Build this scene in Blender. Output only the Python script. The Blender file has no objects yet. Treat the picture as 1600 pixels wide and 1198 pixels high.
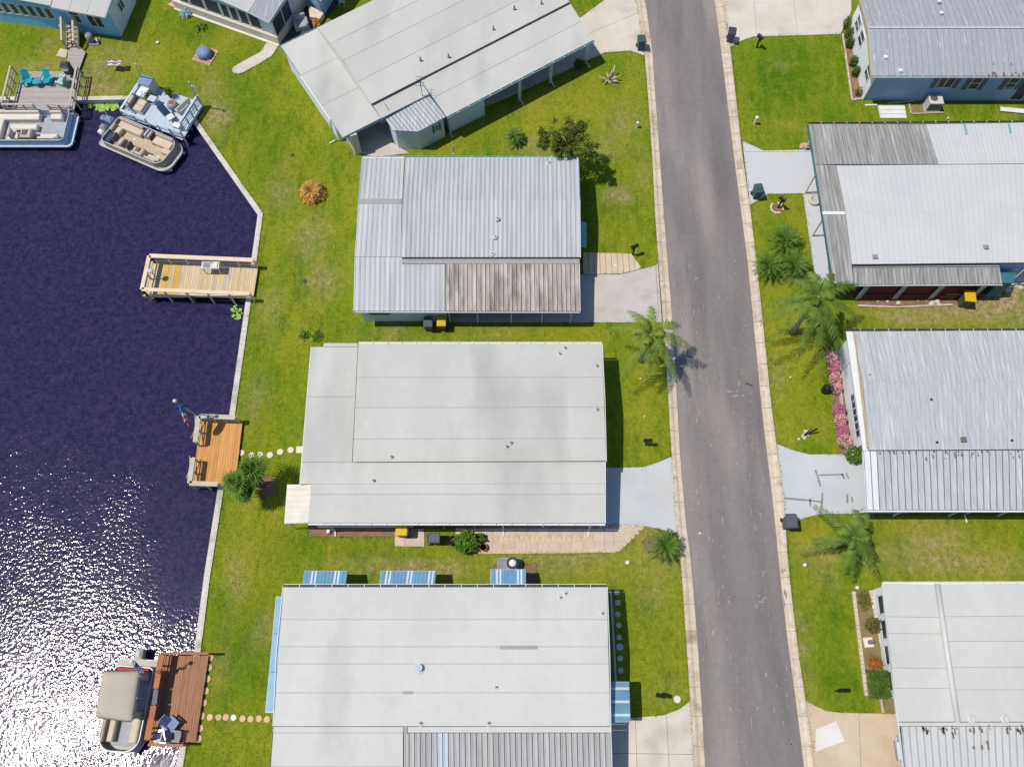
import bpy, bmesh, math, random
import numpy as np
from mathutils import Vector, Matrix, noise
from mathutils.geometry import delaunay_2d_cdt
R = math.radians
random.seed(7)
SC = bpy.context.scene
COL = SC.collection
# ---------------------------------------------------------------- camera, sky, sun, exposure
F, HGT, TILT = 1300.0, 51.0, R(21.5)
cam_d = bpy.data.cameras.new('camera')
cam = bpy.data.objects.new('camera', cam_d); COL.objects.link(cam)
cam.location = (0, 0, HGT); cam.rotation_euler = (TILT, 0, 0)
cam_d.sensor_fit = 'HORIZONTAL'; cam_d.sensor_width = 36.0; cam_d.lens = 36.0 * F / 1600.0
cam_d.clip_start = 1.0; cam_d.clip_end = 3000.0
SC.camera = cam
SUN_EL = R(64.5)
world = bpy.data.worlds.new('World'); SC.world = world; world.use_nodes = True
wn = world.node_tree.nodes; wl = world.node_tree.links
sky = wn.new('ShaderNodeTexSky'); sky.sky_type = 'NISHITA'; sky.sun_disc = False
sky.sun_elevation = SUN_EL; sky.sun_rotation = R(270); sky.air_density = 1.0; sky.dust_density = 0.6; sky.ozone_density = 4.0
wn['Background'].inputs['Strength'].default_value = 0.125
wl.new(sky.outputs[0], wn['Background'].inputs['Color'])
sun_d = bpy.data.lights.new('sun', 'SUN'); sun_d.energy = 4.4; sun_d.angle = R(0.53); sun_d.color = (1.0, 0.94, 0.85)
sun = bpy.data.objects.new('sun', sun_d); COL.objects.link(sun)
sun.rotation_euler = (R(1.5), -(math.pi / 2 - SUN_EL), 0); sun.location = (-60, 0, 90)
SC.view_settings.view_transform = 'Standard'; SC.view_settings.look = 'None'
SC.view_settings.exposure = 0.0; SC.view_settings.gamma = 1.0; SC.view_settings.use_curve_mapping = False
SC.render.engine = 'CYCLES'; SC.cycles.use_denoising = True; SC.cycles.max_bounces = 6
# ---------------------------------------------------------------- photo pixel -> point at height z
_f = Vector((0, math.sin(TILT), -math.cos(TILT))); _u = Vector((0, math.cos(TILT), math.sin(TILT)))
def W(px, py, z=0.0):
    d = Vector(((px - 800) / F, 0, 0)) + _u * ((599 - py) / F) + _f
    t = (z - HGT) / d.z
    return Vector((d.x * t, d.y * t, z))
def PX(v):
    """metres per pixel at a ground pixel (horizontal)"""
    return (W(v[0] + 1, v[1]) - W(v[0], v[1])).length
def onwall(px, py, a, b):
    """pixel ray met with the vertical plane through a and b: (distance along a->b, height)"""
    d = Vector(((px - 800) / F, 0, 0)) + _u * ((599 - py) / F) + _f
    ab = (b - a).xy; n = Vector((-ab.y, ab.x)).normalized()
    t = n.dot(a.xy) / n.dot(d.xy)
    p = d * t
    return (p.xy - a.xy).dot(ab.normalized()), HGT + p.z
def lerp(a, b, t): return a + (b - a) * t
# ---------------------------------------------------------------- materials
def lin(c): 
    c /= 255.0
    return c / 12.92 if c <= 0.04045 else ((c + 0.055) / 1.055) ** 2.4
def C(r, g, b, k=1.3):
    return tuple(min(0.85, max(0.004, lin(v) / k)) for v in (r, g, b))
MATS = {}
def mat(name, c1, c2=None, scale=2.0, rough=0.7, metal=0.0, var=0.0, bump=0.0, bscale=20.0, stretch=None, spec=0.3,
        fine=0.0, fscale=30.0, detail=5.0, c3=None, s3=0.4, t3=(0.55, 0.7), alpha=None, ior=None, trans=0.0):
    m = bpy.data.materials.new(name); m.use_nodes = True
    n = m.node_tree.nodes; l = m.node_tree.links
    b = n['Principled BSDF']; b.inputs['Roughness'].default_value = rough; b.inputs['Metallic'].default_value = metal
    b.inputs['Specular IOR Level'].default_value = spec
    if trans: b.inputs['Transmission Weight'].default_value = trans
    if ior: b.inputs['IOR'].default_value = ior
    geo = n.new('ShaderNodeNewGeometry')
    vec = geo.outputs['Position']
    if stretch:
        mp = n.new('ShaderNodeMapping'); mp.inputs['Scale'].default_value = stretch
        l.new(vec, mp.inputs['Vector']); vec = mp.outputs[0]
    col = None
    c2 = c2 or tuple(v * 0.85 for v in c1)
    nz = n.new('ShaderNodeTexNoise'); nz.inputs['Scale'].default_value = scale; nz.inputs['Detail'].default_value = detail
    nz.inputs['Roughness'].default_value = 0.62
    l.new(vec, nz.inputs['Vector'])
    mr = n.new('ShaderNodeMapRange'); mr.inputs['From Min'].default_value = 0.33; mr.inputs['From Max'].default_value = 0.67
    l.new(nz.outputs[0], mr.inputs['Value'])
    mx = n.new('ShaderNodeMix'); mx.data_type = 'RGBA'
    mx.inputs['A'].default_value = (*c1, 1); mx.inputs['B'].default_value = (*c2, 1)
    l.new(mr.outputs[0], mx.inputs['Factor']); col = mx.outputs['Result']
    if c3:
        n3 = n.new('ShaderNodeTexNoise'); n3.inputs['Scale'].default_value = s3; n3.inputs['Detail'].default_value = 6
        l.new(vec, n3.inputs['Vector'])
        m3 = n.new('ShaderNodeMapRange'); m3.inputs['From Min'].default_value = t3[0]; m3.inputs['From Max'].default_value = t3[1]
        l.new(n3.outputs[0], m3.inputs['Value'])
        x3 = n.new('ShaderNodeMix'); x3.data_type = 'RGBA'; x3.inputs['B'].default_value = (*c3, 1)
        l.new(m3.outputs[0], x3.inputs['Factor']); l.new(col, x3.inputs['A']); col = x3.outputs['Result']
    if var or fine:
        hs = n.new('ShaderNodeHueSaturation')
        l.new(col, hs.inputs['Color'])
        ad = n.new('ShaderNodeMath'); ad.operation = 'ADD'; ad.inputs[0].default_value = 1.0; ad.inputs[1].default_value = 0
        src = ad.outputs[0]
        if var:
            oi = n.new('ShaderNodeObjectInfo')
            r2 = n.new('ShaderNodeMapRange'); r2.inputs['To Min'].default_value = -var; r2.inputs['To Max'].default_value = var
            l.new(oi.outputs['Random'], r2.inputs['Value']); l.new(r2.outputs[0], ad.inputs[1])
        if fine:
            nf = n.new('ShaderNodeTexNoise'); nf.inputs['Scale'].default_value = fscale; nf.inputs['Detail'].default_value = 3
            l.new(geo.outputs['Position'], nf.inputs['Vector'])
            r3 = n.new('ShaderNodeMapRange'); r3.inputs['From Min'].default_value = .25; r3.inputs['From Max'].default_value = .75
            r3.inputs['To Min'].default_value = -fine; r3.inputs['To Max'].default_value = fine
            l.new(nf.outputs[0], r3.inputs['Value'])
            a2 = n.new('ShaderNodeMath'); a2.operation = 'ADD'; l.new(src, a2.inputs[0]); l.new(r3.outputs[0], a2.inputs[1]); src = a2.outputs[0]
        l.new(src, hs.inputs['Value']); col = hs.outputs[0]
    l.new(col, b.inputs['Base Color'])
    if bump:
        nb = n.new('ShaderNodeTexNoise'); nb.inputs['Scale'].default_value = bscale; nb.inputs['Detail'].default_value = 4
        l.new(vec, nb.inputs['Vector'])
        bp = n.new('ShaderNodeBump'); bp.inputs['Strength'].default_value = 1.0; bp.inputs['Distance'].default_value = bump
        l.new(nb.outputs[0], bp.inputs['Height']); l.new(bp.outputs[0], b.inputs['Normal'])
    MATS[name] = m
    return m
M = MATS
# roofs
mat('roof_white', C(208, 207, 199, 1.36), C(199, 199, 191, 1.36), 0.4, 0.6, var=0.025, c3=C(182, 183, 176, 1.36), s3=0.3, t3=(.54, .74), fine=.03, fscale=2.2, stretch=(1, .3, 1))
mat('roof_bright', C(214, 213, 207, 1.36), C(204, 204, 199, 1.36), 0.4, 0.6, var=0.02, c3=C(188, 189, 184, 1.36), s3=0.28, t3=(.56, .76), fine=.03, fscale=2.2, stretch=(1, .35, 1))
mat('roof_cool', C(211, 212, 210, 1.33), C(203, 205, 204, 1.33), 0.4, 0.55, var=0.015, fine=.02, fscale=4)
mat('roof_seam', C(180, 180, 175), C(164, 164, 160), 1.2, 0.8)
mat('roof_metal', C(202, 203, 205), C(188, 190, 192), 1.0, 0.55, var=0.06, stretch=(2.5, .3, 1), c3=C(172, 174, 175), s3=.45, t3=(.56, .78), fine=.02, fscale=9)
mat('roof_metal_seam', C(110, 112, 114), None, 3, 0.8)
mat('roof_brown', C(205, 198, 190), C(160, 148, 138), 1.0, 0.65, var=0.12, stretch=(2.5, .5, 1), c3=C(128, 116, 110), s3=.5, t3=(.5, .72), fine=.05, fscale=9)
mat('roof_brown_seam', C(88, 78, 72), None, 3, 0.8)
mat('roof_grey', C(172, 171, 168), C(136, 135, 132), 1.4, 0.75, var=0.13, stretch=(7, .35, 1), c3=C(192, 191, 188), s3=1.1, t3=(.52, .72), fine=.05, fscale=9)
mat('roof_weather', C(196, 199, 202), C(174, 177, 181), 1.5, 0.7, var=0.04, stretch=(7, .4, 1), c3=C(214, 216, 219), s3=1.3, t3=(.55, .72), fine=.03, fscale=9)
mat('roof_streak', C(176, 179, 184), C(156, 159, 164), 1.6, 0.7, var=0.04, stretch=(7, .5, 1), c3=C(206, 209, 213), s3=1.6, t3=(.58, .72), fine=.04, fscale=9)
mat('roof_pan_grey', C(190, 190, 187), C(168, 168, 165), 1.0, 0.6, var=0.10, stretch=(2.5, .4, 1), fine=.03, fscale=9)
mat('roof_rust', C(138, 120, 110), C(98, 86, 80), 3, 0.9)
mat('sealant', C(170, 170, 166), None, 3, 0.8)
mat('skylight', C(198, 208, 216), C(188, 199, 208), 1, 0.4)
# walls
mat('wall_white', C(228, 230, 232, 1.05), C(214, 217, 221, 1.05), 0.8, 0.6, fine=.02)
mat('wall_blue', C(122, 186, 216, .95), C(112, 176, 208, .95), 0.8, 0.6)
mat('wall_bluegrey', C(150, 178, 208, 1.0), C(138, 166, 196, 1.0), 0.8, 0.6)
mat('wall_pale', C(212, 222, 230, 1.05), C(200, 211, 220, 1.05), 0.8, 0.6)
mat('wall_cream', C(226, 216, 196), C(212, 200, 180), 0.8, 0.7)
mat('wall_teal', C(120, 160, 176), C(108, 148, 166), 0.8, 0.6)
mat('wall_maroon', C(140, 62, 62), C(116, 48, 50), 0.8, 0.7, var=.08)
mat('red_wood', C(150, 72, 62), C(120, 56, 50), 2, 0.7, var=.15)
mat('trim_white', C(232, 234, 235), C(220, 222, 224), 1.5, 0.5)
mat('trim_blue', C(140, 185, 205), C(120, 168, 190), 1.5, 0.5)
mat('trim_teal', C(70, 120, 135), C(58, 106, 120), 1.5, 0.5)
mat('trim_tan', C(200, 180, 140), C(186, 166, 128), 1.5, 0.6)
mat('gutter_dark', C(90, 92, 94), C(60, 60, 62), 2, 0.7)
mat('glass', C(70, 78, 88), C(54, 60, 70), 0.6, 0.08, spec=0.6)
mat('screen', C(62, 72, 92), C(50, 58, 76), 0.6, 0.5)
mat('shutter', C(120, 122, 124), C(105, 107, 110), 2, 0.6)
mat('shutter_teal', C(70, 130, 130), None, 2, 0.6)
mat('awning_blue', C(126, 170, 198), C(112, 156, 186), 1.0, 0.45, var=.03)
mat('awning_white', C(232, 236, 240), None, 1.0, 0.45)
mat('awning_tan', C(226, 220, 205), C(212, 206, 190), 1.0, 0.5, var=.03)
# ground
mat('asphalt', C(142, 135, 131), C(120, 115, 114), 0.55, 0.92, c3=C(160, 150, 145), s3=0.3, t3=(.5, .66), fine=.07, fscale=3, bump=.004, bscale=40, stretch=(1, .16, 1), spec=.1, detail=8)
mat('asphalt_wear', C(168, 160, 155), C(148, 142, 138), 2.5, 0.9, fine=.1, fscale=9, spec=.1)
mat('asphalt_dark', C(132, 127, 128), C(120, 116, 118), 0.3, 0.92, fine=.07, fscale=4, stretch=(1, .2, 1), spec=.12)
mat('asphalt_crack', C(122, 117, 119), C(108, 104, 107), 2, .92)
mat('kerb', C(218, 204, 182), C(200, 186, 164), 0.9, 0.88, var=.07, c3=C(166, 146, 122), s3=.8, t3=(.56, .74), fine=.12, fscale=5, spec=.15)
mat('kerb_dark', C(176, 156, 132), C(150, 132, 110), 0.9, 0.9)
mat('conc_cream', C(220, 212, 198), C(206, 197, 182), 0.5, 0.85, c3=C(190, 180, 164), s3=.35, t3=(.55, .72), fine=.03, fscale=10, var=.02)
mat('conc_tan', C(214, 196, 168), C(200, 180, 152), 0.5, 0.85, c3=C(182, 160, 132), s3=.4, t3=(.56, .72), fine=.03, fscale=10, var=.02)
mat('conc_blue', C(202, 206, 208), C(190, 196, 199), 0.45, 0.85, c3=C(202, 196, 184), s3=.35, t3=(.56, .74), fine=.03, fscale=10)
mat('conc_grey', C(204, 197, 190), C(192, 184, 177), 0.5, 0.85, c3=C(176, 166, 158), s3=.4, t3=(.56, .72), fine=.03, fscale=10)
mat('conc_worn', C(198, 204, 212), C(206, 203, 202), 0.6, 0.85, c3=C(208, 198, 182), s3=.5, t3=(.54, .72), fine=.04, fscale=10)
mat('conc_white', C(232, 228, 222), C(222, 216, 208), 0.5, 0.85, fine=.03)
mat('stain', C(130, 128, 130), C(150, 148, 148), 3, 0.9)
mat('paver', C(214, 198, 180), C(200, 182, 164), 1.0, 0.85, var=.06, fine=.04, fscale=14)
mat('paver_warm', C(216, 198, 168), C(202, 184, 154), 1.0, 0.85, var=.08, fine=.04, fscale=14)
mat('paver_pink', C(214, 176, 150), C(196, 156, 132), 1.0, 0.85, var=.10, fine=.04, fscale=14)
mat('joint', C(140, 116, 92), C(120, 98, 76), 2, 0.95)
mat('stone_pink', C(226, 186, 150), C(212, 168, 134), 2.0, 0.85, var=.08, fine=.05, fscale=14)
mat('stone_white', C(236, 222, 204), C(222, 208, 190), 2.0, 0.85, var=.05, fine=.05, fscale=14)
mat('stone_grey', C(196, 204, 212), C(186, 194, 204), 2.0, 0.85, var=.05)
mat('soil', C(150, 118, 90), C(124, 98, 76), 1.2, 0.95, fine=.15, fscale=9, bump=.03, bscale=12)
mat('mulch', C(156, 122, 98), C(128, 98, 78), 2.0, 0.95, fine=.2, fscale=12, bump=.03, bscale=14)
mat('bed_dry', C(150, 136, 90), C(128, 112, 76), 1.5, 0.95, fine=.2, fscale=12, bump=.03, bscale=14)
mat('seawall', C(222, 216, 202), C(202, 196, 182), 1.0, 0.85, var=.04, c3=C(164, 158, 142), s3=.9, t3=(.56, .74), fine=.1, fscale=6)
mat('rock', C(222, 210, 198), C(196, 182, 168), 3.0, 0.9, var=.1)
# wood
mat('wood_pale', C(226, 204, 158), C(202, 180, 142), 1.5, 0.8, var=.12, stretch=(8, 1, 1), c3=C(190, 182, 180), s3=.35, t3=(.52, .68), fine=.05, fscale=14)
mat('wood_rail', C(236, 216, 184), C(222, 200, 166), 1.5, 0.75, var=.05)
mat('wood_yellow', C(222, 184, 92), C(204, 168, 90), 1.5, 0.75, var=.05)
mat('wood_orange', C(222, 164, 92), C(200, 142, 76), 1.2, 0.7, var=.10, stretch=(8, 1, 1), fine=.04, fscale=14)
mat('wood_rail_grey', C(206, 196, 176), C(188, 178, 158), 1.5, 0.8, var=.05)
mat('wood_brown', C(176, 128, 92), C(154, 108, 78), 1.2, 0.7, var=.12, stretch=(8, 1, 1), fine=.05, fscale=14)
mat('wood_red', C(190, 116, 74), C(170, 98, 62), 1.2, 0.65, var=.08)
mat('wood_grey', C(190, 182, 176), C(172, 164, 158), 1.5, 0.85, var=.07, stretch=(1, 8, 1), fine=.04, fscale=14)
mat('wood_grey_rail', C(206, 192, 178), C(190, 176, 162), 1.5, 0.85, var=.05)
mat('wood_blue', C(204, 216, 228), C(190, 204, 218), 1.5, 0.7, var=.05, stretch=(1, 4, 1))
mat('drift', C(214, 198, 172), C(160, 140, 112), 4.0, 0.9)
mat('dark_under', C(60, 52, 46), None, 2, 0.9)
# objects
mat('bin_green', C(72, 96, 94), C(62, 84, 84), 3, 0.5, fine=.05)
mat('bin_grey', C(92, 100, 106), C(80, 88, 94), 3, 0.5, fine=.05)
mat('bin_yellow', C(226, 188, 30), C(210, 172, 24), 3, 0.5)
mat('black', C(34, 34, 36), C(24, 24, 26), 3, 0.5)
mat('charcoal', C(72, 76, 86), C(60, 64, 74), 3, 0.6)
mat('silver', C(190, 194, 198), C(176, 180, 184), 3, 0.35, metal=.6)
mat('white', C(238, 238, 238), C(226, 226, 226), 2, 0.5)
mat('ac_white', C(218, 214, 206), C(204, 200, 192), 2, 0.6)
mat('ac_grille', C(110, 98, 100), C(90, 80, 84), 6, 0.6)
mat('ac_grey', C(150, 152, 158), C(132, 134, 140), 2, 0.6)
mat('teal_plastic', C(40, 178, 190), C(32, 164, 178), 2, 0.4)
mat('pale_plastic', C(188, 222, 214), C(172, 208, 200), 2, 0.4)
mat('navy', C(62, 80, 110), C(52, 68, 96), 2, 0.5)
mat('cover_blue', C(140, 160, 196), C(112, 132, 172), 5, 0.6, bump=.02, bscale=6)
mat('bimini', C(196, 186, 170), C(184, 174, 158), .5, 0.9, c3=C(168, 158, 144), s3=.7, t3=(.64, .78), spec=.1)
mat('boat_tan', C(218, 202, 178), C(204, 186, 162), 2, 0.6, fine=.04)
mat('boat_floor_tan', C(204, 184, 156), C(190, 170, 142), 2, 0.8, fine=.06)
mat('boat_cream', C(234, 226, 212), C(220, 210, 196), 2, 0.55)
mat('boat_grey', C(176, 180, 184), C(160, 164, 170), 2, 0.7, fine=.05)
mat('boat_hull', C(200, 194, 180), C(184, 178, 164), 2, 0.6)
mat('boat_blue', C(184, 206, 232, 1.1), C(166, 192, 224, 1.1), 1, 0.4)
mat('boat_rail', C(206, 210, 214), C(190, 194, 198), 2, 0.5, metal=.2)
mat('boat_dark', C(106, 102, 100), C(90, 86, 84), 2, 0.6)
mat('boat_taupe', C(190, 176, 158), C(174, 160, 142), 2, 0.6)
mat('pontoon', C(170, 176, 184), C(150, 156, 166), 2, 0.3, metal=.7)
mat('flag_red', C(214, 74, 74), None, 3, 0.7)
mat('flag_white', C(236, 232, 232), None, 3, 0.7)
mat('flag_blue', C(70, 112, 190), None, 3, 0.7)
mat('pot', C(186, 110, 76), C(166, 94, 64), 4, 0.8)
mat('ball', C(222, 160, 140), C(90, 150, 180), 1.8, 0.5)
mat('car', C(222, 224, 226), C(214, 216, 218), 2, 0.2, spec=.5)
mat('tyre', C(36, 36, 36), None, 3, 0.9)
# plants
def leafmat(name, c1, c2, var=.1):
    m = mat(name, C(*c1, 1.15), C(*c2, 1.15), 2.5, 0.6, var=var, spec=.12, fine=.25, fscale=5)
    m.node_tree.nodes['Principled BSDF'].inputs['Subsurface Weight'].default_value = 0.0
    return m
leafmat('palm_green', (130, 148, 56), (90, 112, 40), .16)
leafmat('palm_dark', (114, 136, 54), (74, 100, 38), .16)
leafmat('fan_green', (112, 142, 52), (78, 112, 40), .16)
leafmat('sago', (106, 132, 52), (66, 96, 34), .16)
leafmat('sago_dry', (206, 160, 78), (168, 122, 58))
leafmat('oak', (98, 112, 40), (58, 76, 24))
leafmat('bush', (92, 116, 44), (64, 90, 34))
leafmat('bush_bright', (104, 138, 48), (76, 112, 36))
leafmat('bush_olive', (116, 116, 60), (92, 88, 44))
leafmat('bush_red', (176, 106, 52), (130, 92, 44))
leafmat('flower_pink', (240, 168, 184), (232, 146, 168))
leafmat('flower_rose', (198, 130, 150), (174, 108, 132))
leafmat('lily', (170, 200, 96), (140, 178, 80))
leafmat('agave', (150, 178, 190), (120, 152, 168))
mat('trunk', C(176, 166, 152), C(140, 130, 116), 4, 0.9, bump=.02, bscale=10)
mat('trunk_dark', C(120, 104, 86), C(92, 78, 64), 4, 0.9, bump=.02, bscale=10)
# ---------------------------------------------------------------- building helpers
ORG = {}
def tag(o, label=None, cat=None, group=None, kind=None):
    if label: o['label'] = label
    if cat: o['category'] = cat
    if group: o['group'] = group
    if kind: o['kind'] = kind
    return o
def thing(name, label, cat, loc=(0, 0, 0), rz=0.0, group=None):
    o = bpy.data.objects.new(name, None); COL.objects.link(o); o.empty_display_size = .3
    o.location = loc; o.rotation_euler = (0, 0, rz)
    ORG[o] = Vector(loc)
    return tag(o, label, cat, group)
class MB:
    def __init__(s, world=True): s.v = []; s.f = []; s.world = world
    def add(s, vs, fs):
        k = len(s.v); s.v += [Vector(v) for v in vs]; s.f += [tuple(i + k for i in f) for f in fs]; return s
    def quad(s, a, b, c, d): return s.add([a, b, c, d], [(0, 1, 2, 3)])
    def hexa(s, lo, hi):
        return s.add(list(lo) + list(hi), [(3, 2, 1, 0), (4, 5, 6, 7), (0, 1, 5, 4), (1, 2, 6, 5), (2, 3, 7, 6), (3, 0, 4, 7)])
    def box(s, c, sz, rz=0.0, ch=0.0):
        """box on its base centre c, chamfered top when ch"""
        ca, sa = math.cos(rz), math.sin(rz); c = Vector(c)
        def p(x, y, z): return c + Vector((x * ca - y * sa, x * sa + y * ca, z))
        x, y, z = sz[0] / 2, sz[1] / 2, sz[2]
        lo = [p(-x, -y, 0), p(x, -y, 0), p(x, y, 0), p(-x, y, 0)]
        if not ch: return s.hexa(lo, [p(-x, -y, z), p(x, -y, z), p(x, y, z), p(-x, y, z)])
        mi = [p(-x, -y, z - ch), p(x, -y, z - ch), p(x, y, z - ch), p(-x, y, z - ch)]
        i = ch; hi = [p(-x + i, -y + i, z), p(x - i, -y + i, z), p(x - i, y - i, z), p(-x + i, y - i, z)]
        return s.add(lo + mi + hi, [(3, 2, 1, 0), (8, 9, 10, 11)] + [(a, (a + 1) % 4, (a + 1) % 4 + 4, a + 4) for a in range(4)]
                     + [(a + 4, (a + 1) % 4 + 4, (a + 1) % 4 + 8, a + 8) for a in range(4)])
    def prism(s, poly, z0, z1):
        """poly: xy points (any order); z1 number or one per point"""
        n = len(poly); a = sum(poly[i][0] * poly[(i + 1) % n][1] - poly[(i + 1) % n][0] * poly[i][1] for i in range(n))
        idx = list(range(n)) if a > 0 else list(range(n - 1, -1, -1))
        tz = z1 if isinstance(z1, (list, tuple)) else [z1] * n
        lo = [(poly[i][0], poly[i][1], z0) for i in idx]; hi = [(poly[i][0], poly[i][1], tz[i]) for i in idx]
        return s.add(lo + hi, [tuple(range(n - 1, -1, -1)), tuple(range(n, 2 * n))] + [(i, (i + 1) % n, (i + 1) % n + n, i + n) for i in range(n)])
    def bar(s, a, b, w, h, up=(0, 0, 1)):
        """rectangular bar from a to b, w wide (sideways), h thick, a and b on its centre line"""
        a, b = Vector(a), Vector(b); d = (b - a).normalized(); up = Vector(up)
        sd = d.cross(up)
        if sd.length < 1e-4: sd = d.cross(Vector((1, 0, 0)))
        sd = sd.normalized() * w / 2; u = sd.cross(d).normalized() * h / 2
        return s.hexa([a - sd - u, a + sd - u, b + sd - u, b - sd - u], [a - sd + u, a + sd + u, b + sd + u, b - sd + u])
    def tube(s, pts, rad, n=8, cap=True):
        pts = [Vector(p) for p in pts]; rad = rad if isinstance(rad, (list, tuple)) else [rad] * len(pts)
        k = len(s.v)
        for i, p in enumerate(pts):
            t = (pts[min(i + 1, len(pts) - 1)] - pts[max(i - 1, 0)]).normalized()
            a = t.cross(Vector((0, 0, 1)) if abs(t.z) < .95 else Vector((1, 0, 0))).normalized(); b = t.cross(a)
            for j in range(n):
                w = 2 * math.pi * j / n; s.v.append(p + (a * math.cos(w) + b * math.sin(w)) * rad[i])
        for i in range(len(pts) - 1):
            for j in range(n):
                s.f.append((k + i * n + j, k + i * n + (j + 1) % n, k + (i + 1) * n + (j + 1) % n, k + (i + 1) * n + j))
        if cap:
            s.f.append(tuple(k + j for j in range(n))[::-1]); e = k + (len(pts) - 1) * n; s.f.append(tuple(e + j for j in range(n)))
        return s
    def grid(s, rows):
        k = len(s.v); nv, nu = len(rows), len(rows[0]); s.v += [Vector(p) for r in rows for p in r]
        s.f += [(k + j * nu + i, k + (j + 1) * nu + i, k + (j + 1) * nu + i + 1, k + j * nu + i + 1) for j in range(nv - 1) for i in range(nu - 1)]
        return s
    def lathe(s, c, prof, n=16):
        """prof: (radius, z) from bottom to top"""
        c = Vector(c); k = len(s.v)
        for r, z in prof:
            for j in range(n):
                w = 2 * math.pi * j / n; s.v.append(c + Vector((math.cos(w) * r, math.sin(w) * r, z)))
        for i in range(len(prof) - 1):
            for j in range(n):
                s.f.append((k + i * n + j, k + i * n + (j + 1) % n, k + (i + 1) * n + (j + 1) % n, k + (i + 1) * n + j))
        s.f.append(tuple(k + j for j in range(n))[::-1]); e = k + (len(prof) - 1) * n; s.f.append(tuple(e + j for j in range(n)))
        return s
    def build(s, name, m, parent=None, smooth=False):
        org = Vector((0, 0, 0))
        if s.world and parent is not None: org = ORG[parent]
        me = bpy.data.meshes.new(name); me.from_pydata([tuple(v - org) for v in s.v], [], s.f)
        me.materials.append(M[m]); me.update()
        if smooth:
            me.polygons.foreach_set('use_smooth', [True] * len(me.polygons))
        o = bpy.data.objects.new(name, me); COL.objects.link(o)
        if parent is not None: o.parent = parent; ORG[o] = ORG[parent]
        else: ORG[o] = Vector((0, 0, 0))
        return o
def solo(name, mb, m, label, cat, loc, group=None, smooth=False):
    """a thing that is one mesh; loc: its base point (world)"""
    me = bpy.data.meshes.new(name); loc = Vector(loc)
    me.from_pydata([tuple(v - (loc if mb.world else Vector())) for v in mb.v], [], mb.f); me.materials.append(M[m]); me.update()
    if smooth: me.polygons.foreach_set('use_smooth', [True] * len(me.polygons))
    o = bpy.data.objects.new(name, me); COL.objects.link(o); o.location = loc; ORG[o] = loc
    return tag(o, label, cat, group)
def struct(name, mb, m, parent=None):
    o = mb.build(name, m, parent)
    if parent is None: o['kind'] = 'structure'
    return o
def clip(poly, n, d):
    """keep the part of a polygon where n.p <= d"""
    out = []
    for i in range(len(poly)):
        a, b = Vector(poly[i]), Vector(poly[(i + 1) % len(poly)]); da, db = n.dot(a) - d, n.dot(b) - d
        if da <= 0: out.append(a)
        if da * db < 0: out.append(a + (b - a) * (da / (da - db)))
    return out
def G(pts, z=0.0): return [W(x, y, z).xy for x, y in pts]
# ---------------------------------------------------------------- roofs
def roof(parent, q, n, m, seam, gap=.03, depth=.02, rib=0.0, ribw=.06, thick=.07, name='roof_panel', alt=None, along=False, base=True):
    """q = (a, b, c, d) world corners, panels split along a->b (d is above a, c above b)"""
    a, b, c, d = [Vector(p) for p in q]
    up = (b - a).cross(d - a).normalized()
    if up.z < 0: up = -up
    if base:
        MB().hexa([p - up * thick for p in ((a, b, c, d) if (b - a).cross(d - a).z > 0 else (a, d, c, b))],
                  [p for p in ((a, b, c, d) if (b - a).cross(d - a).z > 0 else (a, d, c, b))]).build('roof_deck', seam, parent)
    L = (b - a).length; g = gap / max(L, .01) / 2
    flip = (b - a).cross(d - a).z < 0
    out = []
    for i in range(n):
        u0, u1 = i / n + g, (i + 1) / n - g
        p = [lerp(a, b, u0), lerp(a, b, u1), lerp(d, c, u1), lerp(d, c, u0)]
        if flip: p = p[::-1]
        mb = MB().hexa([x - up * .012 for x in p], [x + up * depth for x in p])
        if rib:
            r1 = u0 + ribw / L
            p = [lerp(a, b, u0), lerp(a, b, r1), lerp(d, c, r1), lerp(d, c, u0)]
            if flip: p = p[::-1]
            mb.hexa([x + up * depth for x in p], [x + up * (depth + rib) for x in p])
        out.append(mb.build(name, alt[i % len(alt)] if isinstance(alt, (list, tuple)) else (alt.get(i, m) if alt else m), parent))
    return out
def walls(parent, pts, tops, m, z0=0.0, name='wall'):
    return MB().prism([p.xy if hasattr(p, 'xy') else p for p in pts], z0, tops).build(name, m, parent)
def inset(pts, d):
    c = sum((Vector(p) for p in pts), Vector((0,) * len(pts[0]))) / len(pts)
    out = []
    for p in pts:
        v = Vector(p); dv = c - v; out.append(v + dv.normalized() * min(d * 1.41, dv.length))
    return out
def block(parent, px, zN, zR, zS, nN, nS, rm, seam, wm, over=.3, fr=.5, wall=True, wz=None, **kw):
    """gabled block, ridge running from the first to the second side of the px quad (NW, NE, SE, SW)"""
    nw, ne = W(*px[0], zN), W(*px[1], zN); se, sw = W(*px[2], zS), W(*px[3], zS)
    if zR is not None:
        rw, re = lerp(nw, sw, fr), lerp(ne, se, fr); rw.z = re.z = zR
        if nN: roof(parent, (nw, ne, re, rw), nN, rm, seam, **kw)
        if nS: roof(parent, (sw, se, re, rw), nS, rm, seam, **kw)
    else:
        roof(parent, (sw, se, ne, nw), nS, rm, seam, **kw)
    if wall:
        a, b, c, d = inset([nw, ne, se, sw], over)
        if zR is None: walls(parent, [a, b, c, d], [zN - .09, zN - .09, zS - .09, zS - .09], wm)
        else:
            e, g = lerp(b, c, fr), lerp(a, d, fr)
            walls(parent, [a, b, e, c, d, g], [zN - .12, zN - .12, zR - .14, zS - .12, zS - .12, zR - .14], wm)
    return nw, ne, se, sw
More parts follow.
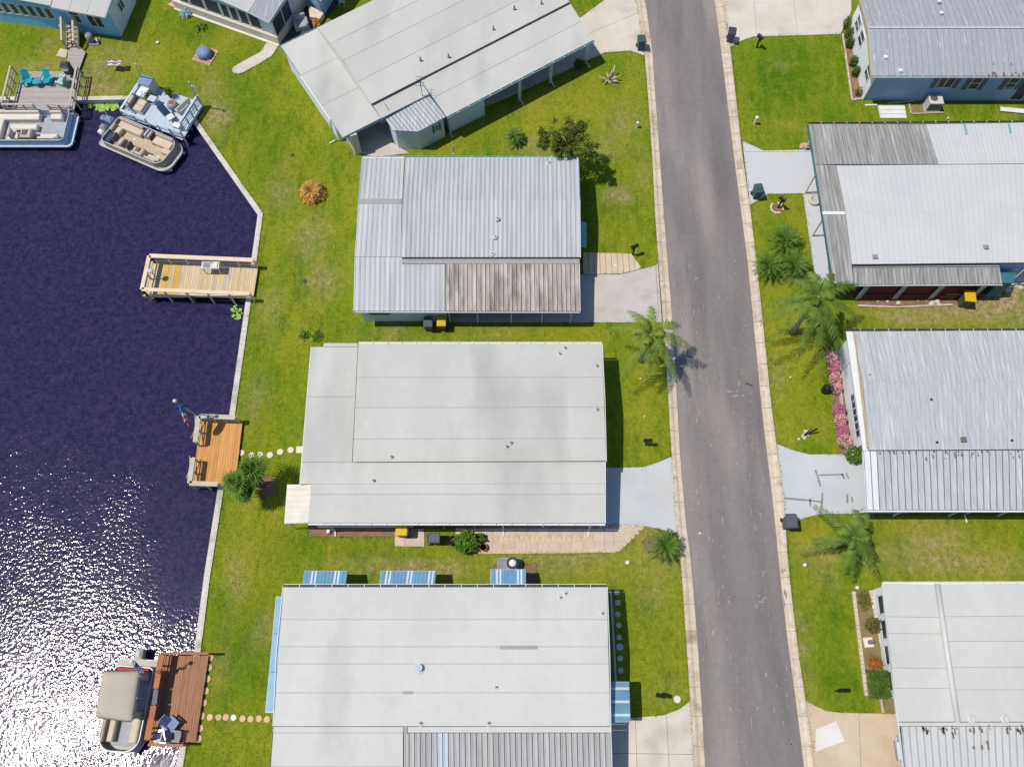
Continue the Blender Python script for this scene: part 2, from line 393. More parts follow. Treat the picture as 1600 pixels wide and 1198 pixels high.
def window(parent, a, b, u0, u1, z0, z1, fm='trim_white', pm='glass', div=1, out=1, name='window', vert=False, fw=.06, dep=.05):
    """window on the wall from a to b (ground points); out: +1 when outside is to the right of a->b"""
    d = (b - a); d.z = 0; d.normalize(); n = Vector((d.y, -d.x, 0)) * out; a = Vector((a.x, a.y, 0))
    def P(u, z, o): return a + d * u + Vector((0, 0, z)) + n * o
    f = MB()
    for (ua, ub, za, zb) in ((u0, u1, z1 - fw, z1), (u0, u1, z0, z0 + fw), (u0, u0 + fw, z0 + fw, z1 - fw), (u1 - fw, u1, z0 + fw, z1 - fw)):
        f.hexa([P(ua, za, -.02), P(ub, za, -.02), P(ub, za, dep), P(ua, za, dep)], [P(ua, zb, -.02), P(ub, zb, -.02), P(ub, zb, dep), P(ua, zb, dep)])
    for k in range(1, div):
        if vert:
            zz = lerp(z0, z1, k / div); ua, ub, za, zb = u0 + fw, u1 - fw, zz - fw / 2, zz + fw / 2
        else:
            uu = lerp(u0, u1, k / div); ua, ub, za, zb = uu - fw / 2, uu + fw / 2, z0 + fw, z1 - fw
        f.hexa([P(ua, za, -.02), P(ub, za, -.02), P(ub, za, dep), P(ua, za, dep)], [P(ua, zb, -.02), P(ub, zb, -.02), P(ub, zb, dep), P(ua, zb, dep)])
    w = f.build(name, fm, parent)
    for k in range(div):
        if vert: ua, ub, za, zb = u0 + .02, u1 - .02, lerp(z0, z1, k / div) + .02, lerp(z0, z1, (k + 1) / div) - .02
        else: ua, ub, za, zb = lerp(u0, u1, k / div) + .02, lerp(u0, u1, (k + 1) / div) - .02, z0 + .02, z1 - .02
        MB().hexa([P(ua, za, -.015), P(ub, za, -.015), P(ub, za, .02), P(ua, za, .02)], [P(ua, zb, -.015), P(ub, zb, -.015), P(ub, zb, .02), P(ua, zb, .02)]).build('pane', pm, w)
    return w
def gutter(parent, a, b, m='trim_white', w=.11, h=.1, name='gutter', hang=.0):
    """open channel: back, front and floor, with small straps across"""
    a, b = Vector(a), Vector(b); d = (b - a).normalized(); s = d.cross(Vector((0, 0, 1))).normalized()
    mb = MB()
    mb.bar(a + s * w, b + s * w, .025, h); mb.bar(a - Vector((0, 0, h / 2 - .01)) + s * w / 2, b - Vector((0, 0, h / 2 - .01)) + s * w / 2, w, .02)
    o = mb.build(name, m, parent)
    n = max(1, int((b - a).length / .9))
    st = MB()
    for i in range(1, n):
        p = lerp(a, b, i / n); st.bar(p + Vector((0, 0, h / 2 + .008)) - s * .02, p + Vector((0, 0, h / 2 + .008)) + s * (w + .01), .035, .012)
    if st.v: st.build('gutter_strap', 'trim_white', o)
    return o
def post(parent, base, z1, w=.09, m='trim_white', z0=0.0, name='post'):
    return MB().box((base.x, base.y, z0), (w, w, z1 - z0)).build(name, m, parent)
def downspout(parent, p, z1, dx, dy, m='trim_white', foot=.5):
    p = Vector((p.x, p.y, 0)); d = Vector((dx, dy, 0)).normalized()
    mb = MB(); mb.bar(p + Vector((0, 0, z1)), p + Vector((0, 0, .12)), .08, .07); mb.bar(p + Vector((0, 0, .1)), p + d * foot + Vector((0, 0, .05)), .08, .07)
    return mb.build('downspout', m, parent)
def vent(parent, px, py, z, r=.05, h=.28, m='roof_white', fl=.13, cap='black'):
    p = W(px, py, z)
    o = MB().lathe(p - Vector((0, 0, .03)), [(fl, 0), (fl, .035), (r * 1.6, .07), (r, .09), (r, h), (r * .7, h), (r * .7, h - .02)], 14).build('vent_pipe', m, parent)
    MB().lathe(p + Vector((0, 0, h - .1)), [(r * .72, 0), (r * .72, .0705)], 12).build('vent_opening', cap, o)
    return o
def awning(parent, hi0, hi1, lo1, lo0, n, pat, name='awning'):
    """sloped awning of ribbed slats; pat: material per slat index"""
    a, b, c, d = [Vector(p) for p in (hi0, hi1, lo1, lo0)]
    fr = MB()
    dn = Vector((0, 0, -.05))
    fr.bar(a + dn, b + dn, .04, .04); fr.bar(d + dn, c + dn, .05, .06); fr.bar(a + dn, d + dn, .04, .04); fr.bar(b + dn, c + dn, .04, .04)
    o = fr.build(name, 'trim_white', parent)
    up = (b - a).cross(d - a).normalized(); up = up if up.z > 0 else -up
    for i in range(n):
        u0, u1 = i / n, (i + .985) / n
        hgt = .03 if i % 2 else .012
        p = [lerp(d, c, u0), lerp(d, c, u1), lerp(a, b, u1), lerp(a, b, u0)]
        if (p[1] - p[0]).cross(p[3] - p[0]).z < 0: p = p[::-1]
        MB().hexa([x - up * .02 for x in p], [x + up * hgt for x in p]).build('slat', pat(i), o)
    return o
# ---------------------------------------------------------------- plants
def leaves(mb, c, rad, n, size, rnd, shell=.35, flat=.0, lob=None):
    """leaf-sized faces scattered through an uneven ellipsoid"""
    c = Vector(c)
    for _ in range(n):
        v = Vector((rnd.gauss(0, 1), rnd.gauss(0, 1), rnd.gauss(0, 1))).normalized()
        k = (rnd.random() ** shell) * (1 + .28 * noise.noise(v * 2.1 + c))
        p = c + Vector((v.x * rad[0], v.y * rad[1], v.z * rad[2])) * k
        t = Vector((rnd.gauss(0, 1), rnd.gauss(0, 1), rnd.gauss(0, .6))).normalized()
        w = t.cross(Vector((rnd.gauss(0, .7), rnd.gauss(0, .7), 1))).normalized(); s = size * rnd.uniform(.6, 1.25)
        mb.add([p, p + t * s * .5 + w * s * .32, p + t * s, p + t * s * .5 - w * s * .32], [(0, 1, 2, 3)])
def bez(a, b, c, t): return a * (1 - t) ** 2 + b * 2 * t * (1 - t) + c * t * t
def frond(parent, A, B, lift, m, n=26, ll=.55, lw=.05, rnd=random, name='frond', world=True, hang=.6, sweep=.8):
    """feather leaf from A to B, arching by lift, leaflets hanging either side of the rib"""
    A, B = Vector(A), Vector(B); mid = lerp(A, B, .45) + Vector((0, 0, lift))
    mb = MB(world); mb.tube([bez(A, mid, B, t) for t in (0, .2, .4, .6, .8, 1)], [.035, .028, .022, .017, .012, .005], 5)
    for i in range(n):
        t = .1 + .9 * (i + .5) / n; p = bez(A, mid, B, t); tg = (bez(A, mid, B, min(1, t + .03)) - bez(A, mid, B, t - .03)).normalized()
        sd = tg.cross(Vector((0, 0, 1))).normalized(); L = ll * (math.sin(math.pi * (.2 + .66 * t)) ** .8) * rnd.uniform(.75, 1.15)
        for s in (-1, 1):
            if rnd.random() < .06: continue
            d = (sd * s + tg * sweep * rnd.uniform(.75, 1.25) + Vector((0, 0, .3 - hang * (.4 + t) + rnd.uniform(-.25, .15)))).normalized()
            w = tg * lw * .5; q = p + d * L * .5; e = p + d * L + Vector((0, 0, -.35 * L * hang))
            mb.add([p - w * .7, p + w * .7, q + w, e, q - w], [(0, 1, 2, 4), (4, 2, 3)])
    return mb.build(name, m, parent)
def palm(name, label, base, top, tips, m, lift=.9, trunk_r=.17, ll=.6, n=26, cat='palm tree', group=None, lean=None):
    """feather palm: base, crown point and frond tips in world space"""
    t = thing(name, label, cat, base, group=group); base = Vector(base); top = Vector(top)
    mid = lerp(base, top, .5) + (lean or Vector())
    pts = [bez(base - Vector((0, 0, .05)), mid, top, k / 6) for k in range(7)]
    MB().tube(pts, [trunk_r * 1.25] + [trunk_r * (1 - .35 * k / 6) for k in range(1, 7)], 10).build('trunk', 'trunk', t, True)
    rnd = random.Random(int(abs(base.x * 77 + base.y * 13)))
    tips = [top + (Vector(p) - top) * 1.1 for p in tips] + [top + Vector((math.cos(k * 2.1) * .8, math.sin(k * 2.1) * .8, .35)) for k in range(3)]
    for k, tip in enumerate(tips):
        frond(t, top - Vector((0, 0, .1)), tip, lift * rnd.uniform(.7, 1.3) * (.5 if k >= len(tips) - 3 else 1), m, n=n, ll=ll * rnd.uniform(.85, 1.15) * (.7 if k >= len(tips) - 3 else 1), lw=.075, rnd=rnd, hang=.6)
    return t
def rosette(name, label, base, h, r, count, m, cat='palm', group=None, ll=.32, tm='trunk_dark', lo=-.2, mdry=None):
    """stemless or short palm: fronds all round"""
    t = thing(name, label, cat, base, group=group); base = Vector(base); rnd = random.Random(int(abs(base.x * 91 + base.y * 37)))
    MB().tube([base - Vector((0, 0, .04)), base + Vector((0, 0, h * .6)), base + Vector((0, 0, h))], [.17, .15, .11], 9).build('trunk', tm, t, True)
    for i in range(count):
        a = 2 * math.pi * (i * .618034); k = (i + .5) / count; rr = r * (.55 + .5 * (k ** .5)) * rnd.uniform(.85, 1.1)
        tip = base + Vector((math.cos(a) * rr, math.sin(a) * rr, max(.08, h + lo + (1 - k) * .9 * r - .2 * rnd.random())))
        frond(t, base + Vector((0, 0, h)), tip, r * .38, mdry or m, n=14, ll=ll * r, lw=.055, rnd=rnd, hang=.3, sweep=1.1)
    return t
def fanpalm(name, label, base, top, r, count, m, group=None):
    t = thing(name, label, 'palm tree', base, group=group); base = Vector(base); top = Vector(top); rnd = random.Random(int(abs(base.x * 51 + base.y * 17)))
    MB().tube([base - Vector((0, 0, .05)), lerp(base, top, .5), top], [.16, .12, .1], 9).build('trunk', 'trunk', t, True)
    for i in range(count):
        a = 2 * math.pi * i * .618034; k = (i + .5) / count; el = lerp(1.25, -.45, k) + rnd.uniform(-.15, .15); d = Vector((math.cos(a) * math.cos(el), math.sin(a) * math.cos(el), math.sin(el)))
        hub = top + d * r * rnd.uniform(.22, .5); mb = MB(); mb.tube([top, lerp(top, hub, .5) + Vector((0, 0, .05)), hub], .016, 5)
        sd = d.cross(Vector((0, 0, 1))).normalized(); up = sd.cross(d).normalized(); nb = 15; spread = rnd.uniform(2.0, 2.6)
        for k in range(nb):
            w = lerp(-spread, spread, k / (nb - 1)); bd = (d * math.cos(w) + sd * math.sin(w) + up * .15).normalized(); L = r * .62 * (1 - .42 * abs(w) / 2.6) * rnd.uniform(.85, 1.12)
            pw = bd.cross(up).normalized() * .042; e = hub + bd * L + Vector((0, 0, -.45 * L)); q = hub + bd * L * .55
            mb.add([hub, q + pw, e, q - pw], [(0, 1, 2, 3)])
        mb.build('frond', m, t)
    return t
def bush(name, label, px, py, rp, h, m, n=700, size=.11, cat='bush', group=None, z=0.0, fl=None, nf=0, oval=None, square=False):
    k = PX((px, py)); p = W(px, py, z); r = rp * k; rnd = random.Random(int(px * 7 + py))
    t = thing(name, label, cat, p, group=group)
    st = MB()
    for i in range(5):
        a = i * 1.26; st.tube([p - Vector((0, 0, .03)), p + Vector((math.cos(a) * r * .25, math.sin(a) * r * .25, h * .35)), p + Vector((math.cos(a) * r * .5, math.sin(a) * r * .5, h * .7))], [.025, .018, .01], 5)
    st.build('stem', 'trunk_dark', t)
    mb = MB(); rr = (r, r, h * .5) if oval is None else (oval[0] * k, oval[1] * k, h * .5)
    if square:
        for _ in range(n):
            x, y, z = rnd.uniform(-1, 1), rnd.uniform(-1, 1), rnd.uniform(.1, 1)
            if rnd.random() < .6: z = rnd.uniform(.85, 1.0)
            leaves(mb, p + Vector((x * rr[0], y * rr[1], z * h)), (.05, .05, .04), 1, size, rnd)
    else: leaves(mb, p + Vector((0, 0, h * .52)), rr, n, size, rnd, .3)
    mb.build('foliage', m, t)
    if fl:
        mf = MB(); leaves(mf, p + Vector((0, 0, h * .6)), (rr[0] * .98, rr[1] * .98, rr[2] * .95), nf, size * .9, rnd, .12); mf.build('blossom', fl, t)
    return t
# ---------------------------------------------------------------- rails and decks
def planks(parent, poly, axis, pitch, z0, z1, m, gap=.012, name='plank', mats=None):
    """cut a deck polygon (xy) into planks across the axis direction"""
    ax = Vector(axis).normalized(); lo = min(ax.dot(Vector(p)) for p in poly); hi = max(ax.dot(Vector(p)) for p in poly)
    n = max(1, round((hi - lo) / pitch)); st = (hi - lo) / n
    for i in range(n):
        pl = clip(clip([Vector(p) for p in poly], ax, lo + (i + 1) * st - gap / 2), -ax, -(lo + i * st + gap / 2))
        if len(pl) >= 3:
            MB().prism(pl, z0, z1 + .004 * ((i * 7) % 3)).build(name, mats(i, n) if mats else m, parent)
def rail(parent, a, b, z0, h, m='wood_rail', n=4, cap=.16, mids=(.5,), pw=.1, foot=None):
    """post-and-cap rail from a to b (xy at deck level z0)"""
    a, b = Vector((a[0], a[1], z0)), Vector((b[0], b[1], z0))
    for i in range(n):
        p = lerp(a, b, i / (n - 1)); zz = z0 if foot is None else foot
        MB().box((p.x, p.y, zz), (pw, pw, z0 + h - .02 - zz)).build('post', m, parent)
    up = Vector((0, 0, h)); MB().bar(a + up, b + up, cap, .045).build('rail_cap', m, parent)
    for k in mids:
        MB().bar(a + up * k, b + up * k, .04, .09).build('rail_board', m, parent)
# ================================================================ THE SETTING
SEA = [(285.6, 1198), (313, 1018), (328, 900), (348.8, 767), (369.4, 630), (392.8, 465), (410.7, 334.4), (311, 193), (284, 152), (198, 151), (135, 152), (0, 152)]
sea = [W(*p).xy for p in SEA]
d0 = (sea[0] - sea[1]).normalized()
sea = [sea[0] + d0 * 150] + sea + [Vector((-300, sea[-1].y))]
# ---- water
WZ = -0.45
def water():
    xs = [-320, -160, -90, -60] + list(np.arange(-48, -6, .6)) + [0, 60]
    ys = [-200, -90, -40, -15] + list(np.arange(-8, 44, .6)) + [60, 120]
    vs = [(x, y, WZ) for y in ys for x in xs]; nx = len(xs)
    fs = [(j * nx + i, j * nx + i + 1, (j + 1) * nx + i + 1, (j + 1) * nx + i) for j in range(len(ys) - 1) for i in range(nx - 1)]
    me = bpy.data.meshes.new('water'); me.from_pydata(vs, [], fs)
    at = me.color_attributes.new('calm', 'FLOAT_COLOR', 'POINT')
    sp = [(290, 880, 55, 95, 1.0), (262, 800, 42, 60, .75), (310, 780, 45, 80, .9), (330, 600, 90, 160, .8), (150, 560, 160, 130, .35), (230, 690, 80, 50, .45), (255, 1195, 34, 30, 1.0), (270, 960, 26, 40, .7)]
    sp = [(W(a, b, WZ), c * PX((a, b)), d * PX((a, b)), e) for a, b, c, d, e in sp]
    for k, v in enumerate(vs):
        s = 0.0
        for p, rx, ry, e in sp:
            q = ((v[0] - p.x) / rx) ** 2 + ((v[1] - p.y) / ry) ** 2; s = max(s, e * math.exp(-q * 1.1))
        at.data[k].color = (s, s, s, 1)
    m = bpy.data.materials.new('water'); m.use_nodes = True; n = m.node_tree.nodes; l = m.node_tree.links; b = n['Principled BSDF']
    geo = n.new('ShaderNodeNewGeometry')
    nz = n.new('ShaderNodeTexNoise'); nz.inputs['Scale'].default_value = 3.2; nz.inputs['Detail'].default_value = 7; nz.inputs['Roughness'].default_value = .85
    l.new(geo.outputs['Position'], nz.inputs['Vector'])
    rp = n.new('ShaderNodeValToRGB'); rp.color_ramp.elements[0].position = .38; rp.color_ramp.elements[1].position = .62
    rp.color_ramp.elements[0].color = (.007, .008, .034, 1); rp.color_ramp.elements[1].color = (.046, .027, .078, 1); e_ = rp.color_ramp.elements.new(.5); e_.color = (.020, .018, .056, 1)
    l.new(nz.outputs[0], rp.inputs[0]); l.new(rp.outputs[0], b.inputs['Base Color'])
    b.inputs['Roughness'].default_value = WR; b.inputs['IOR'].default_value = 1.33; b.inputs['Specular IOR Level'].default_value = .5
    ca = n.new('ShaderNodeVertexColor'); ca.layer_name = 'calm'
    big = n.new('ShaderNodeTexNoise'); big.inputs['Scale'].default_value = .35; big.inputs['Detail'].default_value = 3; l.new(geo.outputs['Position'], big.inputs['Vector'])
    bm = n.new('ShaderNodeMapRange'); bm.inputs['From Min'].default_value = .3; bm.inputs['From Max'].default_value = .7; bm.inputs['To Min'].default_value = .7; bm.inputs['To Max'].default_value = 1.2
    l.new(big.outputs[0], bm.inputs['Value'])
    iv = n.new('ShaderNodeMath'); iv.operation = 'SUBTRACT'; iv.inputs[0].default_value = 1.0; l.new(ca.outputs['Color'], iv.inputs[1])
    am = n.new('ShaderNodeMath'); am.operation = 'MULTIPLY'; l.new(iv.outputs[0], am.inputs[0]); l.new(bm.outputs[0], am.inputs[1])
    h = None
    for sc, w in WSC:
        t = n.new('ShaderNodeTexNoise'); t.inputs['Scale'].default_value = sc; t.inputs['Detail'].default_value = 2; t.inputs['Roughness'].default_value = .5
        l.new(geo.outputs['Position'], t.inputs['Vector'])
        mu = n.new('ShaderNodeMath'); mu.operation = 'MULTIPLY'; mu.inputs[1].default_value = w; l.new(t.outputs[0], mu.inputs[0])
        if h is None: h = mu.outputs[0]
        else:
            ad = n.new('ShaderNodeMath'); l.new(h, ad.inputs[0]); l.new(mu.outputs[0], ad.inputs[1]); h = ad.outputs[0]
    mu = n.new('ShaderNodeMath'); mu.operation = 'MULTIPLY'; l.new(h, mu.inputs[0]); l.new(am.outputs[0], mu.inputs[1])
    bp = n.new('ShaderNodeBump'); bp.inputs['Distance'].default_value = WAVE; l.new(mu.outputs[0], bp.inputs['Height']); l.new(bp.outputs[0], b.inputs['Normal'])
    me.materials.append(m)
    o = bpy.data.objects.new('water', me); COL.objects.link(o); o['kind'] = 'structure'
WAVE = 0.027
WSC = ((4.4, 1.0), (8.5, .3))
WR = .11
water()
# ---- lawn: one sheet to far beyond the view, bounded by the seawall
PATCH = [  # px, py, rx, ry, channel (0 bare/tan, 1 yellow, 2 lush dark), strength
    (1530, 478, 75, 22, 0, 1.0), (1575, 465, 30, 40, 0, .9), (1430, 497, 60, 14, 0, .6), (1380, 492, 40, 12, 1, .8),
    (150, 118, 22, 40, 0, .55), (165, 140, 35, 16, 0, .5), (75, 104, 50, 6, 0, .6), (75, 70, 10, 14, 0, .5), (338, 186, 16, 24, 0, .75), (190, 90, 40, 22, 0, .25),
    (487, 372, 24, 30, 0, .45), (497, 355, 40, 12, 1, .6), (505, 440, 26, 22, 0, .5), (480, 475, 26, 10, 1, .7), (250, 100, 50, 30, 1, .4),
    (870, 165, 90, 30, 1, .6), (850, 200, 60, 24, 1, .5), (945, 230, 18, 16, 0, .4), (965, 305, 16, 14, 0, .8), (950, 310, 40, 30, 2, .5), (975, 190, 26, 30, 0, .25),
    (1460, 850, 45, 30, 0, .45), (1420, 815, 50, 20, 1, .7), (1530, 860, 80, 40, 1, .6), (1500, 880, 120, 14, 0, .45), (1270, 850, 30, 26, 1, .7), (1280, 865, 30, 16, 0, .35),
    (1215, 100, 8, 6, 0, .7), (1230, 130, 70, 55, 2, .7), (1240, 90, 60, 30, 2, .6), (1225, 195, 22, 6, 1, .7), (1250, 340, 50, 40, 1, .35), (1235, 540, 40, 60, 1, .75), (1215, 585, 8, 20, 0, .5), (1250, 640, 60, 50, 1, .35), (1275, 670, 40, 24, 1, .6),
    (1010, 590, 30, 60, 1, .6), (1000, 640, 40, 60, 1, .45), (920, 525, 60, 14, 1, .6), (800, 522, 60, 10, 1, .6), (1000, 440, 1, 1, 0, 0),
    (430, 620, 40, 60, 2, .35), (420, 800, 40, 60, 1, .5), (390, 880, 30, 60, 1, .5), (440, 860, 40, 40, 2, .3), (410, 980, 10, 30, 0, .4), (380, 1000, 50, 70, 2, .5), (350, 1150, 40, 40, 1, .4),
    (640, 886, 50, 10, 0, .65), (590, 880, 30, 10, 0, .45), (700, 893, 70, 8, 0, .5), (880, 872, 70, 18, 0, .45), (930, 890, 60, 22, 1, .5), (1010, 900, 40, 40, 1, .35), (750, 880, 60, 16, 1, .4), (1040, 850, 60, 40, 0, .3),
    (1010, 1000, 40, 70, 1, .35), (1000, 960, 30, 30, 2, .4), (1300, 960, 40, 60, 2, .45), (1310, 1060, 50, 30, 2, .5), (1255, 1010, 6, 50, 0, .7), (1270, 930, 10, 40, 1, .6), (1060, 1070, 12, 10, 0, .3), (1030, 1080, 14, 10, 0, .4),
    (620, 520, 50, 7, 0, .4), (780, 519, 60, 6, 0, .35), (560, 888, 50, 10, 0, .4), (440, 300, 16, 30, 0, .35), (425, 480, 14, 40, 0, .3), (400, 620, 16, 30, 0, .35), (385, 760, 12, 30, 0, .3), (370, 900, 14, 40, 0, .35), (350, 1040, 10, 30, 0, .25), (830, 225, 30, 10, 0, .4), (1000, 260, 10, 30, 0, .3), (1290, 210, 30, 8, 0, .3), (1400, 870, 60, 14, 0, .35), (1240, 760, 1, 1, 0, 0), (1020, 930, 20, 24, 0, .3), (1290, 900, 16, 20, 0, .35), (330, 140, 22, 30, 0, .3), (60, 60, 40, 12, 2, .4),
    (560, 860, 60, 10, 2, .3), (680, 512, 90, 6, 2, .4), (330, 30, 60, 25, 2, .35), (400, 150, 40, 40, 2, .3), (430, 230, 30, 50, 2, .35), (360, 60, 25, 25, 1, .4), (1450, 170, 120, 12, 2, .3), (1300, 180, 40, 10, 2, .5), (480, 540, 60, 20, 1, .4), (560, 515, 40, 8, 2, .4)]
def lawn():
    pts = list(sea)
    far = [Vector((-300, 400)), Vector((400, 400)), Vector((400, -250)), Vector((sea[0].x, -250))]
    ring = pts + far; n0 = len(ring)
    def water_side(x, y):
        """distance test against the seawall polygon (ring)"""
        c = False; j = len(ring) - 1
        for i in range(len(ring)):
            a, b = ring[i], ring[j]
            if (a.y > y) != (b.y > y) and x < (b.x - a.x) * (y - a.y) / (b.y - a.y) + a.x: c = not c
            j = i
        return not c
    rnd = random.Random(3); cand = list(ring)
    for y in np.arange(-7, 64, .8):
        for x in np.arange(-48, 48, .8):
            xx, yy = x + rnd.uniform(-.25, .25), y + rnd.uniform(-.25, .25)
            if not water_side(xx, yy): cand.append(Vector((xx, yy)))
    ed = [(i, (i + 1) % n0) for i in range(n0)]
    vs, es, fs, *_ = delaunay_2d_cdt(cand, ed, [], 1, 1e-4)
    me = bpy.data.meshes.new('lawn'); me.from_pydata([(v.x, v.y, 0) for v in vs], [], [tuple(f) for f in fs]); me.update()
    if me.polygons[0].normal.z < 0: me.flip_normals()
    at = me.color_attributes.new('wear', 'FLOAT_COLOR', 'POINT')
    pp = [(W(a, b), c * PX((a, b)), d * PX((a, b)) * 1.1, ch, e) for a, b, c, d, ch, e in PATCH]
    for k, v in enumerate(vs):
        s = [0, 0, 0]
        for p, rx, ry, ch, e in pp:
            q = ((v.x - p.x) / rx) ** 2 + ((v.y - p.y) / ry) ** 2
            if q < 4: s[ch] = max(s[ch], e * math.exp(-q))
        at.data[k].color = (*s, 1)
    m = bpy.data.materials.new('lawn'); m.use_nodes = True; n = m.node_tree.nodes; l = m.node_tree.links; b = n['Principled BSDF']
    b.inputs['Roughness'].default_value = .9; b.inputs['Specular IOR Level'].default_value = .06; b.inputs['Sheen Roughness'].default_value = .6
    geo = n.new('ShaderNodeNewGeometry'); P = geo.outputs['Position']
    seed = [0]
    def nz(sc, det=5, ro=.6):
        t = n.new('ShaderNodeTexNoise'); t.noise_dimensions = '4D'; seed[0] += 1.37; t.inputs['W'].default_value = seed[0]; t.inputs['Scale'].default_value = sc; t.inputs['Detail'].default_value = det; t.inputs['Roughness'].default_value = ro; l.new(P, t.inputs['Vector']); return t.outputs[0]
    def rng(v, a, c, d=0.0, e=1.0):
        t = n.new('ShaderNodeMapRange'); t.inputs['From Min'].default_value = a; t.inputs['From Max'].default_value = c; t.inputs['To Min'].default_value = d; t.inputs['To Max'].default_value = e; l.new(v, t.inputs['Value']); return t.outputs[0]
    def mix(f, a, c):
        t = n.new('ShaderNodeMix'); t.data_type = 'RGBA'; l.new(f, t.inputs['Factor'])
        for s, v in (('A', a), ('B', c)):
            if isinstance(v, tuple): t.inputs[s].default_value = (*v, 1)
            else: l.new(v, t.inputs[s])
        return t.outputs['Result']
    def mul(a, c):
        t = n.new('ShaderNodeMath'); t.operation = 'MULTIPLY'; l.new(a, t.inputs[0])
        if isinstance(c, float): t.inputs[1].default_value = c
        else: l.new(c, t.inputs[1])
        t.use_clamp = True; return t.outputs[0]
    def add(a, c):
        t = n.new('ShaderNodeMath'); t.operation = 'ADD'; t.use_clamp = True; l.new(a, t.inputs[0]); l.new(c, t.inputs[1]); return t.outputs[0]
    mp = n.new('ShaderNodeMapping'); mp.inputs['Scale'].default_value = (2.2, .8, 1); l.new(geo.outputs['Position'], mp.inputs['Vector']); P0, P = P, mp.outputs[0]
    g = mix(rng(nz(.22, 6, .7), .4, .6), C(110, 133, 27), C(136, 143, 36))
    g = mix(mul(rng(nz(.55, 6, .75), .5, .64), .8), g, C(78, 112, 18))
    g = mix(mul(rng(nz(.42, 6, .75), .54, .68), .8), g, C(156, 150, 46))
    g = mix(mul(rng(nz(.9, 5, .75), .55, .7), .6), g, C(134, 140, 70))
    g = mix(mul(rng(nz(1.3, 5, .75), .57, .7), .55), g, C(154, 138, 70))
    P = P0
    vc = n.new('ShaderNodeVertexColor'); vc.layer_name = 'wear'
    sp = n.new('ShaderNodeSeparateColor'); l.new(vc.outputs[0], sp.inputs[0])
    edge = rng(nz(1.3, 6, .8), .36, .64, .2, 2.0)
    g = mix(mul(sp.outputs[2], edge), g, C(74, 112, 16))
    g = mix(mul(sp.outputs[1], edge), g, C(150, 148, 44))
    g = mix(mul(sp.outputs[0], edge), g, mix(rng(nz(2.5), .4, .6), C(186, 166, 128), C(150, 126, 92)))
    hs = n.new('ShaderNodeHueSaturation'); l.new(g, hs.inputs['Color']); l.new(rng(nz(3.2, 6, .85), .36, .64, .74, 1.26), hs.inputs['Value']); l.new(hs.outputs[0], b.inputs['Base Color'])
    bp = n.new('ShaderNodeBump'); bp.inputs['Distance'].default_value = .05; l.new(nz(6, 5, .8), bp.inputs['Height']); l.new(bp.outputs[0], b.inputs['Normal'])
    me.materials.append(m)
    o = bpy.data.objects.new('lawn', me); COL.objects.link(o); o['kind'] = 'structure'
    return water_side
water_side = lawn()
# ---- seawall along the canal
sw = thing('seawall', 'pale concrete seawall with flat cap between lawn and canal', 'seawall', (*sea[6], 0))
def offs(pl, d):
    out = []
    for i, p in enumerate(pl):
        a = pl[max(0, i - 1)]; b = pl[min(len(pl) - 1, i + 1)]
        t1 = (p - a).normalized() if i else (b - p).normalized(); t2 = (b - p).normalized() if i < len(pl) - 1 else t1
        n1 = Vector((-t1.y, t1.x)); n2 = Vector((-t2.y, t2.x)); nn = (n1 + n2).normalized(); out.append(p + nn * d / max(.5, nn.dot(n1)))
    return out
so = offs(sea, .34); wi = offs(sea, .28); li = offs(sea, -.03)
for i in range(len(sea) - 1):
    MB().prism([sea[i], sea[i + 1], wi[i + 1], wi[i]], -2.2, 0.0).build('wall', 'seawall', sw)
    L = (sea[i + 1] - sea[i]).length; k = max(1, round(min(L, 60) / 3.0))
    for j in range(k):
        a, b = j / k, (j + 1) / k - .006 / max(L / k, .1)
        MB().prism([lerp(li[i], li[i + 1], a), lerp(li[i], li[i + 1], b), lerp(so[i], so[i + 1], b), lerp(so[i], so[i + 1], a)], -.14, .07).build('cap', 'seawall', sw)
# ---- road and kerbs
LK = [(-40, 985, 1001), (0, 994, 1008), (80, 1006.6, 1019.5), (165, 1013.5, 1025), (248, 1019, 1031.5), (330, 1023, 1037), (410, 1028.6, 1043.5), (480, 1034, 1049), (590, 1041.8, 1056), (715, 1049.5, 1063), (830, 1058, 1073), (868, 1063, 1079), (1000, 1072, 1090), (1090, 1078, 1096), (1198, 1084.5, 1102), (1260, 1088, 1106)]
RK = [(-40, 1109, 1121), (0, 1116, 1129), (80, 1126.6, 1141), (165, 1136.8, 1150.6), (248, 1146.8, 1160), (330, 1157.5, 1172), (410, 1168, 1181.5), (520, 1178.5, 1193), (630, 1189, 1204), (700, 1197, 1213), (800, 1209, 1225.5), (868, 1215.5, 1229.5), (948, 1224, 1238), (1030, 1234, 1248), (1093, 1243, 1258), (1198, 1256, 1271), (1260, 1263, 1279)]
Lo = [W(a, y).xy for y, a, b in LK]; Li = [W(b, y).xy for y, a, b in LK]; Ri = [W(a, y).xy for y, a, b in RK]; Ro = [W(b, y).xy for y, a, b in RK]
def ext(pl):
    a = (pl[0] - pl[1]).normalized(); b = (pl[-1] - pl[-2]).normalized(); return [pl[0] + a * 120] + pl + [pl[-1] + b * 120]
def resample(pl, ys):
    out = []
    for y in ys:
        for a, b in zip(pl, pl[1:]):
            if (a.y - y) * (b.y - y) <= 0 and a.y != b.y: out.append(lerp(a, b, (y - a.y) / (b.y - a.y))); break
    return out
YS = list(np.arange(-8.0, 60.0, 1.55)); YS2 = [-90] + YS + [120]
Lo, Li, Ri, Ro = ext(Lo), ext(Li), ext(Ri), ext(Ro)
a, b = resample(Li, YS2), resample(Ri, YS2)
mb = MB()
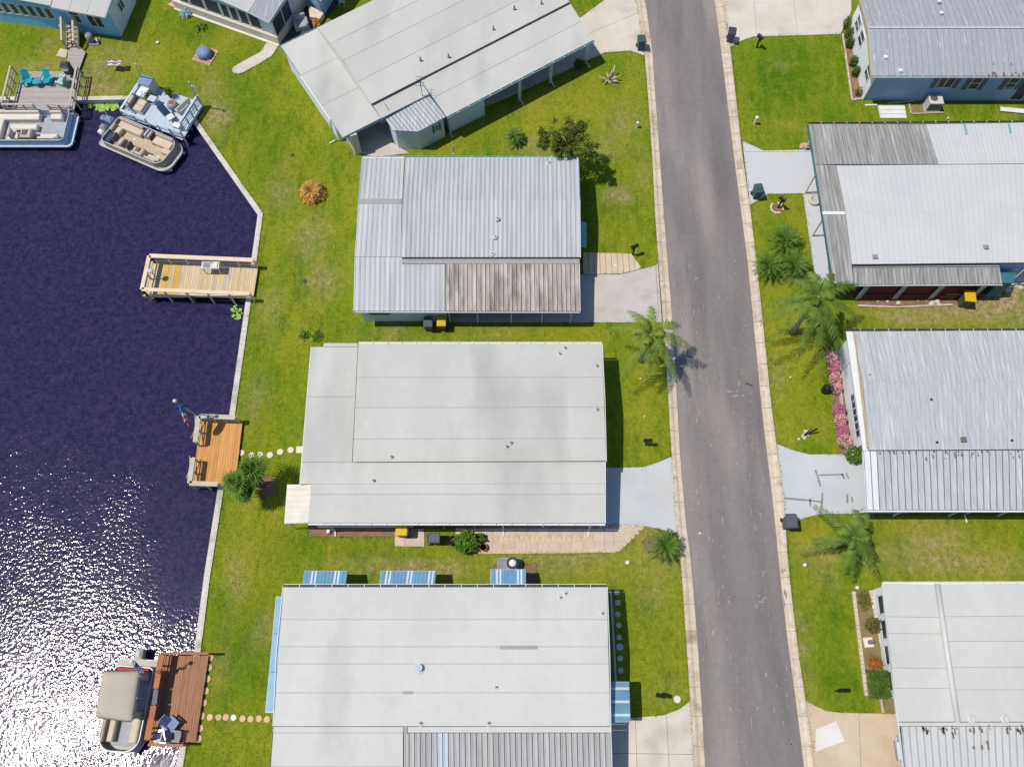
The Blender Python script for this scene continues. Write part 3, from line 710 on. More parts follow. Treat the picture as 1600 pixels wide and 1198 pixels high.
for i in range(len(a) - 1):
    pr = [lerp(a[i], b[i], k / 6) for k in range(7)]; nx = [lerp(a[i + 1], b[i + 1], k / 6) for k in range(7)]
    cz = [.012 + .05 * (1 - ((k - 3) / 3) ** 2) for k in range(7)]
    for k in range(6):
        mb.quad((*pr[k], cz[k]), (*pr[k + 1], cz[k + 1]), (*nx[k + 1], cz[k + 1]), (*nx[k], cz[k]))
road = struct('road', mb, 'asphalt')
for side, o_, i_ in (('left', Lo, Li), ('right', Ro, Ri)):
    po, pi = resample(o_, YS2), resample(i_, YS2)
    kb = MB()
    for i in range(len(po) - 1):
        q = [po[i], pi[i], pi[i + 1], po[i + 1]]
        if side == 'right': q = [pi[i], po[i], po[i + 1], pi[i + 1]]
        kb.quad(*[(*p, .008) for p in q])
    kerb = struct('kerb', kb, 'kerb_dark')
    for i in range(1, len(po) - 2):
        g = .008
        A, B, Cc, D = [Vector((*p, 0)) for p in (lerp(po[i], po[i + 1], g), lerp(pi[i], pi[i + 1], g), lerp(pi[i], pi[i + 1], 1 - g), lerp(po[i], po[i + 1], 1 - g))]
        prof = [(0, .0), (0, .10), (.28, .095), (.50, .045), (.55, .022), (.60, .028), (.97, .03), (.97, .0)]
        vs = [lerp(A, B, u) + Vector((0, 0, z)) for u, z in prof] + [lerp(D, Cc, u) + Vector((0, 0, z)) for u, z in prof]
        n = len(prof); fs = [(k, (k + 1) % n, (k + 1) % n + n, k + n) for k in range(n)] + [tuple(range(n - 1, -1, -1)), tuple(range(n, 2 * n))]
        if side == 'left': fs = [f[::-1] for f in fs]
        MB().add(vs, fs).build('kerb_segment', 'kerb', kerb)
# worn streaks and patches on the road
def blotch(mb, px, py, rx, ry, rnd, z=.074, n=11, rot=0):
    k = PX((px, py)); c = W(px, py); pts = []
    for i in range(n):
        a = 2 * math.pi * i / n; r = rnd.uniform(.6, 1.2); x, y = math.cos(a) * rx * k * r, math.sin(a) * ry * k * r
        pts.append((c.x + x * math.cos(rot) - y * math.sin(rot), c.y + x * math.sin(rot) + y * math.cos(rot), z))
    mb.add(pts, [tuple(range(n))])
def roadz(px, py): return .07
rnd = random.Random(5); mb = MB()
def road_x(y, u): 
    l = np.interp(y, [k[0] for k in LK], [k[2] for k in LK]); r = np.interp(y, [k[0] for k in RK], [k[1] for k in RK]); return lerp(float(l), float(r), u)
for k in range(300):
    y = 380 + 820 * rnd.random() ** .8; u = rnd.choice([rnd.gauss(.1, .06), rnd.gauss(.35, .1), rnd.gauss(.85, .07), rnd.gauss(.55, .2)])
    if .03 < u < .96: blotch(mb, road_x(y, u), y, abs(rnd.gauss(.5, .5)) + .35, abs(rnd.gauss(2.0, 2.5)) + .7, rnd, z=.076, n=9, rot=rnd.uniform(-.5, .3))
for (x, y, rx, ry) in [(1066, 500, 3, 9), (1072, 470, 1.6, 14), (1068, 540, 2, 8), (1141, 612, 9, 2), (1155, 618, 6, 3), (1222, 890, 2, 6), (1226, 930, 3, 12), (1189, 937, 5, 3), (1152, 1109, 5, 1.5), (1143, 1110, 6, 1.5), (1174, 1130, 1.5, 12), (1180, 1106, 5, 2)]:
    for q in range(4): blotch(mb, x + rnd.gauss(0, rx * .7), y + rnd.gauss(0, ry * .5), rx * .45, ry * .5, rnd, z=.0765 + .0004 * q, rot=rnd.uniform(-.3, .2))
mb.build('worn_patch', 'asphalt_wear', road)
# ---- drives and paths
def drive(name, pts, m, z=.05, cuts_x=(), cuts_y=(), holder='joint', label=None):
    poly = G(pts)
    o = struct(name, MB().prism(inset(poly, .004), -.05, z - .02), holder)
    if not cuts_x and not cuts_y:
        MB().prism(poly, -.04, z).build('slab', m, o); return o
    def along(pl, lines):
        out = [pl]
        for (p0, p1) in lines:
            a, b = W(*p0).xy, W(*p1).xy; d = (b - a).normalized(); n = Vector((-d.y, d.x)); nx = []
            for q in out:
                for s in (1, -1):
                    c = clip(q, n * s, n.dot(a) * s - .012)
                    if len(c) >= 3: nx.append(c)
            out = nx
        return out
    for q in along(poly, list(cuts_x) + list(cuts_y)):
        MB().prism(q, -.04, z).build('slab', m, o)
    return o
drive('driveway', [(905, 30), (965, -14), (992, -20), (994, 0), (1006.5, 80), (1007, 88), (985, 80), (944, 83), (925, 92), (800, 150), (745, 172), (740, 120)], 'conc_cream', cuts_x=[((900, 62), (1000, 20))])
drive('driveway', [(700, 405), (909, 429.5), (970, 429), (1022, 416), (1028, 412), (1034, 504), (929, 504), (700, 504)], 'conc_grey', cuts_x=[((1024, 410), (1030, 510))])
drive('driveway', [(560, 728), (944, 731), (1004, 730), (1030, 722), (1050, 713), (1058, 832), (1045, 831), (1030, 826), (1007, 821.5), (969, 821), (560, 823)], 'conc_blue')
drive('driveway', [(640, 1140), (957, 1124), (985, 1121), (1037, 1117), (1062, 1107), (1078, 1095), (1084.3, 1198), (1089, 1275), (640, 1275)], 'conc_cream', cuts_x=[((992, 1100), (997, 1260)), ((1040, 1100), (1049, 1260))], cuts_y=[((950, 1176), (1090, 1178))])
drive('driveway', [(1121, -40), (1129, 0), (1141, 75), (1150, 68), (1177, 58), (1240, 56.5), (1313, 54), (1330, 18), (1330, -40)], 'conc_cream', cuts_x=[((1175, -40), (1183, 70)), ((1235, -40), (1248, 70))])
drive('driveway', [(1160, 222), (1164, 223), (1193, 236), (1266, 234.5), (1320, 236), (1330, 300), (1254, 303), (1201, 303.5), (1185, 313), (1171.5, 321)], 'conc_worn', cuts_x=[((1150, 238), (1340, 238))])
drive('path', [(1254.5, 304), (1283, 303), (1303, 444), (1275, 444)], 'conc_worn', cuts_y=[((1255, 370), (1300, 370))])
drive('driveway', [(1213.5, 694), (1242, 704.5), (1265, 710), (1314, 710), (1340, 716), (1420, 716), (1420, 802), (1284, 802.5), (1256, 809), (1234, 820), (1228, 822)], 'conc_blue')
drive('driveway', [(1259, 1094), (1275, 1103), (1292, 1110.5), (1314, 1113), (1402, 1114.6), (1500, 1116), (1500, 1275), (1280, 1275), (1271, 1198)], 'conc_tan', cuts_x=[((1341, 1100), (1347, 1260))], cuts_y=[((1260, 1222), (1500, 1225))])
def flatpiece(name, pts, m, parent, z=.054):
    return MB().prism(G(pts), z - .02, z).build(name, m, parent)
dr = [o for o in COL.objects if o.name.startswith('driveway')]
flatpiece('repair_patch', [(1274, 1139), (1306, 1126), (1319, 1157), (1273.5, 1174)], 'conc_white', dr[-1])
rnd = random.Random(9); mb = MB()
for pts in ([(1274, 734), (1278, 745), (1282, 760)], [(1280, 742), (1318, 741)], [(1316, 740), (1319, 748)], [(1322, 738), (1326, 748)], [(1285, 770), (1284, 792)], [(1225, 778), (1260, 781), (1284, 784)], [(1266, 778), (1266, 790)], [(1324, 772), (1324, 786)], [(1331, 776), (1332, 785)]):
    for a, b in zip(pts, pts[1:]):
        A, B = W(*a, .055), W(*b, .055); mb.bar(A, B, .09 + .05 * rnd.random(), .006)
mb.build('stain', 'stain', dr[-2])
drive('path', [(416.6, 67.5), (435, 70), (433, 76), (425, 88), (404, 101), (380, 114), (372, 116), (365, 114.5), (362.5, 111), (364, 106), (372, 101), (408, 81.6)], 'conc_cream')
# tan board-patterned apron beside the second driveway
ap = struct('path', MB().prism(G([(911, 395), (986, 397), (1001, 417), (1000, 421), (970, 429), (911, 430)]), -.05, .03), 'joint')
planks(ap, G([(911, 395), (986, 397), (1001, 417), (1000, 421), (970, 428), (911, 429)]), (1, 0), .42, -.02, .06, 'paver_warm', gap=.03, name='slab')
# paver patio south of the long white house
pa = struct('patio', MB().prism(G([(712, 824), (1008, 820), (1000, 828), (967, 861), (960, 863), (750, 865), (712, 858)]), -.05, .03), 'paver_warm')
def tilequad(x0, y0, x1, y1, m, z=.06, name='paver', parent=None, g=.012):
    a, b, c, d = [W(*p).xy for p in ((x0, y0), (x1, y0), (x1, y1), (x0, y1))]
    MB().prism([a + Vector((g, -g)), b + Vector((-g, -g)), c + Vector((-g, g)), d + Vector((g, g))], .0, z + random.uniform(0, .006)).build(name, m, parent)
for i in range(10):
    x0 = 752 + 17.6 * i
    tilequad(x0, 825, x0 + 17.6, 836, 'paver', parent=pa); tilequad(x0, 846.8, x0 + 17.6, 857.6, 'paver', parent=pa)
for i in range(20):
    x0 = 764 + 8.2 * i; A = [W(*p).xy for p in ((x0, 846.3), (x0 + 8, 846.3), (x0 + 4, 836.6))]; B = [W(*p).xy for p in ((x0 + .2, 836.5), (x0 + 8.2, 836.5), (x0 + 4.2, 846.1))]
    MB().prism(inset(A, .012), 0, .06).build('paver', 'paver_warm', pa); MB().prism(inset(B, .012) if i % 2 else inset(B, .02), 0, .058).build('paver', 'paver_pink' if i % 2 else 'paver_warm', pa)
bp_ = [Vector(p) for p in G([(928.6, 824), (1006, 821), (998, 829), (966, 858), (928.6, 858)])]
xs_ = [928.6 + 15.5 * i for i in range(6)]; ys_ = [820, 834, 847, 860]
for j in range(3):
    for i in range(5):
        q = G([(xs_[i], ys_[j]), (xs_[i + 1], ys_[j]), (xs_[i + 1], ys_[j + 1]), (xs_[i], ys_[j + 1])]); c = [Vector(p) for p in q]
        n1 = (bp_[3] - bp_[1]).normalized(); nn = Vector((-n1.y, n1.x)); nn = nn if nn.x > 0 else -nn
        c = clip(c, nn, nn.dot(bp_[1]) - .02); c = clip(c, Vector((0, 1)), bp_[0].y) if len(c) > 2 else c
        if len(c) > 2: MB().prism(inset(c, .01), 0, .06).build('paver', 'paver', pa)
for i in range(24):
    tilequad(750 + 8.9 * i, 858.3, 758.5 + 8.9 * i, 862.6, 'paver_warm', parent=pa)
for i in range(6):
    a, b = (1005 - 6.6 * i, 824.5 + 6.2 * i), (1000 - 6.6 * i, 829 + 6.2 * i)
    A, B = W(*a), W(*b); MB().bar(A + Vector((0, 0, .03)), B + Vector((0, 0, .03)), .12, .07).build('paver', 'paver_warm', pa)
drive('patio', [(617, 825.5), (663, 825.5), (663, 853.5), (617, 853.5)], 'paver', cuts_x=[((633, 820), (633, 860))])
# planting beds
def bed(name, pts, m, z=.03):
    return struct(name, MB().prism(G(pts), -.05, z), m)
bed('soil_bed', [(1030, 838), (1040, 828), (1058, 834), (1062, 858), (1056, 872), (1040, 876), (1024, 866), (1008, 858), (1002, 846), (1014, 836)], 'soil', .02)
bed('soil_bed', [(399, 750), (407, 743), (416, 745), (424, 742), (431, 751), (428, 758), (434, 766), (425, 776), (416, 774), (408, 780), (403, 770), (405, 760)], 'mulch', .02)
bed('soil_bed', [(481, 822), (618, 822), (618, 839), (484, 838)], 'mulch', .025)
bed('soil_bed', [(1318, 54), (1330, 30), (1347, 158), (1332, 158)], 'mulch', .025)
bed('soil_bed', [(1284, 304), (1296, 300), (1304, 444), (1296, 444)], 'mulch', .06)
bed('soil_bed', [(1334, 924), (1360, 922), (1387, 1090), (1400, 1090), (1402, 1113), (1378, 1114), (1373, 1088), (1353.5, 1088)], 'bed_dry', .025)
bed('soil_bed', [(1290, 545), (1316, 548), (1336, 712), (1312, 712)], 'mulch', .02)
bed('soil_bed', [(1338, 468), (1530, 467), (1530, 473), (1488, 476), (1400, 480), (1344, 479)], 'mulch', .02)
bed('soil_bed', [(1206, 322), (1213, 316), (1221, 320), (1222, 331), (1214, 335), (1206, 331)], 'mulch', .02)
bed('soil_bed', [(770, 880), (838, 880), (838, 915), (770, 915)], 'soil', .02)
bed('soil_bed', [(1420, 165), (1475, 163), (1476, 178), (1424, 180)], 'bed_dry', .02)
def edging(name, pts, label, m='kerb', n=10, z=.1, w=.12, cat='edging'):
    """a line of edging blocks laid end to end"""
    P = [W(*p) for p in pts]; t = thing(name, label, cat, P[0]); tot = sum((b - a).length for a, b in zip(P, P[1:]))
    for a, b in zip(P, P[1:]):
        k = max(1, round(n * (b - a).length / tot))
        for i in range(k):
            p, q = lerp(a, b, i / k), lerp(a, b, (i + .94) / k); MB().bar(p + Vector((0, 0, z / 2 - .02)), q + Vector((0, 0, z / 2 - .02)), w, z + .04).build('block', m, t)
edging('bed_edging', [(1316, 54), (1331, 157), (1346, 155)], 'cream block edging beside the round bushes of the grey roofed house', n=22)
edging('bed_edging', [(1333, 924), (1353, 1087)], 'long cream edging in front of the bed with four windows behind', n=24, w=.2)
edging('bed_edging', [(1360, 922), (1385, 1044)], 'cream edging strip right under the four windows', n=16, w=.24)
edging('bed_edging', [(1375, 1090), (1379, 1113)], 'short cream edging by the tan driveway corner', n=4)
edging('bed_edging', [(1340, 478), (1400, 480.5), (1488, 476.5)], 'pale stone edging before the maroon porch wall', n=20)
edging('bed_edging', [(1420, 164), (1423, 179), (1473, 177)], 'yellowish timber edging around the air conditioner', n=8, m='trim_tan')
edging('bed_edging', [(951, 924), (954.5, 924), (962, 1064)], 'pale edging strip at the foot of the house beside stepping stones', n=22, m='stone_grey', w=.1)
edging('timber_edging', [(1351, 165), (1371, 164.5)], 'white board lying on grass at the corner of the blue grey house', n=1, m='white', z=.06, cat='board')
edging('timber_edging', [(1387, 162), (1430, 158)], 'thin pale board lying along the blue grey wall', n=2, m='stone_white', z=.05, w=.07, cat='board')
for k in range(9):
    a = 2.4 + k * .62
    if k == 0: ring = thing('ring_edging', 'broken ring of pale stones round a mailbox post', 'edging', W(1213.5, 325.5))
    c = W(1213.5, 325.5); r = .42; p = c + Vector((math.cos(a) * r, math.sin(a) * r, 0))
    if k != 5: MB().box(p - Vector((0, 0, .03)), (.1, .27, .12), a).build('stone', 'stone_white', ring)
# ================================================================ THE HOUSES
def Q(*pts): return [W(*p) for p in pts]
def strips(parent, L, Rr, rows, m='roof_white', seam='roof_seam', gap=.035, depth=.022, thick=.07):
    """smooth roof laid in long strips; L, Rr: (x0,y0,x1,y1) pixel side lines; rows: (pixel y on the left line, height)"""
    for (ya, za), (yb, zb) in zip(rows, rows[1:]):
        ta, tb = (ya - L[1]) / (L[3] - L[1]), (yb - L[1]) / (L[3] - L[1])
        la, lb = (lerp(L[0], L[2], ta), ya), (lerp(L[0], L[2], tb), yb); ra, rb = (lerp(Rr[0], Rr[2], ta), lerp(Rr[1], Rr[3], ta)), (lerp(Rr[0], Rr[2], tb), lerp(Rr[1], Rr[3], tb))
        roof(parent, (W(*la, za), W(*lb, zb), W(*rb, zb), W(*ra, za)), 1, m, seam, gap=gap, depth=depth, thick=thick)
def fascia(parent, a, b, m='trim_white', h=.16, w=.04, name='fascia'):
    d = Vector((0, 0, -h / 2)); MB().bar(Vector(a) + d, Vector(b) + d, w, h).build(name, m, parent)

# ---------------- second house from the bend: ribbed grey metal roof and brown streaked carport
h2 = thing('mobile_home', 'long home with ribbed grey metal roof and brown streaked carport panels', 'house', W(730, 480))
nw, ne, se, sw_ = block(h2, [(633.7, 246.5), (903.6, 246), (906.5, 402), (626, 402)], 2.9, 3.3, 2.9, 39, 39, 'roof_metal', 'roof_metal_seam', 'wall_teal', fr=.47, rib=.035, ribw=.05, gap=.025)
fascia(h2, ne + Vector((.02, 0, 0)), lerp(ne, se, .47) + Vector((.02, 0, .4)), 'trim_blue'); fascia(h2, lerp(ne, se, .47) + Vector((.02, 0, .4)), se + Vector((.02, 0, 0)), 'trim_white')
gutter(h2, ne + Vector((0, .02, -.05)), nw + Vector((0, .02, -.05)), 'trim_blue')
roof(h2, Q((560.3, 312, 2.7), (628.5, 312, 2.7), (632, 248, 2.45), (566, 248, 2.45)), 9, 'roof_metal', 'roof_metal_seam', rib=.03, gap=.02)
roof(h2, Q((554, 401.5, 2.62), (626, 401.5, 2.62), (628, 319, 2.74), (559.8, 319, 2.74)), 9, 'roof_metal', 'roof_metal_seam', rib=.03, gap=.02)
roof(h2, Q((552.4, 486, 2.3), (695.2, 486, 2.3), (695.2, 402, 2.6), (554, 402, 2.6)), 18, 'roof_metal', 'roof_metal_seam', rib=.03, gap=.02)
roof(h2, Q((695.8, 486.3, 2.3), (906.3, 486.5, 2.3), (904.6, 412, 2.6), (695.8, 412, 2.6)), 30, 'roof_brown', 'roof_brown_seam', rib=.03, gap=.05, depth=.035)
MB().prism(G([(560, 311.5), (628.3, 311.5), (628, 319.3), (559.6, 319.3)], 2.72), 2.68, 2.79).build('flashing', 'sealant', h2)
MB().prism(G([(628, 402.6), (905.5, 402.6), (905.6, 412.2), (628, 412.2)], 2.64), 2.58, 2.68).build('flashing', 'sealant', h2)
gutter(h2, W(552.4, 486, 2.24), W(906, 486.5, 2.24)); gutter(h2, W(632, 247, 2.4), W(566, 247, 2.4))
fascia(h2, W(565.6, 248, 2.5), W(559.8, 315, 2.78), 'trim_blue'); fascia(h2, W(559.4, 319, 2.78), W(552, 486, 2.34), 'trim_blue'); fascia(h2, W(906.6, 486, 2.34), W(905.2, 412, 2.64), 'trim_white')
pts = [W(566, 248, 2.3), W(632, 248, 2.3), W(627, 402, 2.3), W(697, 402, 2.3), W(697, 483, 2.3), W(554, 483, 2.3)]
pts = [p + Vector((.25 if i in (0, 5) else -.1, -.25 if i < 2 else (.22 if i > 3 else 0), 0)) for i, p in enumerate(pts)]
walls(h2, pts, 2.2, 'wall_pale')
a, b = pts[5].copy(), pts[4].copy(); window(h2, a, b, .55, 1.9, 1.1, 1.9, 'trim_teal', 'glass', 2)
for x in (700, 745, 799, 848, 894):
    p = W(x, 484, 2.25); post(h2, Vector((p.x, p.y + .15, 0)), 2.22, .08)
a, b = W(906.5, 345, 2.15), W(906.5, 383, 2.15)
awning(h2, a + Vector((-.25, 0, .15)), b + Vector((-.25, 0, .15)), b + Vector((.42, 0, -.25)), a + Vector((.42, 0, -.25)), 6, lambda i: 'awning_blue')
for x, y, z in ((777, 342, 3.3), (773.5, 370.5, 3.16), (769, 397, 2.98), (857, 255, 2.98)):
    MB().lathe(W(x, y, z - .02), [(.2, 0), (.19, .06), (.1, .08)], 6).build('sealed_patch', 'roof_white', h2)
    vent(h2, x, y, z + .02, .045, .2)
vent(h2, 709, 240, 1.6, .05, .9, 'white', .06)

# ---------------- third house: long smooth white roof
h3 = thing('mobile_home', 'long smooth white roofed home with tan awning and paver patio', 'house', W(740, 800))
strips(h3, (560, 537, 551, 722), (940.5, 537, 947, 720.5), [(537, 2.8), (590, 3.0), (637, 3.2), (686, 3.0), (721.5, 2.82)])
q = [W(560, 537, 2.8), W(940.5, 537, 2.8), W(947, 720.5, 2.8), W(551, 722, 2.8)]
a, b, c, d = inset(q, .3); walls(h3, [a, b, lerp(b, c, .5), c, d, lerp(a, d, .5)], [2.7, 2.7, 3.05, 2.7, 2.7, 3.05], 'wall_white')
fascia(h3, q[1] + Vector((.02, 0, .02)), lerp(q[1], q[2], .52) + Vector((.02, 0, .4))); fascia(h3, lerp(q[1], q[2], .52) + Vector((.02, 0, .4)), q[2] + Vector((.02, 0, .02)))
gutter(h3, q[1] + Vector((0, .03, -.06)), q[0] + Vector((0, .03, -.06)), 'trim_white')
strips(h3, (486.5, 542, 471.4, 722), (559, 542, 550, 722), [(542, 2.5), (620, 2.58), (722, 2.6)])
roof(h3, Q((505, 541.6, 2.46), (559, 541.6, 2.46), (559, 536.2, 2.42), (506, 536.2, 2.42)), 1, 'roof_white', 'roof_seam')
strips(h3, (471.4, 722.4, 468.6, 756), (946.5, 721.4, 945, 755.5), [(722.4, 2.62), (756, 2.48)], 'roof_white', 'roof_white', gap=.0)
strips(h3, (486.4, 756, 481.5, 816.6), (945, 755.5, 945.6, 817), [(756, 2.48), (772, 2.42), (816.6, 2.28)], 'roof_white')
gutter(h3, W(481.5, 817, 2.22), W(945.6, 817.6, 2.22)); fascia(h3, W(946, 817, 2.3), W(946, 722, 2.64))
fascia(h3, W(486, 542, 2.52), W(471, 722, 2.62)); fascia(h3, W(471, 722, 2.62), W(468.2, 756, 2.5))
pts = [W(488, 545, 2.3), W(556, 545, 2.3), W(550, 720, 2.3), W(640, 722, 2.3), W(640, 812, 2.3), W(485, 812, 2.3), W(489, 760, 2.3), W(474, 753, 2.3)]
walls(h3, pts, [2.4, 2.45, 2.5, 2.5, 2.2, 2.2, 2.3, 2.38], 'wall_white')
awning(h3, W(486.3, 757, 2.32), W(482.2, 816, 2.3), W(444.6, 817, 2.05), W(449, 757, 2.05), 14, lambda i: 'awning_tan', 'patio_awning')
for x, y in ((447, 815), (451, 760)):
    p = W(x, y, 2.0); post(h3, p + Vector((.12, 0, 0)), 2.02, .06)
for x in (690, 740, 785, 850, 924, 943):
    p = W(x, 815, 2.2); post(h3, Vector((p.x, p.y + .12, 0)), 2.2, .08)
for x in (513, 786, 924):
    p = W(x, 819, 2.2); downspout(h3, p + Vector((0, .02, 0)), 2.2, 0, -1, foot=.3)
for x, y, z in ((874, 553, 2.9), (882.5, 544, 2.86), (932, 572, 2.97), (932.5, 640, 3.22), (791.6, 698, 2.97), (798, 692, 3.0), (611.6, 714, 2.9), (583.7, 751, 2.53)):
    vent(h3, x, y, z, .055, .25)
MB().bar(W(943, 722, 2.3), W(943, 733, 2.3), .12, .5).build('gable_trim', 'trim_blue', h3)

# ---------------- fourth house: white roof with striped blue awnings
h4 = thing('mobile_home', 'white roofed home with striped blue awnings and grey pan carport', 'house', W(690, 1120))
strips(h4, (443, 917, 427.5, 1134), (948, 917, 953.5, 1134), [(917, 2.8), (967.7, 3.0), (1010, 3.18), (1036.6, 3.18), (1081.5, 3.0), (1134, 2.8)], 'roof_bright')
q = Q((443, 917, 2.8), (948, 917, 2.8), (953.5, 1134, 2.8), (427.5, 1134, 2.8))
a, b, c, d = inset(q, .3); walls(h4, [a, b, lerp(b, c, .5), c, d, lerp(a, d, .5)], [2.7, 2.7, 3.03, 2.7, 2.7, 3.03], 'wall_pale')
gutter(h4, q[1] + Vector((0, .02, -.03)), q[0] + Vector((0, .02, -.03)), 'gutter_dark'); MB().bar(q[1] + Vector((0, .16, 0)), q[0] + Vector((0, .16, 0)), .03, .1).build('gutter_lip', 'trim_white', h4)
for s0, s1, k in ((q[1], q[2], .03), (q[0], q[3], -.03)):
    m_ = lerp(s0, s1, .5) + Vector((k, 0, .4)); fascia(h4, s0 + Vector((k, 0, .03)), m_); fascia(h4, m_, s1 + Vector((k, 0, .03)))
strips(h4, (427.5, 1134.6, 419, 1250), (629.5, 1134.6, 629.8, 1250), [(1134.6, 2.74), (1144, 2.7), (1197, 2.5), (1250, 2.3)], 'roof_bright')
strips(h4, (630.2, 1134.6, 630.4, 1144), (953.6, 1134.6, 954, 1144), [(1134.6, 2.74), (1144, 2.7)], 'roof_bright')
roof(h4, Q((631, 1250, 2.3), (957.5, 1250, 2.3), (954, 1144.5, 2.68), (630.6, 1144.5, 2.68)), 37, 'roof_pan_grey', 'roof_metal_seam', gap=.05, depth=.04, rib=.025, alt={6: 'skylight', 7: 'skylight'})
fascia(h4, W(957.8, 1250, 2.34), W(954.3, 1134, 2.78)); gutter(h4, W(419, 1250, 2.25), W(957.5, 1250, 2.25)); fascia(h4, W(418.6, 1250, 2.34), W(427, 1134, 2.76), 'gutter_dark')
walls(h4, [W(429, 1137, 2.2), W(629, 1137, 2.2), W(629, 1245, 2.2), W(421, 1245, 2.2)], [2.6, 2.6, 2.15, 2.15], 'wall_pale')
for x in (690, 760, 830, 900, 953):
    p = W(x, 1246, 2.2); post(h4, p, 2.22, .08)
A = q[0]; B = q[1]
def st(nn, whites): return lambda i: 'awning_white' if i in whites else 'awning_blue'
for (xa, xb, ya, wh, n_) in ((472, 539, 892, (4, 6, 17, 19), 24), (591.5, 677.6, 892, (3, 5, 15, 17, 27, 29), 31), (767, 821.5, 889.5, (3, 5, 15, 17), 20)):
    p0, p1 = W(xa, 917, 2.2), W(xb, 917, 2.2); hi0 = Vector((p0.x, b.y + .02, 2.25)); hi1 = Vector((p1.x, b.y + .02, 2.25))
    l0 = W(xa + (4 if ya > 890 else 0), ya, 1.75); l1 = W(xb + (4 if ya > 890 else 0), ya, 1.75)
    awning(h4, hi0, hi1, l1, l0, n_, st(n_, wh))
    k0 = (a.x - hi0.x); window(h4, Vector((b.x, b.y, 0)), Vector((a.x, a.y, 0)), b.x - hi1.x + .15, b.x - hi0.x - .15, 1.0, 1.95, div=2)
hi0, hi1 = Vector((a.x + .05, W(0, 932, 2.2).y, 2.3)), Vector((d.x + .05, W(0, 1112, 2.2).y, 2.3))
awning(h4, hi0, hi1, W(415, 1112, 2.1), W(431.7, 932, 2.1), 3, lambda i: 'awning_blue')
awning(h4, W(955.5, 1065, 2.35) + Vector((-.3, 0, .1)), W(956, 1127, 2.35) + Vector((-.3, 0, .1)), W(984.6, 1127, 2.0), W(982.4, 1065, 2.0), 15, lambda i: 'awning_white' if i in (2, 7, 12) else 'awning_blue')
vent(h4, 655, 1043, 3.15, .2, .3, 'stone_grey', .3, 'stone_grey')
for x, y, z in ((775, 1073, 3.02), (657, 1129, 2.82), (763, 1129, 2.82), (875, 933.6, 2.87), (883, 927, 2.85), (940.5, 958, 2.97)):
    vent(h4, x, y, z, .05, .25, fl=.2)
MB().bar(W(781, 1011, 3.2), W(840, 1011, 3.2), .2, .02).build('sealant_strip', 'sealant', h4); MB().bar(W(630, 1081.5, 3.02), W(645, 1081.5, 3.02), .16, .03).build('sealant_strip', 'sealant', h4)
MB().bar(W(633.5, 1134, 2.8), W(633.5, 1146, 2.74), .2, .03).build('sealant_strip', 'sealant', h4)

# ---------------- slanted white house at the top
h1 = thing('mobile_home', 'slanted long white roofed home with carport and small ribbed shed', 'house', W(720, 190))
A_, B_, C_, D_ = Q((497, 43, 2.8), (812, -112, 2.8), (889.5, 4, 2.8), (581, 162.5, 2.8))
ra, rb = lerp(A_, D_, .5), lerp(B_, C_, .5); ra.z = rb.z = 3.2
for k0, k1 in ((0, .5), (.5, 1)):
    roof(h1, (lerp(D_, ra, k0), lerp(D_, ra, k1), lerp(C_, rb, k1), lerp(C_, rb, k0)), 1, 'roof_white', 'roof_seam', gap=.03)
    roof(h1, (lerp(A_, ra, k0), lerp(A_, ra, k1), lerp(B_, rb, k1), lerp(B_, rb, k0)), 1, 'roof_white', 'roof_seam', gap=.03)
a, b, c, d = inset([A_, B_, C_, D_], .3); walls(h1, [a, b, lerp(b, c, .5), c, d, lerp(a, d, .5)], [2.7, 2.7, 3.05, 2.7, 2.7, 3.05], 'wall_white')
fascia(h1, C_ + Vector((.02, 0, 0)), D_, 'gutter_dark', .1)
MB().bar(A_ + Vector((0, 0, -.06)), D_ + Vector((0, 0, -.06)), .12, .2).build('end_trim', 'roof_white', h1)
Wa, Wb, Wc, Wd = Q((439, 72, 2.4), (497, 44, 2.6), (595, 185.3, 2.36), (535.7, 215, 2.32))
for k in range(3):
    roof(h1, (lerp(Wa, Wd, k / 3), lerp(Wa, Wd, (k + 1) / 3), lerp(Wb, Wc, (k + 1) / 3), lerp(Wb, Wc, k / 3)), 1, 'roof_white', 'roof_seam')
Sa, Sb, Sc, Sd = Q((581.5, 163, 2.62), (656, 124.6, 2.62), (670.5, 147.4, 2.36), (595.5, 185.2, 2.36)); roof(h1, (Sd, Sc, Sb, Sa), 1, 'roof_white', 'roof_seam')
Ea, Eb, Ec, Ed = Q((656.3, 124.5, 2.64), (889.5, 4.6, 2.64), (928, 63, 2.3), (698, 183, 2.3))
for k in range(2): roof(h1, (lerp(Ea, Ed, k / 2), lerp(Ea, Ed, (k + 1) / 2), lerp(Eb, Ec, (k + 1) / 2), lerp(Eb, Ec, k / 2)), 1, 'roof_white', 'roof_seam')
gutter(h1, Ed + Vector((0, 0, -.06)), Ec + Vector((0, 0, -.06)), 'trim_blue'); fascia(h1, Ea, Ed, 'trim_teal', .2); fascia(h1, Wd + Vector((0, 0, -.02)), Sc + Vector((0, 0, -.02)), 'trim_blue', .2)
gutter(h1, Wb + Vector((0, 0, -.06)), Wa + Vector((0, 0, -.06)), 'trim_blue'); fascia(h1, Wa, Wd, 'trim_blue', .2); fascia(h1, Eb, Ec, 'trim_white', .15)
walls(h1, inset(Q((439, 72, 2.3), (497, 44, 2.3), (581, 162.5, 2.3), (522, 194, 2.3)), .2), [2.25, 2.4, 2.4, 2.2], 'wall_white')
MB().bar(W(470, 120, 2.36), W(516, 188, 2.3), .1, .12).build('gutter', 'trim_white', h1); downspout(h1, W(515, 190, 2.2), 2.2, -1, -.6)
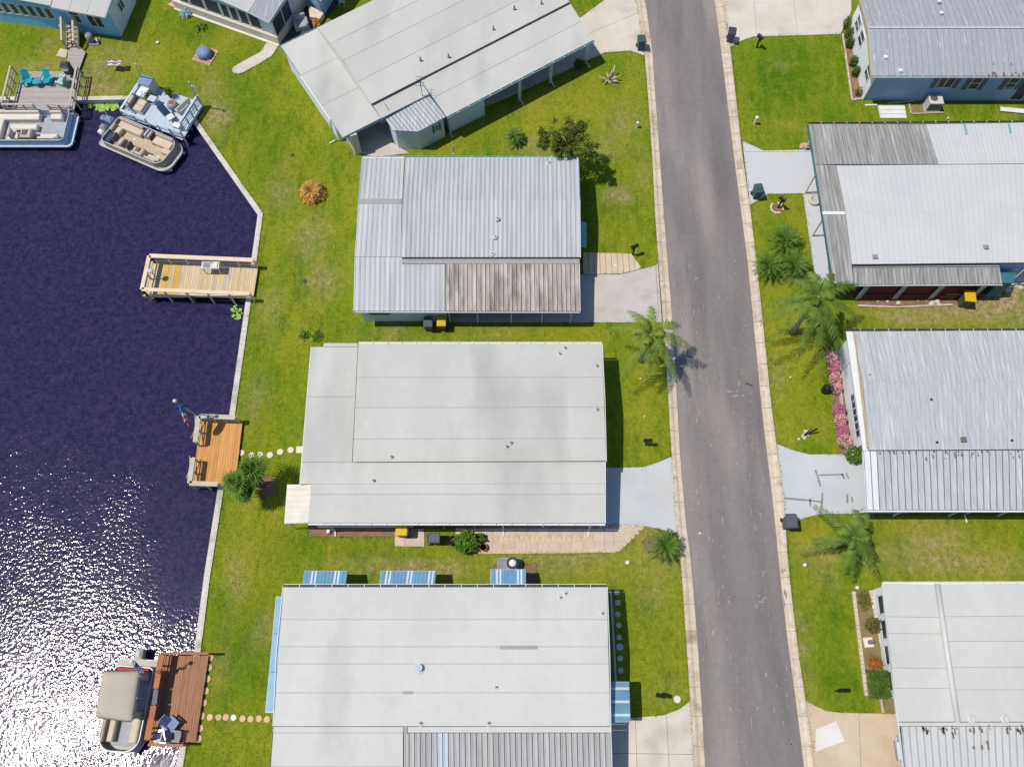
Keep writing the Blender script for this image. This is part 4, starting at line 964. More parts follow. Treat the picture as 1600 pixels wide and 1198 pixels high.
# porch under the corner with a cream end wall
walls(h1, Q((556, 243), (566, 240), (543, 203), (534, 207)), [2.2, 2.2, 2.2, 2.2], 'wall_cream')
MB().prism(G([(560, 238), (603, 218), (640, 240), (585, 246)]), -.03, .05).build('porch_floor', 'conc_grey', h1)
MB().prism(G([(540, 205), (605, 178), (628, 215), (566, 240)]), -.03, .055).build('porch_floor', 'conc_grey', h1)
# storage wall and carport posts
s0, s1 = W(704, 207), W(757.6, 180); nrm = Vector((-(s1 - s0).y, (s1 - s0).x, 0)).normalized()
walls(h1, [s0, s1, s1 + nrm * 2.0, s0 + nrm * 2.0], [2.22, 2.22, 2.45, 2.45], 'wall_pale')
for x, y in ((811, 157), (859, 129), (914, 99)):
    p = W(x, y); post(h1, p, 2.24, .13); downspout(h1, p + Vector((.12, -.05, 0)), 2.2, .5, -1)
downspout(h1, W(703, 208), 2.2, .5, -1)
# little shed
sh = [W(x, y, 2.2).xy for x, y in ((603, 187), (670.7, 149.5), (696, 183), (654, 206), (614, 204))]
MB().prism(inset(sh, .12), 0, 2.16).build('shed_wall', 'wall_pale', h1); ax = (Vector(sh[1]) - Vector(sh[0])).normalized()
planks(h1, sh, ax, .3, 2.16, 2.22, 'roof_weather', gap=.05, name='shed_roof_panel')
MB().prism(inset(sh, .03), 2.12, 2.165).build('shed_roof_deck', 'roof_metal_seam', h1)
wa, wb = inset([Vector((*p, 0)) for p in sh], .12)[3], inset([Vector((*p, 0)) for p in sh], .12)[2]; L = (wb - wa).length
window(h1, wa, wb, L * .62, L * .78, 1.1, 1.8, 'trim_white', 'glass', 2, vert=True)
for u in (.54, .79):
    p, q_ = lerp(wa, wb, u), lerp(wa, wb, u + .07); n_ = Vector(((wb - wa).y, -(wb - wa).x, 0)).normalized() * .03
    MB().bar(p + n_ + Vector((0, 0, 1.45)), q_ + n_ + Vector((0, 0, 1.45)), .05, .75).build('shutter', 'shutter_teal', h1)
# antenna and its cable
ANT = MB(); t0 = W(660, 150, 2.4); ANT.tube([t0, t0 + Vector((0, 0, 1.6))], .025, 6)
for k in range(4): ANT.bar(t0 + Vector((-.35, 0, 1.5 - .0 * k)) + Vector((0, (k - 1.5) * .25, 0)), t0 + Vector((.35, 0, 1.5)) + Vector((0, (k - 1.5) * .25, 0)), .02, .02)
ANT.bar(t0 + Vector((0, -.5, 1.5)), t0 + Vector((0, .5, 1.5)), .025, .025); ANT.build('antenna', 'charcoal', h1)
MB().tube([W(540, 81, 2.98), W(575, 120, 2.93), W(608, 173, 2.45)], .02, 5).build('cable', 'charcoal', h1)
for x, y, z in ((657, 94, 3.04), (701, 89, 2.95), (771, 46, 2.96), (803.5, 14, 3.05), (846, 6, 2.95)): vent(h1, x, y, z, .055, .3, 'ac_grey', .1)

# ---------------- blue house in the corner with the landing stair
h0 = thing('blue_house', 'bright blue house with window row and white roof above wooden steps', 'house', W(130, 48))
wp = Q((-70, 25), (99, 46.7), (190, 58), (213, 3), (232, -45), (-70, -95))
walls(h0, wp, [2.75, 2.75, 2.5, 2.5, 2.5, 2.9], 'wall_blue')
roof(h0, Q((79.6, 10.8, 2.95), (163.5, 26.8, 2.6), (200, -72, 2.6), (108, -92, 2.95)), 3, 'roof_white', 'roof_seam')
roof(h0, Q((-70, -18, 2.9), (79, 9.4, 2.98), (107.5, -92, 2.98), (-40, -118, 2.9)), 3, 'roof_white', 'roof_seam')
fascia(h0, W(79, 10.8, 3.0), W(163.5, 26.8, 2.64)); fascia(h0, W(164, 26.8, 2.64), W(200, -72, 2.64))
a, b = wp[0].copy(), wp[2].copy()
u0, z0 = onwall(9.4, 20.3, a, b); u1, _ = onwall(89, 29.4, a, b); _, z1 = onwall(79, 12.5, a, b); z1 = min(z1, 2.55)
w_ = (u1 - u0) / 6
for i in range(-1, 6): window(h0, a, b, u0 + i * w_ + .06, u0 + (i + 1) * w_ - .06, z0, z1, 'trim_white', 'glass', 1, fw=.07)
u0, z0 = onwall(118, 36.5, a, b); u1, _ = onwall(126, 37, a, b); window(h0, a, b, u0 - .1, u1 + .35, 1.0, 2.5, 'trim_white', 'glass', 2, name='door', vert=True, fw=.09)
u0, z0 = onwall(144, 41.5, a, b); u1, _ = onwall(166, 42.5, a, b); window(h0, a, b, u0, u1, max(.8, z0), 2.35, 'trim_white', 'glass', 2)
a2, b2 = wp[2].copy(), wp[3].copy(); L = (b2 - a2).length
MB().bar(lerp(a2, b2, .5) + Vector((.025, 0, 1.25)) - (b2 - a2) * .49, lerp(a2, b2, .5) + Vector((.025, 0, 1.25)) + (b2 - a2) * .49, .04, 2.4).build('side_panel', 'wall_pale', h0)
for u in (.35, .72): window(h0, a2 + Vector((.05, 0, 0)), b2 + Vector((.05, 0, 0)), L * u, L * u + .8, 1.1, 2.0, 'trim_white', 'glass', 2)
MB().lathe(W(95, 43, 0.4), [(.07, 0), (.1, .1), (.05, .25)], 8).build('wall_lamp', 'white', h0)

# ---------------- lanai house next to it
hl = thing('lanai_house', 'white house with slanted screened lanai wall beside the curved path', 'house', W(400, 55))
a, b = W(274, 13), W(437, 71); dr_ = (b - a).normalized(); nn_ = Vector((-dr_.y, dr_.x, 0))
walls(hl, [a, b, b + nn_ * 7, a + nn_ * 7], [.75, .75, .75, .75], 'wall_cream', name='knee_wall')
L = (b - a).length
walls(hl, [a + nn_ * .25 + dr_ * .2, b + nn_ * .25 - dr_ * .2, b + nn_ * 7, a + nn_ * 7], [2.7, 2.4, 2.4, 2.7], 'wall_pale')
MB().bar(a - nn_ * .02 + Vector((0, 0, .04)), b - nn_ * .02 + Vector((0, 0, .04)), .3, .08).build('plinth', 'conc_white', hl)
u = .7
for wd in (1.0, 1.5, 1.5, .8, .8, .9, 1.1):
    if u + wd < L - .2: window(hl, a + nn_ * .22, b + nn_ * .22, u, u + wd - .08, .78, 2.25, 'trim_white', 'screen', 1, fw=.07)
    u += wd
e0, e1 = b.copy(), b + nn_ * 6.5; window(hl, e0 - dr_ * .15, e1 - dr_ * .15, .1, 2.9, .1, 2.3, 'trim_white', 'screen', 2, fw=.08); window(hl, e0 - dr_ * .15, e1 - dr_ * .15, 3.0, 6.2, .1, 2.3, 'trim_white', 'screen', 2, fw=.08)
roof(hl, Q((388.7, 18.8, 2.75), (419.6, 34.7, 2.5), (474, -48, 2.5), (441, -62, 2.75)), 9, 'roof_weather', 'roof_metal_seam', rib=.03)
roof(hl, Q((255, -40, 3.15), (388.3, 18.8, 2.8), (440.6, -62, 2.8), (305, -125, 3.15)), 3, 'roof_white', 'roof_seam')
fascia(hl, W(419.8, 35, 2.52), W(474, -48, 2.52), 'trim_white'); fascia(hl, W(388.5, 19, 2.8), W(419.6, 35, 2.53), 'trim_white'); fascia(hl, W(255, -40, 3.18), W(388.3, 19, 2.82), 'trim_white')
MB().prism(G([(262, 9), (278, 0), (286, 18), (274, 14)]), -.02, .12).build('step', 'paver_pink', hl)
# neighbour glimpsed between the two roofs
hb = thing('white_house', 'corner of a white house glimpsed between two roofs', 'house', W(505, 18))
walls(hb, Q((478, 8), (508, 22), (540, -30), (500, -50)), 2.3, 'wall_bluegrey'); roof(hb, Q((470, -14, 2.5), (502, 2, 2.5), (540, -52, 2.5), (505, -66, 2.5)), 3, 'roof_white', 'roof_seam'); MB().prism(G([(484, 16), (508, 28), (502, 37), (486, 34)]), 0, .5).build('planter', 'wall_cream', hb)
struct('patio', MB().prism(G([(440, 70), (500, 42), (530, 5), (500, -30), (470, -10)]), -.04, .03), 'charcoal')  # charcoal colour stands in for the dark shade in the gap between the roofs

# ---------------- grey streaked house, upper right
g1 = thing('grey_house', 'blue grey walled house with streaked grey metal roof and white end wall', 'house', W(1480, 150))
s_ = W(1361, 119, 3.0); r_ = W(1356.5, 44, 3.55); n_ = Vector((r_.x - (s_.x - r_.x) * .6, 2 * r_.y - s_.y, 3.0)); s_.x += .05
E = 26.0
roof(g1, (s_, s_ + Vector((E, 0, 0)), r_ + Vector((E, 0, 0)), r_), 62, 'roof_streak', 'roof_metal_seam', gap=.015, rib=.025, ribw=.05)
roof(g1, (n_, n_ + Vector((E, 0, 0)), r_ + Vector((E, 0, 0)), r_), 62, 'roof_streak', 'roof_metal_seam', gap=.015, rib=.025, ribw=.05)
MB().bar(r_ + Vector((0, 0, .06)), r_ + Vector((E, 0, .06)), .22, .03).build('ridge_cap', 'roof_weather', g1)
fascia(g1, s_ + Vector((-.03, 0, .05)), r_ + Vector((-.03, 0, .05)), 'trim_tan', .2, .08); fascia(g1, n_ + Vector((-.03, 0, .05)), r_ + Vector((-.03, 0, .05)), 'trim_tan', .2, .08)
gutter(g1, s_ + Vector((0, 0, -.05)), s_ + Vector((E, 0, -.05)))
x0 = s_.x + .55; y0 = s_.y + .32; y1 = n_.y - .3
walls(g1, [Vector((x0, y0, 0)), Vector((x0 + E - .5, y0, 0)), Vector((x0 + E - .5, y1, 0)), Vector((x0, y1, 0)), Vector((x0, r_.y, 0))], [2.92, 2.92, 2.92, 2.92, 3.42], 'wall_bluegrey')
MB().prism([(x0 - .03, y0 - .01), (x0 + .02, y0 - .01), (x0 + .02, y1), (x0 - .03, y1)], 0, 2.9).build('end_wall', 'wall_white', g1)
sa, sb = Vector((x0, y0, 0)), Vector((x0 + E, y0, 0))
for (px0, px1, py, dv, vt) in ((1454, 1489, 137, 2, False), (1504, 1529, 139.5, 2, True), (1561, 1586, 139.5, 2, True)):
    u0, z0 = onwall(px0 + 5, py, sa, sb); u1, _ = onwall(px1 - 4, py, sa, sb); window(g1, sa, sb, u0, u1, z0, 2.6, 'trim_white', 'glass', dv, vert=vt)
    for uu in (u0 - .36, u1 + .04): MB().bar(sa + Vector((uu, -.03, (z0 + 2.6) / 2)), sa + Vector((uu + .32, -.03, (z0 + 2.6) / 2)), .05, 2.6 - z0).build('shutter', 'shutter', g1)
u0, _ = onwall(1572, 159, sa, sb); window(g1, sa, sb, u0, u0 + 3, .1, 2.3, 'trim_white', 'screen', 3, name='dark_opening_panel')  # dark panels stand in for the shaded carport opening, no real door
wa, wb = Vector((x0 - .03, y1, 0)), Vector((x0 - .03, y0, 0)); L = y1 - y0
for px, py in ((1344, 32), (1347.5, 58), (1354.5, 118)):
    u, z = onwall(px, py, wa, wb); window(g1, wa, wb, u - .5, u + .5, 1.1, 2.2, 'trim_white', 'glass', 2, vert=True)
for k in range(46):
    random.seed(k + 50); x = s_.x + random.uniform(8, 19); w2 = random.uniform(.05, .16)
    p = lerp(s_, r_, random.uniform(.01, .06) if k < 40 else random.uniform(.1, .3)); MB().box((x, p.y, p.z + .02), (w2, random.uniform(.1, .3), .03)).build('leaf_debris', 'roof_rust', g1)
for x, y, z in ((1383, 91, 3.2), (1406, 112, 3.05)): MB().box(W(x, y, z), (.28, .28, .2), 0, .04).build('roof_vent', 'white', g1)
for x, y, z in ((1467, 4, 3.3), (1470, 22, 3.4)): MB().box(W(x, y, z), (.25, .25, .2), 0, .04).build('roof_vent', 'white', g1)

# ---------------- house with grey corrugated overhang and broad pale blue roof
g2 = thing('mobile_home', 'home with broad pale roof, grey corrugated overhang and maroon side porch', 'house', W(1450, 400))
KW = dict(rib=.03, gap=.02, ribw=.05)
roof(g2, Q((1273, 257, 2.75), (1466, 257, 2.75), (1446.5, 195, 2.5), (1263, 194.5, 2.5)), 30, 'roof_grey', 'roof_metal_seam', **KW)
roof(g2, Q((1466.4, 257, 2.75), (1720, 255, 2.75), (1720, 190, 2.5), (1446.9, 195, 2.5)), 40, 'roof_cool', 'roof_seam', gap=.015)
roof(g2, Q((1273.2, 257.6, 2.75), (1307, 258.6, 2.75), (1321, 333, 2.92), (1284.8, 333, 2.92)), 5, 'roof_grey', 'roof_metal_seam', **KW)
roof(g2, Q((1302, 443, 2.5), (1334, 444, 2.5), (1321, 333.4, 2.92), (1284.9, 333.4, 2.92)), 5, 'roof_grey', 'roof_metal_seam', **KW)
MB().bar(W(1285, 333, 2.98), W(1321, 333, 2.98), .25, .03).build('ridge_cap', 'white', g2)
nw, ne, se, sw_ = Q((1307, 259, 3.0), (1720, 256, 3.0), (1720, 409, 3.0), (1331, 413, 3.0)); rw, re = W(1321.5, 333, 3.35), W(1720, 331, 3.35)
roof(g2, (nw, ne, re, rw), 46, 'roof_cool', 'roof_seam', gap=.012); roof(g2, (sw_, se, re, rw), 46, 'roof_cool', 'roof_seam', gap=.012)
fascia(g2, sw_ + Vector((0, -.02, .02)), se + Vector((0, -.02, .02)), 'gutter_dark', .1); fascia(g2, W(1262.6, 194, 2.54), W(1284.4, 333, 2.97), 'trim_teal', .2); fascia(g2, W(1284.4, 333, 2.97), W(1301.6, 443, 2.54), 'trim_teal', .2)
roof(g2, Q((1334, 444.6, 2.32), (1566, 443.4, 2.32), (1561, 413.6, 2.68), (1332, 414.6, 2.68)), 38, 'roof_grey', 'roof_metal_seam', **KW)
MB().bar(W(1333, 415.5, 2.74), W(1561, 414, 2.74), .2, .03).build('flashing', 'sealant', g2)
gutter(g2, W(1720, 190.5, 2.44), W(1263, 194, 2.44), 'gutter_dark'); gutter(g2, W(1334, 444.6, 2.27), W(1566, 443.6, 2.27))
for x, y in ((1507, 200), (1576, 198)): MB().bar(W(x, y - 5, 2.56), W(x + 3, y + 10, 2.62), .12, .1).build('roof_bracket', 'trim_blue', g2)
a, b, c, d = inset([nw, ne, se, sw_], .12); walls(g2, [a, b, c, d], 2.9, 'wall_bluegrey')
walls(g2, inset(Q((1320, 200, 2.4), (1720, 196, 2.4), (1720, 256, 2.4), (1330, 257, 2.4)), .1), 2.4, 'wall_bluegrey')
for x, y in ((1257.5, 235), (1258, 301.7), (1269, 369), (1291, 450)): post(g2, W(x, y), 2.45, .09)
for x in (1337.5, 1395, 1451, 1514): post(g2, W(x, 467), 2.3, .12); post(g2, W(x, 467) + Vector((.2, 0, 0)), 2.3, .06)
pw = [W(x, 466.6) for x in (1338.5, 1395, 1451, 1514)]
MB().prism(G([(1334, 466.5), (1535, 465.8), (1535, 455), (1334, 455)]), -.02, .42).build('porch_base', 'wall_maroon', g2)
planks(g2, G([(1334, 466.3), (1535, 465.6), (1535, 440), (1334, 440)]), (0, 1), .2, .42, .46, 'red_wood', name='porch_board')
for p, q_ in zip(pw, pw[1:]):
    for k in range(9):
        MB().bar(lerp(p, q_, .03) + Vector((0, .15, .55 + k * .1)), lerp(p, q_, .97) + Vector((0, .15, .55 + k * .1)), .02, .08).build('porch_slat', 'wall_maroon', g2)
MB().bar(W(1466, 466, 0) + Vector((0, -.02, .25)), W(1513, 465, 0) + Vector((0, -.02, .25)), .1, .06).build('step', 'wood_orange', g2); MB().bar(W(1478, 460, .5), W(1520, 459, .5), .1, .06).build('rail', 'wood_orange', g2)
MB().prism(G([(1535, 466), (1555, 466), (1561, 450), (1535, 450)]), 0, 2.2).build('end_screen', 'trim_teal', g2)
for x, y, z in ((1367, 402, 3.06), (1540, 387, 3.12)): MB().box(W(x, y, z), (.3, .3, .14), 0, .03).build('roof_vent', 'ac_grey', g2)
p = W(1571, 447); downspout(g2, p, 2.6, 0, -1); MB().bar(W(1580, 421, 2.0), W(1594, 420, 2.0), .1, .12).build('wall_light', 'white', g2)

# ---------------- house with pink flower row
g3 = thing('mobile_home', 'home with weathered pale roof, ribbed carport and pink flowers at its end', 'house', W(1480, 690))
nw, ne, se, sw_ = Q((1333, 518, 2.8), (1720, 516, 2.8), (1720, 701, 2.8), (1358, 703, 2.8)); rw, re = lerp(nw, sw_, .46), lerp(ne, se, .46); rw.z = re.z = 3.2
roof(g3, (nw, ne, re, rw), 52, 'roof_weather', 'roof_seam', gap=.012, rib=.012, ribw=.05); roof(g3, (sw_, se, re, rw), 52, 'roof_weather', 'roof_seam', gap=.012, rib=.012, ribw=.05)
roof(g3, Q((1348, 704, 2.66), (1358, 703.4, 2.7), (1333, 518, 2.7), (1321.5, 518, 2.66)), 1, 'trim_white', 'roof_seam'); MB().bar(W(1336.5, 523, 2.9), W(1356, 700, 2.9), .09, .12).build('edge_trim', 'trim_tan', g3)
roof(g3, Q((1354, 796.4, 2.3), (1720, 796.5, 2.3), (1720, 703, 2.68), (1349, 704.4, 2.68)), 36, 'roof_weather', 'roof_metal_seam', gap=.05, depth=.03, rib=.035, ribw=.07, alt={0: 'trim_white', 1: 'trim_white'})
fascia(g3, sw_ + Vector((0, -.02, .0)), se + Vector((0, -.02, 0)), 'gutter_dark', .08); gutter(g3, ne + Vector((0, 0, -.04)), W(1322, 517, 2.72), 'gutter_dark'); gutter(g3, W(1354, 796.8, 2.25), W(1720, 797, 2.25)); fascia(g3, W(1353.6, 797, 2.34), W(1348.6, 704, 2.72))
for k in range(34):
    random.seed(k + 9); x = random.uniform(1372, 1600); y = 704.5 + abs(random.gauss(0, 5)); MB().box(W(x, y, 2.7 - (y - 704) * .004), (random.uniform(.04, .1), random.uniform(.1, .25), .04)).build('leaf_debris', 'roof_rust', g3)
wl0, wl1 = W(1311, 560), W(1332, 705); wl2, wl3 = W(1600, 700), W(1600, 560)
walls(g3, [wl0, wl1, wl1 + Vector((17, 0, 0)), wl0 + Vector((17, 0, 0))], 2.6, 'wall_white'); walls(g3, inset(Q((1326, 520, 2.5), (1420, 520, 2.5), (1420, 560, 2.5), (1330, 560, 2.5)), .15), 2.55, 'wall_white')
for (y0_, y1_) in ((616, 640), (641, 664), (665, 690)):
    u0, z0 = onwall(1332, y0_, wl0, wl1); u1, _ = onwall(1334, y1_, wl0, wl1); window(g3, wl0, wl1, u0, u1, .9, 1.6, 'trim_white', 'glass', 2, fw=.06)
for x in (1420, 1510, 1590):
    p = W(x, 793, 2.2); post(g3, p, 2.24, .09)
for x, y in ((1333, 803), (1506, 804)): downspout(g3, W(x, y), 2.2, .1, -1)
MB().bar(W(1334, 803, .05) + Vector((0, .1, 2.1)), W(1353, 797, 2.2), .09, .08).build('downspout_elbow', 'trim_white', g3)
MB().box(W(1505, 687, 2.93), (.3, .3, .14), 0, .02).build('roof_vent', 'roof_rust', g3)
for x, y, z in ((1358.5, 586, 3.1), (1455, 624, 3.15), (1464, 691, 2.9), (1581, 688, 2.9)): vent(g3, x, y, z, .05, .1, 'charcoal', .07)

# ---------------- bottom right house
g4 = thing('mobile_home', 'white roofed home with four picture windows and dry planting bed', 'house', W(1500, 1100))
strips(g4, (1379, 912, 1402.5, 1127), (1464, 913.5, 1496, 1127), [(912, 2.8), (963, 2.84), (989, 2.86), (1043, 2.88), (1074.6, 2.86), (1127, 2.8)], 'roof_bright')
strips(g4, (1465, 913, 1497, 1127), (1720, 911, 1720, 1127), [(913, 2.92), (963, 3.05), (1001.6, 3.15), (1042, 3.15), (1077, 3.05), (1127, 2.92)], 'roof_bright')
MB().tube([W(1464.5, 912.5, 2.96), W(1480, 1018, 3.1), W(1496.5, 1128, 2.96)], .16, 8).build('roof_hump', 'roof_bright', g4, True)
strips(g4, (1403, 1127.6, 1404.5, 1134), (1720, 1127.6, 1720, 1134), [(1127.6, 2.72), (1134, 2.7)], 'roof_bright')
roof(g4, Q((1420, 1262, 2.28), (1720, 1262, 2.28), (1720, 1134.4, 2.68), (1408, 1134.4, 2.68)), 28, 'roof_cool', 'roof_seam', gap=.06, depth=.04, rib=.045, ribw=.09)
fascia(g4, W(1402.6, 1118, 2.8), W(1419, 1262, 2.3)); gutter(g4, W(1420, 1262, 2.22), W(1720, 1262, 2.22)); fascia(g4, W(1379, 912, 2.84), W(1402.6, 1127, 2.84)); gutter(g4, W(1720, 911, 2.74), W(1379, 912, 2.74))
for k in range(38):
    random.seed(k + 90); x = random.choice([random.uniform(1508, 1600), random.uniform(1436, 1500)]) if k < 34 else random.uniform(1520, 1545); y = 1135 + abs(random.gauss(0, 6)) if k < 34 else random.uniform(1155, 1175)
    MB().box(W(x, y, 2.71), (random.uniform(.05, .1), random.uniform(.1, .3), .05)).build('leaf_debris', 'roof_rust', g4)
w0, w1 = W(1363.5, 921), W(1386, 1090); walls(g4, [w0, w1, w1 + Vector((14, 0, 0)), w0 + Vector((14, 0, 0))], 2.68, 'wall_white')
for (xa, ya, xb, yb) in ((1370.8, 930, 1375, 962), (1376.3, 967.7, 1382, 1000.5), (1381.8, 1007, 1389, 1040.5), (1387.3, 1047, 1395, 1081)):
    u0, z0 = onwall(xa, ya, w0, w1); u1, _ = onwall(xb, yb, w0, w1); u1b, _ = onwall(xa + 4, yb, w0, w1); window(g4, w0, w1, u0, u1b, .5, 1.5, 'trim_white', 'glass', 1, fw=.1, dep=.06)
for x, y, z, r in ((1518, 1123, 2.98, .22), (1570, 1122, 2.98, .24)): vent(g4, x, y, z, r * .6, .2, 'roof_cool', r * 1.1, 'roof_cool')
for x in (1410, 1470, 1540): p = W(x + 6, 1255, 2.2); post(g4, p, 2.24, .09)
# ================================================================ DOCKS
def piles(parent, pts, z1, r=.12, m='trunk_dark'):
    for p in pts: MB().lathe((p[0], p[1], -1.6), [(r, 0), (r, z1 + 1.6)], 9).build('pile', m, parent)
def deck(parent, px, z, axis, pitch, m, mats=None, under='dark_under'):
    pl = G(px, z); MB().prism(inset(pl, .05), z - .28, z - .05).build('deck_frame', under, parent)
    planks(parent, pl, axis, pitch, z - .05, z, m, mats=mats); return pl
# pale fishing pier
da = thing('pier', 'pale weathered plank pier with cap rails reaching over the water', 'pier', W(315, 440, 0)); Z = .22
pl = deck(da, [(236, 409), (403.5, 416), (396.5, 461), (225, 462)], Z, (1, 0), .15, 'wood_pale', mats=lambda i, n: 'wood_yellow' if i in (7, 8, 9, 12, 13, 14) else 'wood_pale')
n0, n1 = W(233, 399.5, Z + 1.0), W(396, 406.3, Z + 1.0); w1 = W(221.5, 452, Z + 1.0); s1 = W(390, 458.6, Z + 1.0)
rail(da, n0.xy, n1.xy, Z, 1.0, n=7, cap=.3, mids=(.35, .7)); rail(da, n0.xy, w1.xy, Z, 1.0, n=3, cap=.26, mids=(.35, .7)); rail(da, w1.xy, s1.xy, Z, 1.0, n=6, cap=.26, mids=(.3,), foot=-1.5)
MB().bar(W(224, 463, Z - .1), W(397, 462.5, Z - .1), .06, .26).build('rim_board', 'wood_rail', da)
piles(da, [W(238, 464, Z).xy, W(300, 464, Z).xy, W(240, 412, Z).xy, W(300, 414, Z).xy, W(360, 464, Z).xy], Z - .06)
sk = thing('fish_cleaning_station', 'white fish cleaning sink standing on the pale pier', 'sink', W(335, 427, Z))
c = W(335, 424, Z)
for dx in (-.52, .52):
    for dy in (-.2, .2): MB().box(c + Vector((dx, dy, 0)), (.06, .06, .8)).build('leg', 'ac_white', sk)
MB().box(c + Vector((0, 0, .8)), (1.2, .55, .06)).build('counter', 'ac_white', sk); MB().box(c + Vector((-.25, 0, .862)), (.45, .38, .02), 0, .008).build('basin', 'ac_grey', sk); MB().tube([c + Vector((.1, .15, .86)), c + Vector((.1, .15, 1.1)), c + Vector((.1, .0, 1.1))], .025, 6).build('tap', 'silver', sk); MB().box(c + Vector((.35, 0, .86)), (.3, .4, .06), 0, .01).build('cutting_board', 'white', sk)
lp = thing('lamp_post', 'short post with round white head at the pier end', 'lamp', W(246, 436, Z)); p = W(246, 436, Z)
MB().tube([p, p + Vector((0, 0, 1.1))], .04, 8).build('post', 'wood_rail_grey', lp); MB().lathe(p + Vector((0, 0, 1.1)), [(.08, 0), (.2, .04), (.2, .1), (.06, .14)], 14).build('lamp_head', 'stone_grey', lp, True)
# orange deck
db = thing('dock', 'orange plank dock with grey bench rails and flagpole', 'dock', W(340, 705, 0))
pl = deck(db, [(313, 657), (379, 657), (367.5, 755), (301, 756)], Z, (1, 0), .16, 'wood_orange')
H_ = .95
def RB(a, b, n=2, mids=(.35, .68), foot=None, m='wood_rail_grey', t=db, cap=.3): rail(t, W(*a, Z + H_).xy, W(*b, Z + H_).xy, Z, H_, m, n, cap, mids, foot=foot)
RB((311, 650), (367, 652), 4); RB((310, 650), (305, 690), 3); RB((301.5, 715), (296, 754.5), 3, foot=-1.4); RB((296, 754.8), (340, 756), 3, foot=-1.4)
for (a, b) in (((312, 655), (307, 690)), ((304, 718), (299, 752))):
    p, q = W(*a, Z), W(*b, Z); MB().bar(p + Vector((0, 0, .1)), q + Vector((0, 0, .85)), .04, .06).build('brace', 'wood_rail_grey', db); MB().bar(q + Vector((0, 0, .1)), p + Vector((0, 0, .85)), .04, .06).build('brace', 'wood_rail_grey', db)
piles(db, [W(305, 752, Z).xy, W(317, 660, Z).xy, W(310, 705, Z).xy, W(340, 756, Z).xy], Z - .06)
def flag(name, label, base, top, drop, cat='flag', swing=(.25, -.1), rm=.03):
    """leaning pole with a limp striped flag hanging from its head"""
    t = thing(name, label, cat, base); base, top = Vector(base), Vector(top)
    MB().tube([base, top], [rm * 1.3, rm], 8).build('pole', 'wood_rail_grey', t); MB().lathe(top - Vector((0, 0, .03)), [(.05, 0), (.12, .08), (.12, .16), (.04, .22)], 10).build('finial', 'stone_white', t, True)
    d = (base - top).normalized(); n = 8
    for k, (m, a, b) in enumerate((('flag_blue', 0, .45), ('flag_white', .45, .6), ('flag_red', .6, .72), ('flag_white', .72, .86), ('flag_red', .86, 1.0))):
        mb = MB(); rows = []
        for i in range(n + 1):
            u = lerp(a, b, i / n); r = []
            for j in range(7):
                w = j / 6; p = top + d * (.12 + 1.15 * w * (1 - .25 * u)) + Vector((swing[0] * u, swing[1] * u, -drop * u * (1 - .2 * w))) + Vector((.09 * math.sin(w * 9 + u * 3), .1 * math.cos(w * 8 + u * 4), 0)); r.append(p)
            rows.append(r)
        mb.grid(rows)
        o = mb.build('flag_cloth', m, t, True); so_ = o.modifiers.new('thick', 'SOLIDIFY'); so_.thickness = .006
    return t
flag('flagpole', 'leaning wooden flagpole with limp flag at the orange dock corner', W(312, 652, Z), W(274, 627, 4.2), 1.5, swing=(.2, -.9))
# brown deck
dc = thing('dock', 'reddish brown plank dock with blue chairs by the covered boat', 'dock', W(280, 1090, 0))
pl = deck(dc, [(255, 1024), (326, 1024), (306, 1158), (233, 1161)], Z, (1, 0), .15, 'wood_brown')
RB((252.5, 1020), (325, 1020.5), 4, m='wood_red', t=dc, cap=.14); RB((252.5, 1021), (243, 1075), 4, m='wood_red', t=dc, cap=.34, mids=(.3, .6)); RB((240, 1102), (230, 1155), 4, m='wood_red', t=dc, cap=.34, mids=(.3, .6)); RB((232, 1163), (286, 1164), 3, m='wood_red', t=dc, cap=.14)
p, q = W(242.5, 1077, Z + .9), W(240, 1100, Z + .9); MB().bar(p, q, .36, .06).build('gate_pad', 'navy', dc)
for pp in (p, q): MB().box((pp.x, pp.y, Z), (.08, .08, .9)).build('post', 'wood_red', dc)
piles(dc, [W(258, 1026, Z).xy, W(248, 1090, Z).xy, W(240, 1156, Z).xy, W(290, 1160, Z).xy], Z - .06)
def adirondack(name, label, pos, rz, m, group=None, s=1.0):
    t = thing(name, label, 'chair', pos, rz, group); mb = lambda: MB(False)
    for i in range(5):
        mb().hexa([(-.25 + i * .1, -.0, .3), (-.16 + i * .1, -.0, .3), (-.16 + i * .1, .5, .38), (-.25 + i * .1, .5, .38)], [(-.25 + i * .1, -.0, .33), (-.16 + i * .1, -.0, .33), (-.16 + i * .1, .5, .41), (-.25 + i * .1, .5, .41)]).build('seat_slat', m, t)
        h = .95 + .07 * (1 - abs(i - 2) / 2); k = .25
        mb().hexa([(-.26 + i * .105, -.02, .3), (-.165 + i * .105, -.02, .3), (-.165 + i * .105, .02, .32), (-.26 + i * .105, .02, .32)], [(-.28 + i * .112, -.02 - k * 1.3, h), (-.175 + i * .112, -.02 - k * 1.3, h), (-.175 + i * .112, .02 - k * 1.3, h), (-.28 + i * .112, .02 - k * 1.3, h)]).build('back_slat', m, t)
    for s_ in (-1, 1):
        mb().box((s_ * .33, .17, .52), (.12, .68, .03)).build('armrest', m, t); mb().box((s_ * .31, .45, 0), (.05, .09, .53)).build('leg', m, t); mb().bar((s_ * .3, -.3, .04), (s_ * .3, .42, .34), .04, .09).build('leg', m, t)
    return t
ANG = math.pi
adirondack('deck_chair', 'blue grey slatted chair on the brown dock, with empty seat', W(268, 1128, Z), -2.2, 'cover_blue')
adirondack('deck_chair', 'silvery chair beside the brown dock rail', W(258, 1150, Z), 1.9, 'silver')
